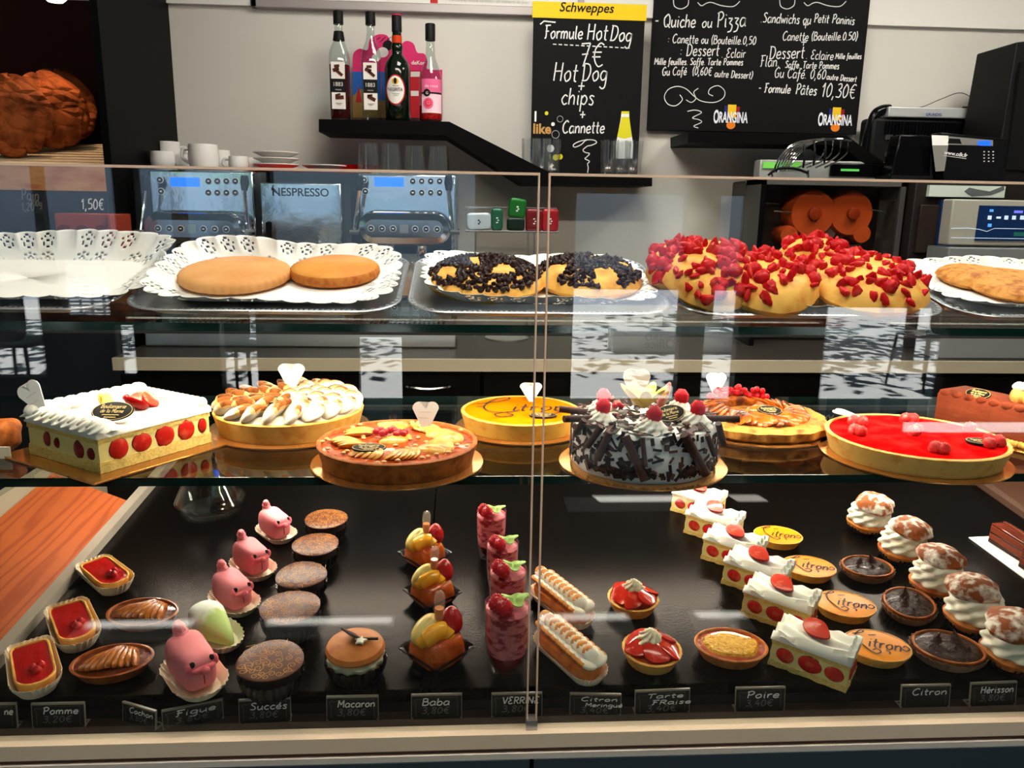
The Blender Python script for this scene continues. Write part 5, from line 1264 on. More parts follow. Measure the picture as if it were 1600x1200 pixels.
layer(0, .016, SPONGE, 'sponge_layer', 0, .003); layer(.016, .043, CUSTARD, 'cream_layer', .0015, .0015); layer(.043, .051, SPONGE, 'sponge_layer', 0, .003)
q = MB()
q.grid(-.002, LX + .002, -.002, LY + .002, 80, 56, lambda x, y: .064 + .0034 * sin((x * .9 + y * .45) * 150 + 7 * nz((x * 12, y * 12, 0))) + .006 * nz((x * 20, y * 20, 7)) + .002 * nz((x * 70, y * 50, 3)) - .006 * max(0, (.012 - min(x, y, LX - x, LY - y)) / .012) ** 2, base=.051)
q.build('cream_topping', CREAM, t, ang=70)
q = MB()
for k in range(8):
    y = LY * (.07 + .125 * k); q.lathe([(.021 * (1 - j / 9) ** .5 + .0005, .017 * j / 9) for j in range(10)], 48, 0, (.014, y, .060), 1.05, .95, lambda th, i, z: 1 + .12 * cos(7 * th), tw=.17)
for k in range(10): q.ell((LX * (.05 + .1 * k), LY - .012, .067), (.016, .016, .013), 0, 18, 10, lambda th, ph: 1 + .05 * sin(6 * th + 4 * ph))
for k in range(14): q.ell((LX - .007, LY * (.05 + .068 * k), .065), (.009, .0085, .010), 0, 14, 8)
q.build('piped_border', CREAM, t, ang=80)
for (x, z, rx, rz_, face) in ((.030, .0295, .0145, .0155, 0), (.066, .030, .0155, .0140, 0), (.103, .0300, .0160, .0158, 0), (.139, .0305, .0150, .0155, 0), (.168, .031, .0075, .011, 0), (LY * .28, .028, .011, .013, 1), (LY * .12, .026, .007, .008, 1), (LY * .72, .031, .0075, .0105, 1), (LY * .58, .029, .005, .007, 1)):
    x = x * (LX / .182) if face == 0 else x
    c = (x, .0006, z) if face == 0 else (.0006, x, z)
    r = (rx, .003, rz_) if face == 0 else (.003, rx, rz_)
    MB().ell(c, r, 0, 20, 12, lambda th, ph: 1 + .06 * sin(3 * th) * cos(ph)).build('strawberry_slice', STRAW if face == 0 else M('strawberry_shaded', (120, 20, 20), .3, noise=(60, (170, 60, 50), .5, .7)), t)  # left-face berries use a darker copy, shade put into the colour
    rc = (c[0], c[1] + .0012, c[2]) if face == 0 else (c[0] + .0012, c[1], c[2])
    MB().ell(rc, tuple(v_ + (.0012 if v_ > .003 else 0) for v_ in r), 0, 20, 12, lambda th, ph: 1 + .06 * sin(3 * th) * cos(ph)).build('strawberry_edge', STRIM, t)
for (x, y, a) in ((.105, .062, .3), (.118, .052, 1.2), (.095, .050, 2.4)):
    q = MB(); berry_slice(q, .018, .014, .010, Matrix.Translation((x * LX / .182, y, .078)) @ Matrix.Rotation(a, 4, 'Z') @ Matrix.Rotation(-.5, 4, 'Y') @ Matrix.Rotation(.5, 4, 'X')); q.build('strawberry_half', [STRAWD, FLESH], t)
for k in range(10): MB().ell((LX * (.62 + .022 * k) + jit(.004), LY * (.62 - .01 * k) + jit(.005), .071 + jit(.002)), .0044, 0, 12, 8).build('redcurrant', CURR, t)
q = MB()
for k in range(7): q.ell((0, 0, 0), (.014, .005, .005), 0, 12, 8, lambda th, ph: 1, Matrix.Translation((LX * .40 + jit(.008), LY * .52 + jit(.008), .078)) @ Matrix.Rotation(radians(50 + k * 14), 4, 'Z') @ Matrix.Rotation(-1.0 + jit(.2), 4, 'Y'))
q.ell((LX * .40, LY * .50, .074), .010, 0, 14, 10); q.build('physalis', M('physalis_husk', (236, 206, 96), .55), t)
Tm = Matrix.Translation(t.location) @ Matrix.Rotation(ang, 4, 'Z')
plaque(Tm @ Vector((LX * .26, LY * .20, .076)), .031, 'dark oval plaque on the white cream of the strawberry gateau', (radians(34), 0, radians(-4)), .62)
pick(Tm @ Vector((.012, LY * .80, .062)), .036, .058, 'white heart pick leaning outward at the left end of the gateau', 0, -10, -34)

# small pastry glimpsed at the far left of the shelf
p = onmid(-2, 706)
t = thing('wrapped_pastry', 'glazed pastry in a paper wrapper at the very left end of the middle shelf', 'pastry', p)
MB().sup((0, 0, .026), (.03, .03, .026), .6, fn=lambda v: v * (1 + .1 * nz(v * 60))).build('pastry_body', CRUSTD, t)
MB().bx(-.034, .036, -.034, -.031, 0, .018).build('paper_wrapper', PAPERC, t)

def tart_base(p, r, h, name, label, mat=CRUSTG, rz=0, dep=.005, flute=.006, fl=40, group='whole tarts'):
    t = thing(name, label, 'tart', (p.x, p.y, SZ1 + CB), rotz(rz), group)
    mb = MB(); crust(mb, r, h, 0, 90, .07, .007, dep, flute=flute, fl=fl); mb.build('crust', mat, t)
    return t
def petal(mb, x, y, z, a, s_, tilt, mi=(0, 1), rnd=random):
    T = Matrix.Translation((x, y, z)) @ Matrix.Rotation(a, 4, 'Z') @ Matrix.Rotation(-tilt, 4, 'Y')
    mb.ell((0, 0, 0), (s_ * 1.25, s_, s_ * .45), 0, 18, 10, lambda th, ph: 1 + .10 * cos(th) - .06 * cos(2 * th), T, lambda x_, y_, z_: mi[1] if x_ > .72 else (mi[2] if len(mi) > 2 and x_ > .5 else mi[0]))
TOAST = M('toasted_meringue', (166, 96, 44), .5, noise=(70, (92, 46, 20), .45, .7)); TOASTL = M('light_toast', (236, 190, 122), .55)
MER = M('white_meringue', (252, 244, 226), .45, sss=.1)

# meringue tart
p = onmid(454, 668); round_board(p, .137, 'round gold board under the meringue tart')
t = tart_base(p, .127, .034, 'meringue_tart', 'round lemon meringue tart with toasted peaks, behind the apple tart')
q = MB(); fill(q, .121, .032, .006); q.build('meringue_base', MER, t)
rnd = random.Random(5); q = MB()
for (rr, n_, s_) in ((.108, 20, .019), (.084, 15, .021), (.058, 11, .021), (.030, 6, .020), (.004, 1, .02)):
    for k in range(n_):
        a = 2 * pi * k / n_ + rr * 40; petal(q, rr * cos(a), rr * sin(a), .043 + .004 * rnd.random(), a + pi / 2 + rnd.uniform(-.4, .4), s_, rnd.uniform(.45, .9), (0, 2, 1))
q.build('meringue_peaks', [MER, TOASTL, TOAST], t)
plaque((p.x - .018, p.y - .045, SZ1 + CB + .056), .022, 'dark oval plaque lying on the meringue tart', (radians(10), 0, 0))
pick((p.x - .006, p.y + .05, SZ1 + CB + .050), .046, .050, 'white heart pick standing in the meringue tart')

# apple tart
p = onmid(622, 722); round_board(p, .130, 'round gold board under the apple tart with redcurrants')
t = tart_base(p, .121, .032, 'apple_tart', 'round glazed apple tart with redcurrants at the front of the middle shelf', CRUSTD)
AMB = M('amber_glaze', (190, 80, 20), .18, spec=.2, noise=(34, (146, 44, 10), .4, .66), coat=.2, bump=(60, .9, .008)); APL = M('apple_slice', (232, 168, 64), .22, spec=.4, noise=(40, (190, 100, 26), .46, .72), coat=.3, bump=(120, .6, .003))
q = MB(); fill(q, .115, .027, .003); q.build('glaze', AMB, t)
for g in range(8):
    a = 2 * pi * g / 8 + .2; q = MB()
    for k in range(6):
        aa = a + (k - 2.5) * .08
        q.ell((0, 0, 0), (.026, .011, .005), 0, 16, 8, lambda th, ph: 1 - .15 * cos(2 * th), Matrix.Translation(((.074 + .006 * sin(k)) * cos(aa), (.074) * sin(aa), .0315)) @ Matrix.Rotation(a + (k - 2.5) * .12 + (.5 if g % 2 else -.3), 4, 'Z') @ Matrix.Rotation(.5, 4, 'X'))
    q.build('apple_fan', APL, t)
q = MB()
for k in range(4): q.ell((0, 0, 0), (.022, .011, .005), 0, 16, 8, None, Matrix.Translation((.004 * k - .006, .005 * k - .01, .0325)) @ Matrix.Rotation(.4 + .2 * k, 4, 'Z') @ Matrix.Rotation(.4, 4, 'X'))
q.build('apple_fan', APL, t)
q = MB(); rnd = random.Random(2)
for (x, y) in scatter_disc(60, .112, rnd, .008):
    if sqrt(x * x + y * y) > .085 or rnd.random() < .25: q.ell((x, y, .0315), (.004, .003, .002), 0, 8, 6)
q.build('nut_crumbs', M('nut_crumb', (236, 196, 130), .5), t, kind='stuff')
for (x, y) in ((-.030, .020), (-.024, .030), (-.016, .018), (-.010, .028), (-.020, .010), (.000, .022), (.006, .016), (.012, .008), (.002, .004), (.014, .018), (-.006, .036)):
    MB().ell((x - .004, y - .002, .0395), .0055, 0, 16, 10).build('redcurrant', CURR, t)
plaque((p.x - .036, p.y - .062, SZ1 + CB + .0375), .025, 'dark oval plaque lying on the apple tart', (radians(4), 0, 0))
pick((p.x + .040, p.y + .050, SZ1 + CB + .030), .040, .048, 'white heart pick standing in the apple tart')

# lemon tart
p = onmid(814, 668); round_board(p, .116, 'round gold board under the whole lemon tart')
t = tart_base(p, .107, .030, 'lemon_tart', 'round yellow lemon tart with Citron piped across it', M('lemon_crust', (248, 188, 84), .55, noise=(50, (230, 146, 50), .48, .75)), dep=.003)
LEM = M('lemon_glaze', (226, 134, 6), .4, spec=0, noise=(14, (206, 110, 4), .4, .7))
q = MB(); fill(q, .1005, .0285, .0012, n=64); q.build('lemon_filling', LEM, t)
q = MB(); ex2, ey2 = Vector((1, .04, 0)), Vector((0, 1, 0)); z_ = .0312; SCR = M('piped_chocolate', (46, 18, 10), .6, spec=.15)
write(q, 'itron', (-.020, -.016, z_), ex2, ey2, .100, .0036, 0, .074, EZ, .3)
for pts in ([(-5.2, 2.6), (-3.2, 3.4), (-1.4, 4.6), (-1.2, 5.6), (-2.4, 5.4), (-3.8, 3.2), (-4.4, .6), (-3.6, -1.2), (-1.6, -1.6), (-.2, -.6)], [(-1.6, -1.4), (-3.2, -2.4), (-2.6, -3.6), (-1.2, -3.0), (-1.8, -2.0)], [(3.4, -.6), (2.2, -1.6), (3.4, -2.4), (4.4, -1.8), (4.0, -.9), (5.6, -.6), (7.0, .4)], [(-4.4, 1.4), (-5.4, 1.0)], [(.6, 5.4), (1.6, 5.8)]):
    swirl_line(q, pts, (0, 0, z_), ex2, ey2, .0150, .0034)
q.build('chocolate_script', SCR, t, smooth=False)
plaque((p.x + .034, p.y - .052, SZ1 + CB + .0315), .024, 'dark oval plaque lying on the lemon tart')
pick((p.x + .022, p.y + .058, SZ1 + CB + .029), .040, .036, 'white heart pick standing in the lemon tart')

# chocolate shaving cake
p = onmid(1003, 724); round_board(p, .128, 'round gold board under the chocolate shaving cake')
R_, H_ = .110, .068
t = thing('chocolate_shaving_cake', 'tall round cream cake coated with dark chocolate shavings and topped with raspberries', 'cake', (p.x, p.y, SZ1 + CB))
MB().lathe([(R_ * .97, 0), (R_, .01), (R_, H_ * .9), (R_ * .95, H_), (R_ * .5, H_ + .002), (.002, H_ + .002)], 64, rf=lambda th, i, z: 1 + .012 * sin(9 * th + i)).build('cream_body', M('cream_body_white', (244, 242, 240), .5, sss=.1), t)
rnd = random.Random(11); q = MB()
KEEP = [(rr * cos(radians(a)), rr * sin(radians(a))) for a, rr in ((-95, .075), (-158, .078), (-32, .078), (28, .070), (150, .070))]
for k in range(640):
    a = rnd.uniform(0, 2 * pi); 
    if rnd.random() < .62:
        z = H_ * (rnd.random() ** 1.5) * .98; rr = R_ + .001; c = Vector((rr * cos(a), rr * sin(a), max(z + .003, .0128))); base = Matrix.Rotation(a, 4, 'Z')
        T = Matrix.Translation(c) @ base @ Matrix.Rotation(rnd.uniform(0, 6.3), 4, 'X') @ Matrix.Rotation(rnd.uniform(-.35, .35), 4, 'Z')
        q.box((0, 0, 0), (.0012, rnd.uniform(.003, .008), rnd.uniform(.006, .020)), rnd.choice((0, 0, 0, 1)), T)
    else:
        rr = R_ * sqrt(rnd.random()); c = Vector((rr * cos(a), rr * sin(a), H_ + .005))
        if any((c.x - u_) ** 2 + (c.y - v_) ** 2 < .022 ** 2 for u_, v_ in KEEP): continue
        q.box((0, 0, 0), (rnd.uniform(.004, .010), rnd.uniform(.008, .026), .0012), rnd.choice((0, 1)), Matrix.Translation(c) @ Matrix.Rotation(rnd.uniform(0, 6.3), 4, 'Z') @ Euler((rnd.uniform(-.6, .6), rnd.uniform(-.6, .6), 0)).to_matrix().to_4x4())
q.build('chocolate_shavings', [M('shaving_dark', (38, 26, 24), .3), M('shaving_brown', (92, 58, 48), .35)], t, smooth=False, kind='stuff')
for (a, z0, z1, da, rr) in ((-116, .062, .010, .26, .0062), (-128, .064, .030, -.12, .0055), (-74, .066, .012, .34, .0068), (-52, .060, .036, .12, .004), (-135, .070, .045, -.16, .005), (-152, .072, .058, -.1, .005), (-35, .070, .042, .16, .005), (-104, .062, .03, .05, .0035)):
    a = radians(a); r0 = R_ + .004
    MB().tube([(r0 * cos(a), r0 * sin(a), z0 + .008), ((r0 + .006) * cos(a + da), (r0 + .006) * sin(a + da), z1)], rr, 12).build('chocolate_roll', M('roll_brown', (70, 42, 34), .4, bump=(200, .3, .002)), t)
for (a, dx) in ((-160, .028), (175, .02), (-20, .03)):
    a = radians(a); MB().tube([(R_ * .8 * cos(a), R_ * .8 * sin(a), H_ + .008), ((R_ + dx) * cos(a), (R_ + dx) * sin(a), H_ + .012)], .0052, 12).build('chocolate_roll', MATS['roll_brown'], t)
for k, (a, rr) in enumerate(((-95, .075), (-158, .078), (-32, .078), (28, .070), (150, .070))):
    a = radians(a); x, y = rr * cos(a), rr * sin(a)
    q = MB(); rosette(q, (x, y, H_ + .001), .025, .022, 0, 8); q.build('cream_rosette', CREAM, t, ang=80)
    q = MB(); raspberry(q, (x + .003, y, H_ + .026), .0115); q.build('raspberry', RASP, t)
q = MB(); 
for k in range(7): q.ell((0, 0, 0), (.026, .010, .004), 0, 14, 8, None, Matrix.Translation((.006 * cos(k), .012 + .006 * sin(k), H_ + .020)) @ Matrix.Rotation(k * .9, 4, 'Z') @ Matrix.Rotation(-.75, 4, 'Y') @ Matrix.Translation((.016, 0, 0)))
q.build('physalis', M('physalis_husk', (226, 190, 80), .5), t)
for k in range(8): MB().ell((-.040 + jit(.014), .030 + jit(.010), H_ + .012 + jit(.003)), .0048, 0, 12, 8).build('redcurrant', CURR, t)
q = MB(); q.ell((0, 0, 0), (.006, .012, .026), 0, 14, 10, None, Matrix.Translation((.036, .030, H_ + .026)) @ Matrix.Rotation(.35, 4, 'Y')); q.build('fig_slice', M('fig_rose', (190, 96, 92), .4, noise=(60, (214, 176, 96), .5, .7)), t)
plaque((p.x + .028, p.y - .040, SZ1 + CB + H_ + .018), .024, 'dark oval plaque leaning on the chocolate shaving cake', (radians(38), radians(-10), radians(12)))
pick((p.x - .002, p.y + .050, SZ1 + CB + H_ + .004), .042, .062, 'white heart pick standing in the chocolate shaving cake')

# pear and apple flaky tart
p = onmid(1178, 668); round_board(p, .134, 'round gold board under the flaky apple tart')
t = thing('flaky_apple_tart', 'dark caramelised apple puff tart heaped with redcurrants, right of the chocolate cake', 'tart', (p.x, p.y, SZ1 + CB))
CAR = M('caramel_apple', (204, 104, 26), .2, spec=.4, noise=(34, (70, 20, 6), .44, .68), coat=.35, bump=(80, .8, .005))
MB().lathe([(.118, 0), (.125, .006), (.126, .018), (.116, .024), (.108, .020), (.05, .024), (.002, .025)], 70, rf=lambda th, i, z: 1 + .02 * sin(17 * th + i) + .015 * sin(5 * th)).build('puff_base', M('puff_pastry', (226, 160, 76), .5, noise=(50, (150, 76, 26), .45, .7), bump=(90, .6, .004)), t)
for g in range(9):
    a = 2 * pi * g / 9; q = MB()
    for k in range(7):
        aa = a + (k - 3) * .09
        q.ell((0, 0, 0), (.034, .012, .005), 0, 16, 8, None, Matrix.Translation((.068 * cos(aa), .068 * sin(aa), .027 + .004 * sin(k * 1.3))) @ Matrix.Rotation(a + .9 + (k - 3) * .13, 4, 'Z') @ Matrix.Rotation(.75, 4, 'X'))
    q.build('apple_fan', CAR, t)
q = MB()
for k in range(6): q.ell((0, 0, 0), (.026, .011, .006), 0, 16, 8, None, Matrix.Translation((.003 * k, .006 * k - .018, .034)) @ Matrix.Rotation(.2 + .25 * k, 4, 'Z') @ Matrix.Rotation(.6, 4, 'X'))
q.build('apple_fan', CAR, t)
rnd = random.Random(4)
for k in range(46):
    s_ = k / 46; x, y = -.070 + .115 * s_ + rnd.uniform(-.010, .010), .045 + .03 * sin(s_ * 3) + rnd.uniform(-.011, .011)
    MB().ell((x, y, .040 + rnd.uniform(0, .014)), .0056, 0, 14, 9).build('redcurrant', CURR, t)
plaque((p.x + .006, p.y - .050, SZ1 + CB + .0405), .022, 'dark oval plaque lying on the flaky apple tart', (radians(12), 0, radians(4)), .8)
pick((p.x - .054, p.y + .062, SZ1 + CB + .038), .038, .046, 'white heart pick behind the redcurrants of the flaky apple tart')

# red fruit tart
p = onmid(1425, 712); round_board(p, .143, 'round gold board under the red tart')
t = tart_base(p, .136, .032, 'red_tart', 'large round tart glazed bright red with a few raspberries', M('pale_crust', (240, 190, 104), .6, noise=(40, (220, 140, 60), .5, .75)), dep=.003)
q = MB(); fill(q, .1285, .0305, .0015, n=64); q.build('red_glaze', M('red_glaze', (214, 8, 10), .45, spec=0, noise=(30, (232, 40, 36), .45, .75), bump=(60, .15, .002)), t)
for (x, y) in ((-.072, .062), (-.060, .056), (-.098, .006), (-.092, -.004), (-.004, -.002), (.006, .006), (.028, .078), (.038, .074), (-.022, -.092), (-.012, -.098), (.090, -.050), (.100, -.060), (.078, -.070), (.104, .020)):
    q = MB(); raspberry(q, (0, 0, 0), .0098, 0, Matrix.Translation((x, y, .038)) @ Euler((jit(1), jit(1), 0)).to_matrix().to_4x4()); q.build('raspberry', M('glazed_raspberry', (226, 60, 60), .3, noise=(120, (250, 150, 140), .55, .75)), t)
plaque((p.x + .078, p.y - .052, SZ1 + CB + .0345), .024, 'dark oval plaque lying on the red tart', (0, 0, radians(-14)), .8)
pick((p.x - .050, p.y + .066, SZ1 + CB + .040), .034, .052, 'white heart pick lying flat on the red tart', -132, 82)

# cocoa log cake
a, b = onmid(1458, 668), onmid(1640, 716)
ex = b - a; ang = atan2(ex.y, ex.x)
t = thing('cocoa_log_cake', 'long cocoa dusted log cake on a gold board at the right edge of the shelf', 'cake', (a.x, a.y, SZ1 + CB), (0, 0, ang))
bo = MB().bx(-.02, .30, -.018, .105, 0, .003).build('cake_board', GOLD, loc=(a.x, a.y, SZ1 + .0004), rot=(0, 0, ang), bevel=.0006); tag(bo, 'rectangular gold board under the cocoa log cake', 'cake board', 'gold cake boards')
COC = M('cocoa_coat', (128, 56, 30), .75, noise=(36, (116, 48, 26), .4, .7), bump=(70, .5, .004))
q = MB(); q.loft([[Vector((x, y + .0015 * nz((x * 80, y * 60, z * 60)), z)) for (y, z) in ((0, .008), (0, .06), (.006, .068), (.080, .068), (.086, .06), (.086, .008))] for x in [i * .0125 for i in range(24)]]); q.build('cocoa_body', COC, t, ang=60)
q = MB(); 
for k in range(40): q.ell((.005 + k * .0072, -.001 + jit(.002), .005), (.006, .005, .006), 0, 8, 6)
q.bx(0, .29, .0, .086, 0, .009); q.build('sponge_edge', M('sponge_gold', (238, 178, 86), .8, bump=(160, .6, .003)), t)
q = MB()
for k in range(13): q.ell((.012 + k * .022, .004, .064), (.010, .006, .007), 0, 10, 7)
q.build('piped_edge', COC, t)
for (x, y, r) in ((.122, .040, .016), (.146, .034, .015)):
    q = MB(); q.ell((x, y, .078), (r, r, r * 1.05), 0, 20, 12, lambda th, ph: 1 + .04 * sin(9 * th)); q.ell((x, y, .094), (r * .95, r * .8, r * .5), 1, 18, 10, lambda th, ph: 1 + .12 * sin(5 * th)); q.build('cream_puff', [M('puff_gold', (236, 176, 92), .5), CREAMY], t)
Tm = Matrix.Translation(t.location) @ Matrix.Rotation(ang, 4, 'Z')
plaque(Tm @ Vector((.064, .016, .071)), .022, 'dark oval plaque on the cocoa log cake', (radians(30), 0, ang))
# ------------------------------------------------------------------ small pastries on the stone deck
OFF = Matrix.Rotation(TILT, 3, 'X') @ Vector((0, 0, .0006))
def D(u, v): return deck(u, v) + OFF
def item(name, u, v, cat, label, a=0, group=None, scale=1):
    return thing(name, label, cat, D(u, v), ondeck(a), group, scale)
def series(build, spots, group):
    """spots: (u, v, turn, scale, label) - first one built, the others copied part by part"""
    first = None
    for (u, v, a, s_, lb) in spots:
        if first is None: first = build(D(u, v), ondeck(a), lb, group, s_)
        else: dup(first, D(u, v), ondeck(a), lb, s_)
    return first
def papercase(mb, rx, ry, h, n=56, mi=0, fl=1.16, amp=.03):
    rf = lambda t, i, z: 1 + amp * cos(n / 2 * t) * (1 if i in (1, 2, 3) else .2)
    mb.lathe([(rx * .92, 0), (rx * (1 + fl) / 2, h * .5), (rx * fl, h), (rx * fl * .985, h), (rx * .985 * (1 + fl) / 2, h * .5), (rx * .9, .001)], n * 2, mi, (0, 0, 0), 1, ry / rx, rf)
def stadium(hw, hl, n=10):
    r = hw; out = []
    for k in range(n + 1): t = -pi + pi * k / n; out.append((r * cos(t), -(hl - r) + r * sin(t)))
    for k in range(n + 1): t = pi * k / n; out.append((r * cos(t), (hl - r) + r * sin(t)))
    return out
def stad_loft(mb, spec, mi=0, T=None, flat=False):
    rings = []
    for hw, hl, z in spec:
        o = stadium(hw, hl)
        rings.append([Vector((x, min(y, hl * .80) if flat else y, z)) for x, y in o])
    mb.loft(rings, mi, True, True, T)

# raspberry tartlets (long, in white paper)
def b_rasp(loc, rot, lb, group, s_):
    t = thing('raspberry_tartlet', lb, 'tartlet', loc, rot, group, s_)
    q = MB(); rings = []
    for (hw, hl, z, f) in ((.026, .062, 0, .0), (.032, .071, .014, .025), (.0345, .076, .024, .025), (.034, .0755, .024, .025), (.031, .070, .013, .025), (.025, .061, .0008, 0)):
        rings.append([Vector((x * (1 + f * cos(k * 2.9)), min(y, hl * .86) * (1 + f * cos(k * 2.9)), z)) for k, (x, y) in enumerate(stadium(hw, hl, 26))])
    q.loft(rings); q.build('paper_case', PAPERC, t)
    q = MB(); stad_loft(q, [(.024, .060, .002), (.0275, .0645, .022), (.028, .065, .026), (.0268, .0636, .0275), (.0245, .061, .0270), (.0238, .0602, .0235)], 0, None, True); q.build('crust', CRUSTG, t)
    q = MB(); stad_loft(q, [(.0243, .0607, .0235), (.0238, .060, .0252), (.012, .044, .0258)], 0, None, True); q.build('red_filling', M('tartlet_red', (180, 6, 6), .16, coat=.35, bump=(60, .6, .005)), t)
    q = MB()
    for (x, y) in ((.003, -.034), (.009, -.023), (-.001, -.025)): raspberry(q, (x, y, .0285), .0068)
    q.build('raspberry', M('wet_raspberry', (206, 22, 26), .2, coat=.4), t); return t
series(b_rasp, ((166, 909, 46, .92, 'red raspberry tartlet in white paper, farthest back by the wooden board'), (116, 988, 34, .98, 'red raspberry tartlet in white paper, middle of the column of three'), (55, 1055, 32, .96, 'red raspberry tartlet in white paper, nearest the glass at the left')), 'raspberry tartlets')

# small apple tarts (oval boats)
def b_apple(loc, rot, lb, group, s_):
    t = thing('apple_tartlet', lb, 'tartlet', loc, rot, group, s_)
    q = MB(); crust(q, .058, .018, 0, 60, .2, .005, .005, 1, .70); q.build('crust', M('dark_tartlet_crust', (178, 92, 38), .4, noise=(60, (116, 48, 16), .42, .7), coat=.4), t)
    q = MB(); fill(q, .0525, .0145, .001, 0, 48, 1, .69); q.build('glaze', M('brown_glaze', (104, 40, 10), .14, coat=.5, bump=(90, .9, .006)), t)
    q = MB()
    for k in range(9): q.ell((0, 0, 0), (.0052, .029 - .0012 * abs(k - 3), .008), 0, 10, 12, lambda th, ph: 1, Matrix.Translation((-.026 + k * .0072, .001, .0175 + .0012 * (4 - abs(k - 4)))) @ Matrix.Rotation(-.75 + .11 * k, 4, 'Z') @ Matrix.Rotation(-.6, 4, 'Y'))
    q.build('apple_fan', M('apple_glazed', (190, 108, 36), .16, noise=(60, (110, 44, 12), .42, .7), coat=.5, bump=(120, .6, .003)), t); return t
series(b_apple, ((225, 970, -6, 1.0, 'oval glazed apple tartlet behind the other, partly under a light streak'), (178, 1047, 10, 1.0, 'oval glazed apple tartlet nearest the glass')), 'apple tartlets')

# marzipan pigs
PINK = M('pink_marzipan', (250, 142, 150), .45, sss=.2); PINKD = M('pink_snout', (246, 116, 126), .4, sss=.15)
def b_pig(loc, rot, lb, group, s_):
    t = thing('marzipan_pig', lb, 'pastry', loc, rot, group, s_)
    q = MB(); q.sup((0, .004, .030), (.0225, .0375, .0265), .5, 0, 28, 18, None, lambda p: Vector((p.x * (1 + .06 * sin(p.y * 60)), p.y - .006 * (p.z > 0) * p.z / .026, p.z + .004 * max(0, p.y / .031)))); q.build('body', PINK, t)
    q = MB(); rings = []
    for (hw, hl, z) in ((.024, .042, 0), (.0335, .053, .015), (.033, .0525, .015), (.0235, .0415, .001)): rings.append([Vector((x * (1 + .035 * cos(k * 2.8) * (z > 0)), y * (1 + .035 * cos(k * 2.8) * (z > 0)), z)) for k, (x, y) in enumerate(stadium(hw, hl, 26))])
    q.loft(rings); q.build('paper_case', PAPERC, t)
    q = MB(); q.tube(smoothpts([(0, .028, .050), (-.001, .031, .062), (-.003, .028, .071), (-.008, .021, .077)]), [.0105] * 4 + [.0085] * 4 + [.0065] * 4 + [.0045, .003, .0018, .0008]); q.build('tail', PINK, t)
    q = MB(); q.sup((0, -.0345, .041), (.0155, .0060, .0048), .8); q.ell((0, -.040, .0405), (.006, .0045, .0052), 0, 14, 10); q.build('snout', PINKD, t)
    for s2 in (-1, 1):
        MB().ell((.0118 * s2, -.0318, .0492), .0038, 0, 12, 8).build('eye', M('eye_black', (14, 8, 8), .2), t)
        MB().ell((.0165 * s2, -.031, .0445), (.0042, .005, .0075), 0, 12, 8).build('ear', PINKD, t)
    q = MB(); q.box((0, -.0335, .026), (.001, .002, .016)); q.build('mouth_groove', M('groove_red', (170, 50, 60), .6), t, smooth=False); return t
series(b_pig, ((432, 838, 44, .92, 'pink marzipan pig farthest back in the row of four'), (396, 893, 44, .98, 'pink marzipan pig second from the back, looking sideways'), (367, 946, 44, 1.0, 'pink marzipan pig third from the back, just behind the green fig'), (305, 1066, 40, 1.16, 'big pink marzipan pig in front of the green fig, nearest the glass')), 'marzipan pigs')

# green marzipan fig
t = item('marzipan_fig', 338, 1000, 'pastry', 'pale green marzipan fig dusted with white powder, behind the front pig', 48)
gm = M('green_marzipan', (156, 190, 84), .5, sss=.15)
nt = gm.node_tree; L_ = nt.links.new; tcn = nt.nodes.new('ShaderNodeTexCoord'); sp_ = nt.nodes.new('ShaderNodeSeparateXYZ'); L_(tcn.outputs['Object'], sp_.inputs[0])
nn = nt.nodes.new('ShaderNodeTexNoise'); nn.inputs['Scale'].default_value = 90; L_(tcn.outputs['Object'], nn.inputs['Vector'])
ad = nt.nodes.new('ShaderNodeMath'); ad.operation = 'MULTIPLY_ADD'; L_(nn.outputs[0], ad.inputs[0]); ad.inputs[1].default_value = .02; L_(sp_.outputs['Y'], ad.inputs[2])
mr = nt.nodes.new('ShaderNodeMapRange'); mr.inputs['From Min'].default_value = .008; mr.inputs['From Max'].default_value = .018; L_(ad.outputs[0], mr.inputs['Value'])
mx = nt.nodes.new('ShaderNodeMix'); mx.data_type = 'RGBA'; mx.inputs['A'].default_value = lin((184, 206, 124)); mx.inputs['B'].default_value = lin((240, 240, 232)); L_(mr.outputs[0], mx.inputs['Factor']); L_(mx.outputs['Result'], nt.nodes['Principled BSDF'].inputs['Base Color'])
q = MB(); q.sup((0, .008, .030), (.028, .046, .028), .8, 0, 30, 20, None, lambda p: Vector((p.x * (1 - .72 * max(0, (.012 - p.y) / .058)), p.y * 1.12 - .006, p.z * (1 - .62 * max(0, (.012 - p.y) / .058)) - .013 * max(0, (.012 - p.y) / .058)))); q.build('body', gm, t)
q = MB(); papercase(q, .031, .048, .016); q.build('paper_case', PAPERC, t)

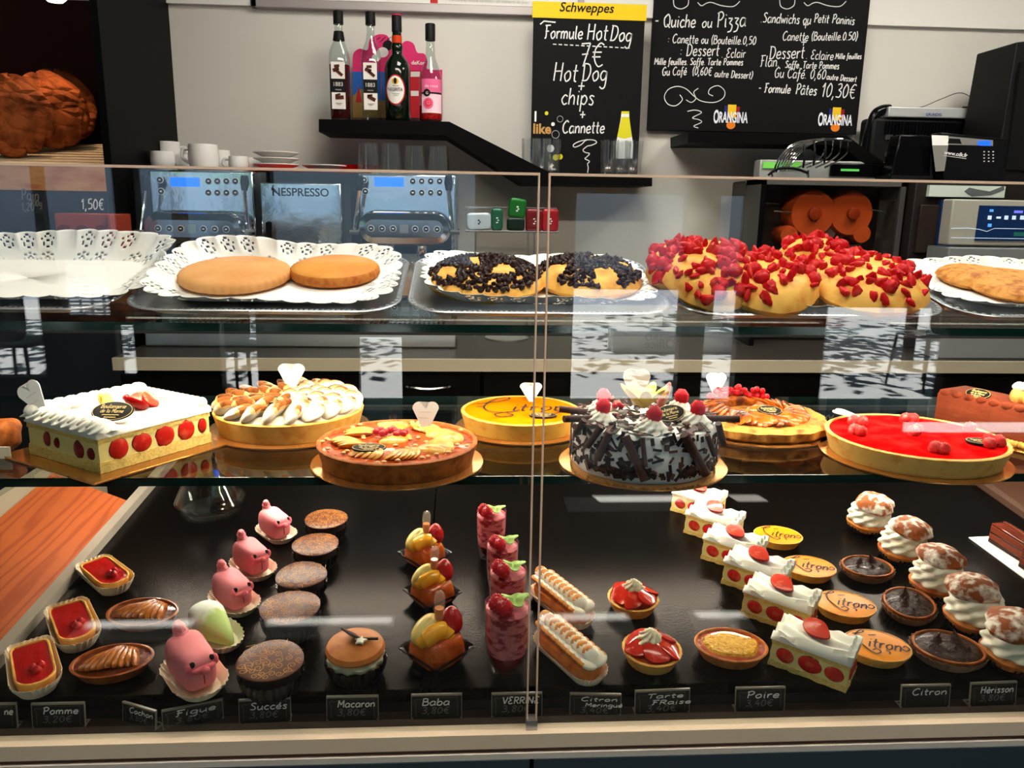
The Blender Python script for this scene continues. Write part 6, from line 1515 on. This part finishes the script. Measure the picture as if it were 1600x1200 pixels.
# chocolate discs with gold scrolls
def b_succ(loc, rot, lb, group, s_):
    t = thing('chocolate_scroll_cake', lb, 'cake', loc, rot, group, s_)
    q = MB(); papercase(q, .037, .037, .026, 60, 0, 1.13, .035); q.build('dark_paper_case', DKCASE, t)
    q = MB(); q.lathe([(.035, .003), (.038, .036), (.036, .037)], 48); q.build('sponge', M('dark_sponge', (26, 14, 10), .7), t)
    q = MB(); q.lathe([(.041, .0372), (.0425, .0382), (.0425, .0398), (.041, .0406), (.02, .0406), (.001, .0406)], 60, 0, rf=lambda th, i, z: 1 + .02 * sin(3 * th + 1))
    rnd = random.Random(9)
    for (x, y) in scatter_disc(34, .0375, rnd, .0095):
        a = rnd.uniform(0, 6.3); r = rnd.uniform(.0042, .0066); sg_ = rnd.choice((-1, 1))
        q.ribbon([(x + r * (1 - j / 26) * cos(a + sg_ * j * .42), y + r * (1 - j / 26) * sin(a + sg_ * j * .42), 0.0409) for j in range(20)], .0006, EZ, 1)
        q.ribbon([(x + r * cos(a), y + r * sin(a), .0409), (x + r * 1.9 * cos(a - .5 * sg_), y + r * 1.9 * sin(a - .5 * sg_), .0409)], .0006, EZ, 1)
    q.build('scroll_disc', [M('scroll_chocolate', (86, 40, 20), .38, spec=.25), M('scroll_gold', (222, 150, 66), .35)], t); return t
series(b_succ, ((511, 838, 0, .98, 'round chocolate disc cake with gold scrolls, farthest back of five'), (495, 880, 40, 1.0, 'round chocolate disc cake, second from the back of five'), (473, 930, 95, 1.02, 'round chocolate disc cake, middle one of five'), (456, 986, 150, 1.12, 'round chocolate disc cake second from the glass, under a light streak'), (426, 1072, 200, 1.12, 'round chocolate disc cake nearest the glass')), 'chocolate disc cakes')

# macaron
t = item('macaron', 557, 1050, 'macaron', 'big caramel macaron with white cream, a chocolate square and a white star', 10)
q = MB(); papercase(q, .041, .041, .028, 60, 0, 1.12, .03); q.build('dark_paper_case', DKCASE, t)
MACM = M('macaron_caramel', (200, 122, 58), .5, noise=(60, (184, 102, 44), .4, .7))
MB().lathe([(.034, .006), (.040, .012), (.041, .018), (.038, .022), (.002, .022)], 48).build('lower_shell', MACM, t)
q = MB(); q.lathe([(.034, .022), (.041, .025), (.042, .032), (.036, .038)], 72, rf=lambda th, i, z: 1 + .045 * sin(13 * th + i)); q.build('cream', M('macaron_cream', (238, 232, 196), .5), t)
MB().lathe([(.038, .037), (.043, .039), (.044, .043), (.041, .049), (.030, .053), (.012, .0545), (.001, .0545)], 56).build('upper_shell', MACM, t)
T = Matrix.Translation((-.004, .004, .064)) @ Matrix.Rotation(.6, 4, 'Z') @ Matrix.Rotation(.75, 4, 'Y'); MB().box((0, 0, 0), (.030, .022, .003), 0, T).build('chocolate_square', CHOC, t, bevel=.0006)
MB().tube([(.010, .0, .0565), (.034, -.004, .0565)], .0022).build('chocolate_stick', CHOC, t)
q = MB(); c = (.008, -.008, .0575); st = [((.0105 if k % 2 == 0 else .005) * cos(k * pi / 5), (.0105 if k % 2 == 0 else .005) * sin(k * pi / 5)) for k in range(10)]
q.prism([(c[0] + x, c[1] + y, c[2]) for x, y in st], (0, 0, .004)); q.build('sugar_star', M('star_white', (244, 240, 226), .5), t, bevel=.001)

# rum babas
PEACH = M('peach_slice', (248, 176, 36), .14, noise=(40, (236, 134, 24), .45, .75), coat=.6, bump=(60, .4, .004)); BABA = M('baba_glaze', (206, 96, 26), .2, noise=(40, (166, 58, 10), .4, .7), coat=.6, bump=(90, .8, .005))
def b_baba(loc, rot, lb, group, s_):
    t = thing('rum_baba', lb, 'pastry', loc, rot, group, s_)
    q = MB(); q.loft([rrect(.026, .026, .004, 0, 3), rrect(.036, .036, .005, .020, 3), rrect(.040, .040, .005, .022, 3), rrect(.0395, .0395, .005, .0232, 3), rrect(.0345, .0345, .005, .021, 3), rrect(.025, .025, .004, .0015, 3)]); q.build('plastic_tray', BLACKG, t)
    q = MB(); q.sup((0, 0, .0265), (.033, .033, .022), .5, 0, 28, 16, None, lambda p: Vector((p.x * (1 - .10 * p.z / .02), p.y * (1 - .10 * p.z / .02), p.z + .004 * nz(p * 70)))); q.build('cake', BABA, t)
    MB().ell((0, 0, 0), (.031, .015, .024), 0, 24, 16, lambda th, ph: 1 - .10 * cos(2 * th), Matrix.Translation((-.010, .012, .050)) @ Matrix.Rotation(.3, 4, 'Z') @ Matrix.Rotation(.45, 4, 'X')).build('pale_peach_slice', M('peach_pale', (252, 222, 130), .2, noise=(40, (246, 190, 80), .45, .75), coat=.5), t)
    q = MB(); q.tube(smoothpts([(-.030, .004, .044), (-.022, -.006, .052), (-.008, -.008, .056), (.004, -.013, .052), (.008, -.022, .042)], 6), [.004] + [.0105] * 4 + [.0135] * 12 + [.0105] * 5 + [.007] * 2 + [.002], 14); q.build('peach_slice', PEACH, t)
    q = MB(); q.lathe([(.002, 0), (.012, .002), (.0172, .009), (.0180, .016), (.0155, .026), (.0105, .034), (.005, .039), (.001, .0405)], 28, T=Matrix.Translation((.017, -.008, .040)) @ Matrix.Rotation(.22, 4, 'Y') @ Matrix.Rotation(-.1, 4, 'X')); q.build('strawberry', STRAWD, t)
    q = MB(); q.ell((.010, -.014, .046), (.012, .005, .005), 0, 12, 8); q.build('lemon_peel', M('peel_yellow', (236, 206, 92), .3), t)
    T = Matrix.Translation((.002, -.002, .064)) @ Matrix.Rotation(.06, 4, 'Y')
    pq = MB().lathe([(.002, -.014), (.003, 0), (.0074, .006), (.0078, .034), (.0074, .041), (.0054, .046), (.001, .048)], 20, T=T).build('pipette', M('pipette_plastic', (244, 232, 214), .15, alpha=.22, coat=.5), t)
    MB().lathe([(.002, .0), (.0062, .006), (.0064, .022)], 18, T=T).build('rum', M('amber_rum', (226, 128, 40), .2, coat=.4), pq); return t
series(b_baba, ((664, 880, 42, .96, 'rum baba with peach slices and a pipette, farthest back of three'), (676, 940, 38, .96, 'rum baba with peach and strawberry, middle one of three'), (683, 1032, 45, 1.08, 'rum baba in a square black tray nearest the glass')), 'rum babas')

# pink dessert glasses
MOUS = M('pink_mousse', (246, 136, 146), .4, noise=(70, (170, 34, 52), .5, .6, 2), stretch=(.7, .7, 1.5), sss=.1); COUL = M('berry_coulis', (112, 8, 22), .15, coat=.4)
def b_ver(loc, rot, lb, group, s_):
    t = thing('dessert_glass', lb, 'dessert', loc, rot, group, s_)
    MB().lathe([(.017, 0), (.022, .004), (.0265, .022), (.0295, .055), (.0305, .106), (.0296, .106), (.0284, .055), (.0252, .022), (.018, .010)], 40).build('glass_cup', GLASS('verrine_glass', (250, 248, 248), 1.45), t)
    MB().lathe([(.016, .0105), (.0236, .019), (.0262, .034)], 36).build('coulis', COUL, t)
    MB().lathe([(.0260, .0345), (.0281, .058), (.0290, .098), (.020, .104), (.002, .105)], 36).build('mousse', MOUS, t)
    for (x, y, z) in ((-.016, -.010, .113), (-.008, -.019, .112)): q = MB(); raspberry(q, (x, y, z), .0115); q.build('raspberry', RASPS, t)
    q = MB(); q.loft([[Vector((.008 + rr * (1 + .18 * cos(5 * a)) * cos(a), -.006 + rr * .8 * (1 + .18 * cos(5 * a)) * sin(a), .111 + zz + .004 * cos(2 * a))) for a in [2 * pi * k / 40 for k in range(40)]] for rr, zz in ((.002, .0005), (.010, .002), (.017, .0045), (.0172, .0062), (.010, .004), (.002, .0025))]); q.build('sugar_leaf', GREENL, t); return t
series(b_ver, ((767, 872, -4, .94, 'pink mousse glass topped with raspberries, farthest back of four'), (784, 925, 5, .94, 'pink mousse glass with raspberries and a green leaf, second from the back'), (792, 975, -3, 1.0, 'pink mousse glass, third from the back, half hidden by the front one'), (791, 1048, 6, 1.12, 'pink mousse glass nearest the glass pane joint, swirled pink and red')), 'pink mousse glasses')

# glass carafe under the shelf
t = item('glass_jar', 331, 806, 'jar', 'clear round glass jar half hidden under the middle shelf')
MB().lathe([(.030, 0), (.060, .014), (.070, .040), (.052, .075), (.036, .100), (.034, .130), (.038, .136), (.035, .136), (.031, .130), (.033, .100), (.049, .075), (.066, .040), (.057, .017), (.029, .006)], 40).build('body', GLASS('jar_glass', (252, 253, 252), 1.5, .02), t)

# meringue eclairs
def b_ecl(loc, rot, lb, group, s_):
    t = thing('meringue_eclair', lb, 'eclair', loc, rot, group, s_)
    q = MB(); rings = []
    for (hw, hl, z) in ((.023, .066, 0), (.031, .074, .016), (.0305, .0735, .016), (.0225, .0655, .001)): rings.append([Vector((x * (1 + .04 * cos(k * 2.8) * (z > 0)), y * (1 + .018 * cos(k * 2.8) * (z > 0)), z)) for k, (x, y) in enumerate(stadium(hw, hl, 30))])
    q.loft(rings); q.build('paper_case', PAPERC, t)
    q = MB(); stad_loft(q, [(.016, .058, .002), (.022, .064, .010), (.0245, .066, .018), (.023, .064, .025), (.018, .060, .028)]); q.build('choux', M('eclair_choux', (222, 138, 66), .5, noise=(50, (184, 92, 34), .45, .7)), t)
    q = MB()
    for k in range(9):
        y = -.054 + k * .0135
        for s2 in (-1, 1): petal(q, s2 * .0085, y, .033, (0 if s2 > 0 else pi) + .25 * s2, .0135, .35 + .02 * k, (0, 1, 0))
        petal(q, 0, y + .004, .040, pi / 2, .013, .75, (0, 1, 1))
    q.build('meringue', [MER, M('eclair_toast', (216, 140, 66), .5)], t); return t
series(b_ecl, ((877, 953, 31, .98, 'toasted meringue eclair in white paper, the one behind'), (889, 1033, 31, 1.0, 'toasted meringue eclair in white paper, nearest the glass')), 'meringue eclairs')

# strawberry tartlets
def b_strt(loc, rot, lb, group, s_):
    t = thing('strawberry_tartlet', lb, 'tartlet', loc, rot, group, s_)
    q = MB(); crust(q, .044, .022, 0, 60, .22, .005, .004, flute=.01, fl=36); q.build('crust', CRUSTG, t)
    q = MB(); fill(q, .039, .019, .004); q.build('glaze', AMB, t)
    for k in range(6):
        a = 2 * pi * k / 6 + .3
        q = MB(); berry_slice(q, .0195, .0155, .013, Matrix.Translation((.025 * cos(a), .025 * sin(a), .0305)) @ Matrix.Rotation(a + (1.2 if k % 2 else -.5), 4, 'Z') @ Matrix.Rotation(.45 if k % 2 else -.3, 4, 'X') @ Matrix.Rotation(.3, 4, 'Y')); q.build('strawberry_quarter', [M('strawberry_wet', (190, 14, 12), .14, coat=.5), M('strawberry_wet_flesh', (214, 40, 26), .16, noise=(60, (240, 110, 80), .52, .75), coat=.5)], t)
    q = MB(); rosette(q, (.0, .004, .034), .019, .020, 0, 8); q.build('cream_rosette', M('ivory_cream', (246, 232, 198), .5, noise=(200, (206, 150, 70), .62, .72)), t, ang=80); return t
series(b_strt, ((988, 950, 0, 1.0, 'strawberry tartlet with a cream rosette, the one behind'), (1017, 1032, 70, 1.05, 'strawberry tartlet with a cream rosette, nearest the glass')), 'strawberry tartlets')

# pear tartlet
t = item('pear_tartlet', 1140, 1024, 'tartlet', 'oval golden pear tartlet with a shiny almond filling', -8)
q = MB(); crust(q, .057, .021, 0, 64, .2, .005, .005, 1, .78); q.build('crust', M('pear_crust', (206, 124, 54), .5, noise=(60, (160, 78, 26), .45, .7)), t)
q = MB(); fill(q, .052, .018, .001, 0, 56, 1, .77); q.build('amber_glaze', AMB, t)
q = MB(); q.lathe([(.044, .0185), (.040, .0232), (.02, .025), (.001, .025)], 56, sx=1, sy=.72, rf=lambda th, i, z: 1 + .05 * sin(5 * th)); q.build('almond_filling', M('almond_filling', (236, 180, 60), .18, noise=(160, (206, 122, 30), .46, .75), coat=.5, bump=(220, .9, .005)), t)

# strawberry cream slices
def b_slice(loc, rot, lb, group, s_):
    t = thing('strawberry_slice_cake', lb, 'cake slice', loc, rot, group, s_)
    hx, hy = .056, .030
    def blk(z0, z1, mat, nm, off=0, rg=.0016):
        q = MB(); n = 18; rings = []
        for z in (z0, (z0 + z1) / 2, z1):
            ring = []
            for (xa, ya, xb, yb_) in ((-hx, -hy, hx, -hy), (hx, -hy, hx, hy), (hx, hy, -hx, hy), (-hx, hy, -hx, -hy)):
                for k in range(n):
                    x, y = (xa + (xb - xa) * k / n) * (1 - off), (ya + (yb_ - ya) * k / n) * (1 - off * 1.6); j_ = rg * nz((x * 150, y * 150, z * 200)); ring.append(Vector((x + j_, y + j_, z)))
            rings.append(ring)
        q.loft(rings); q.build(nm, mat, t, ang=50)
    blk(.0, .010, SPONGE, 'sponge_layer', 0, .003); blk(.010, .038, CUSTARD, 'cream_layer', .01); blk(.038, .047, SPONGE, 'sponge_layer', 0, .003)
    q = MB(); q.grid(-hx - .002, hx + .002, -hy - .002, hy + .002, 40, 26, lambda x, y: .059 + .0035 * sin((y * 1.1 + x * .4) * 230 + 4 * nz((x * 16, y * 16, 2))) + .005 * nz((x * 24, y * 24, 9)) + .004 * max(0, x / hx) - .006 * (max(abs(x) / hx, abs(y) / hy) > .93), base=.046); q.build('cream_topping', CREAM, t, ang=70)
    for (x, rx, rz_) in ((-.034, .013, .0120), (.002, .0175, .0132), (.037, .0140, .0118)):
        MB().ell((x, -hy + .0016, .024), (rx + .0014, .003, rz_ + .0012), 0, 20, 12).build('strawberry_edge', STRIM, t)
        MB().ell((x, -hy + .0005, .024), (rx, .003, rz_), 0, 20, 12).build('strawberry_slice', STRAW, t)
    for (y, r) in ((-.008, .011), (.014, .008)): MB().ell((-hx + .0005, y, .024), (.003, r, .011), 0, 18, 12).build('strawberry_slice', STRAW, t)
    for (y, r) in ((-.010, .010), (.012, .009)): MB().ell((hx - .0005, y, .023), (.003, r, .011), 0, 18, 12).build('strawberry_slice', STRAW, t)
    q = MB(); berry_slice(q, .0215, .0165, .011, Matrix.Translation((-.002, -.002, .0705)) @ Matrix.Rotation(-.5, 4, 'Z') @ Matrix.Rotation(.30, 4, 'X') @ Matrix.Rotation(.12, 4, 'Y')); q.build('strawberry_half', [STRAWD, FLESH], t); return t
series(b_slice, ((1090, 801, -38, .90, 'strawberry cream slice farthest back, just under the shelf edge'), (1114, 836, -38, .92, 'strawberry cream slice second from the back of six'), (1145, 877, -38, .94, 'strawberry cream slice third from the back, its cut face mostly yellow'), (1181, 916, -38, .96, 'strawberry cream slice fourth from the back of six'), (1216, 966, -38, .98, 'strawberry cream slice second from the glass'), (1268, 1044, -38, 1.02, 'strawberry cream slice nearest the glass with three dark berry cuts')), 'strawberry cream slices')

# lemon tartlets
def b_lem(loc, rot, lb, group, s_):
    t = thing('lemon_tartlet', lb, 'tartlet', loc, rot, group, s_)
    q = MB(); crust(q, .051, .019, 0, 64, .2, .003, .002, 1, .80, .008, 44); q.build('crust', CRUSTG, t)
    q = MB(); fill(q, .0485, .0180, .0012, 0, 56, 1, .80); q.build('lemon_filling', M('tartlet_lemon', (236, 142, 6), .32, spec=.12, bump=(30, .2, .004)), t)
    q = MB(); z_ = .0203; exx, eyy = Vector((1, -.12, 0)), Vector((.12, 1, 0))
    write(q, 'itron', (-.016, -.008, z_), exx, eyy, .050, .0027, 0, .036, EZ, .3)
    for pts in ([(-4.4, 3.0), (-2.6, 3.8), (-1.6, 4.6), (-2.2, 5.0), (-3.6, 3.0), (-3.4, .4), (-2.2, -1.4), (-.8, -3.2), (.4, -3.8), (1.4, -2.8), (.6, -1.9), (-.4, -2.6)], [(-.6, 3.4), (1.2, 4.0)], [(6.2, .2), (7.2, -.8), (8.2, .2), (7.4, 1.2), (6.8, .4)], [(2.6, -1.8), (3.4, -2.4), (3.2, -3.2)]): swirl_line(q, pts, (-.006, 0, z_), exx, eyy, .0064, .0024)
    q.build('chocolate_script', SCR, t, smooth=False); return t
series(b_lem, ((1214, 848, -12, .94, 'yellow lemon tartlet with Citron script, farthest back of four'), (1262, 898, -12, .96, 'yellow lemon tartlet with Citron script, second from the back'), (1318, 958, -12, 1.0, 'orange yellow lemon tartlet with Citron script, second from the glass'), (1367, 1024, -12, 1.02, 'deep orange lemon tartlet with Citron script, nearest the glass')), 'lemon tartlets')

# chocolate tartlets
def b_cho(loc, rot, lb, group, s_):
    t = thing('chocolate_tartlet', lb, 'tartlet', loc, rot, group, s_)
    q = MB(); papercase(q, .044, .036, .016, 56, 0, 1.16, .03); q.build('clear_paper_case', M('brown_paper_case', (150, 112, 86), .5), t)
    q = MB(); crust(q, .048, .020, 0, 60, .16, .004, .003, 1, .82); q.build('crust', CRUSTD, t)
    GAN = M('ganache', (46, 18, 9), .22, spec=.25, coat=.12, bump=(110, 1, .008))
    q = MB(); q.lathe([(.044, .0175), (.036, .021), (.02, .0225), (.001, .0225)], 56, sx=1, sy=.82, rf=lambda th, i, z: 1 + .05 * sin(4 * th) * (i > 0)); q.build('ganache', GAN, t)
    for (x, y, h, r, lean) in ((-.016, .006, .020, .011, .006), (.012, .010, .024, .013, -.008), (.002, -.012, .010, .012, .003), (.022, -.008, .009, .009, .002), (-.024, -.008, .008, .009, 0)):
        q = MB(); q.loft([[Vector((x + lean * (k / 7) ** 2 + r * (1 - k / 7) ** 1.5 * cos(a), y + r * .8 * (1 - k / 7) ** 1.5 * sin(a), .020 + h * k / 7)) for a in [2 * pi * j / 14 for j in range(14)]] for k in range(7)] ); q.build('ganache_peak', GAN, t)
    return t
series(b_cho, ((1353, 898, 0, .98, 'chocolate ganache tartlet with two tall peaks, farthest back of three'), (1418, 957, 55, 1.06, 'chocolate ganache tartlet in the middle of three'), (1478, 1028, -12, 1.12, 'chocolate ganache tartlet nearest the glass')), 'chocolate tartlets')

# cream puffs
def b_puf(loc, rot, lb, group, s_):
    t = thing('cream_puff', lb, 'cream puff', loc, rot, group, s_)
    q = MB(); papercase(q, .036, .036, .014, 56, 0, 1.14, .03); q.build('dark_paper_case', DKCASE, t)
    q = MB(); q.lathe([(.030, .002), (.040, .010), (.043, .020), (.038, .026)], 48, rf=lambda th, i, z: 1 + .03 * sin(5 * th)); q.build('choux_base', M('choux_gold', (216, 134, 58), .5, noise=(40, (170, 84, 26), .45, .7), bump=(60, .4, .003)), t)
    q = MB(); q.lathe([(.036, .023), (.043, .028), (.0425, .034), (.038, .037), (.041, .041), (.0395, .047), (.034, .050), (.0365, .054), (.033, .060), (.024, .063)], 72, rf=lambda th, i, z: 1 + .07 * cos(9 * th), tw=.17); q.build('whipped_cream', CREAMY, t, ang=80)
    q = MB(); q.lathe([(.026, .057), (.036, .059), (.0395, .066), (.036, .075), (.024, .083), (.009, .086), (.001, .086)], 44, rf=lambda th, i, z: 1 + .05 * sin(4 * th + 1) + .04 * sin(7 * th + i), T=Matrix.Translation((.003, -.003, 0)) @ Matrix.Rotation(.10, 4, 'X')); q.build('sugared_cap', M('sugar_dusted_choux', (150, 76, 30), .6, noise=(60, (250, 240, 226), .46, .64, 6), bump=(80, .6, .004)), t); return t
series(b_puf, ((1354, 828, 0, .96, 'cream puff with a white sugared cap, farthest back of five'), (1406, 872, 60, .98, 'cream puff, second from the back, its cap white with sugar'), (1459, 926, 130, 1.02, 'cream puff in the middle of the row of five'), (1517, 980, 200, 1.06, 'cream puff second from the glass, with a browner cap'), (1578, 1036, 280, 1.08, 'cream puff at the right edge, nearest the glass')), 'cream puffs')

# chocolate slices on a white card at the right
a_ = D(1600, 897); c0, c1 = D(1514, 842), D(1620, 920)
d_ = c1 - c0; ca = math.degrees(atan2(d_.y, d_.x))
t = thing('white_card', 'white card strip under the chocolate slices at the right edge', 'card', c0, ondeck(ca))
MB().bx(-.002, d_.length * 1.3, 0, .085, 0, .0025).build('card', PAPER, t, bevel=.0005)
dn = Matrix.Rotation(TILT, 3, 'X') @ Vector((0, 0, .0032))
def b_chs(loc, rot, lb, group, s_):
    t = thing('chocolate_slice', lb, 'cake slice', loc, rot, group, s_)
    for (z0, z1, mt, nm) in ((0, .008, CHOC, 'dark_base'), (.008, .020, M('choc_mousse', (126, 54, 30), .5, bump=(80, .4, .003)), 'mousse_layer'), (.020, .023, CHOC, 'dark_layer'), (.023, .036, MATS['choc_mousse'], 'mousse_layer'), (.036, .041, M('mirror_glaze', (104, 36, 18), .1, coat=.6), 'shiny_top')):
        MB().bx(-.05, .05, -.019, .019, z0, z1).build(nm, mt, t, bevel=.0012)
    MB().bx(-.048, .048, .006, .010, .041, .0432).build('piped_line', CHOCM, t); return t
series(b_chs, ((1585, 866, ca + 4, 1.0, 'glossy chocolate layer slice on the white card, the one behind'), (1636, 908, ca + 4, 1.0, 'glossy chocolate layer slice cut off by the right edge')), 'chocolate slices')
for o_ in [o_ for o_ in COL.objects if o_.name.startswith('chocolate_slice') and not o_.parent]: o_.location = o_.location + dn

# ------------------------------------------------------------------ chalk price tags along the front
TAGF = M('tag_slate', (26, 24, 22), .4); TAGE = M('tag_clear_edge', (150, 140, 128), .25); TAGP = M('tag_ornament', (92, 78, 66), .5)
def price_tag(u0, u1, v, name, price, label, rz=0, lines=None):
    TY, Z0_ = .027, .6725
    a, b = atY(u0, v, TY), atY(u1, v, TY); w_ = (b.x - a.x) / 2 / max(cos(radians(rz)), .5); h_ = a.z - Z0_
    t = thing('price_tag', label, 'price tag', ((a.x + b.x) / 2, TY, Z0_), (radians(-6), 0, radians(rz)), 'chalk price tags')
    MB().bx(-w_, w_, 0, .0016, .0, h_).build('slate', TAGF, t)
    q = MB(); q.bx(-w_ - .0006, w_ + .0006, -.0012, .0028, h_ - .002, h_ + .0006); q.bx(-w_ - .0008, -w_, -.0004, .0028, 0, h_); q.bx(w_, w_ + .0008, -.0004, .0028, 0, h_); q.build('clear_edge', TAGE, t, smooth=False)
    q = MB(); q.bx(-w_, -w_ + .002, .0, .016, 0, .002); q.bx(w_ - .002, w_, .0, .016, 0, .002); q.bx(-w_, w_, .015, .017, 0, .002); q.build('foot', TAGE, t)
    q = MB()
    fr_ = [(-w_ * .84, -.0004, h_ * .10), (-w_ * .84, -.0004, h_ * .62), (-w_ * .90, -.0004, h_ * .74), (-w_ * .80, -.0004, h_ * .82), (-w_ * .72, -.0004, h_ * .78), (-w_ * .3, -.0004, h_ * .88), (w_ * .2, -.0004, h_ * .86), (w_ * .84, -.0004, h_ * .88)]
    q.ribbon(smoothpts(fr_, 6), .0008, EN); q.ribbon([(w_ * .84, -.0004, h_ * .88), (w_ * .84, -.0004, h_ * .08)], .0008, EN); q.build('ornament', TAGP, t, smooth=False)
    q = MB(); n_ = len(name)
    for k, ln in enumerate(name):
        wd_ = min(w_ * 1.5, w_ * .26 * len(ln) + w_ * .1)
        write(q, ln, (-w_ * .6 + (k * w_ * .18), -.0006, h_ * ((.56 if n_ == 1 else .66) - .27 * k)), EX, EZ, wd_, .0017 if n_ == 1 else .0014, 0, h_ * (.28 if n_ == 1 else .18), EN)
    q.build('name_writing', CHALK, t, smooth=False)
    if price:
        q = MB(); write(q, price, (-w_ * .62, -.0006, h_ * (.22 if n_ == 1 else .10)), EX, EZ, w_ * 1.15, .0013, 0, h_ * .26, EN); q.build('price_writing', CHALKG, t, smooth=False)
    return t
E_ = '\u20ac'
for (u0, u1, v, nm, pr__, lb, rz) in ((-58, 22, 1103, ['         ne'], None, 'chalk price tag cut off by the left edge, ending in ne', 0), (47, 129, 1102, ['Pomme'], '3,20' + E_, 'chalk price tag reading Pomme', 0), (184, 245, 1106, ['Cochon'], '3,80' + E_, 'chalk price tag reading Cochon, turned askew', -24), (258, 343, 1104, ['Figue'], '3,80' + E_, 'chalk price tag reading Figue, turned askew', 18), (373, 452, 1095, ['Succ\u00e9s'], '3,80' + E_, 'chalk price tag reading Succes', 3), (510, 590, 1091, ['Macaron'], '3,80' + E_, 'chalk price tag reading Macaron', 0), (643, 721, 1088, ['Baba'], '3,80' + E_, 'chalk price tag reading Baba', 0), (769, 847, 1086, ['VERRINE'], '3,80' + E_, 'chalk price tag reading Verrine, behind the pane joint', 0), (892, 970, 1087, ['Citron', 'Meringu\u00e9'], '3,40' + E_, 'chalk price tag reading Citron Meringue', -4), (994, 1079, 1081, ['Tarte', 'FRaise'], '3,40' + E_, 'chalk price tag reading Tarte Fraise', 2), (1152, 1228, 1077, ['Poire'], '3,40' + E_, 'chalk price tag reading Poire', 0), (1412, 1487, 1073, ['Citron'], None, 'chalk price tag reading Citron with no price', 0), (1520, 1592, 1069, ['H\u00e8risson'], '3,80' + E_, 'chalk price tag reading Herisson', 2)):
    price_tag(u0, u1, v, nm, pr__, lb, rz)
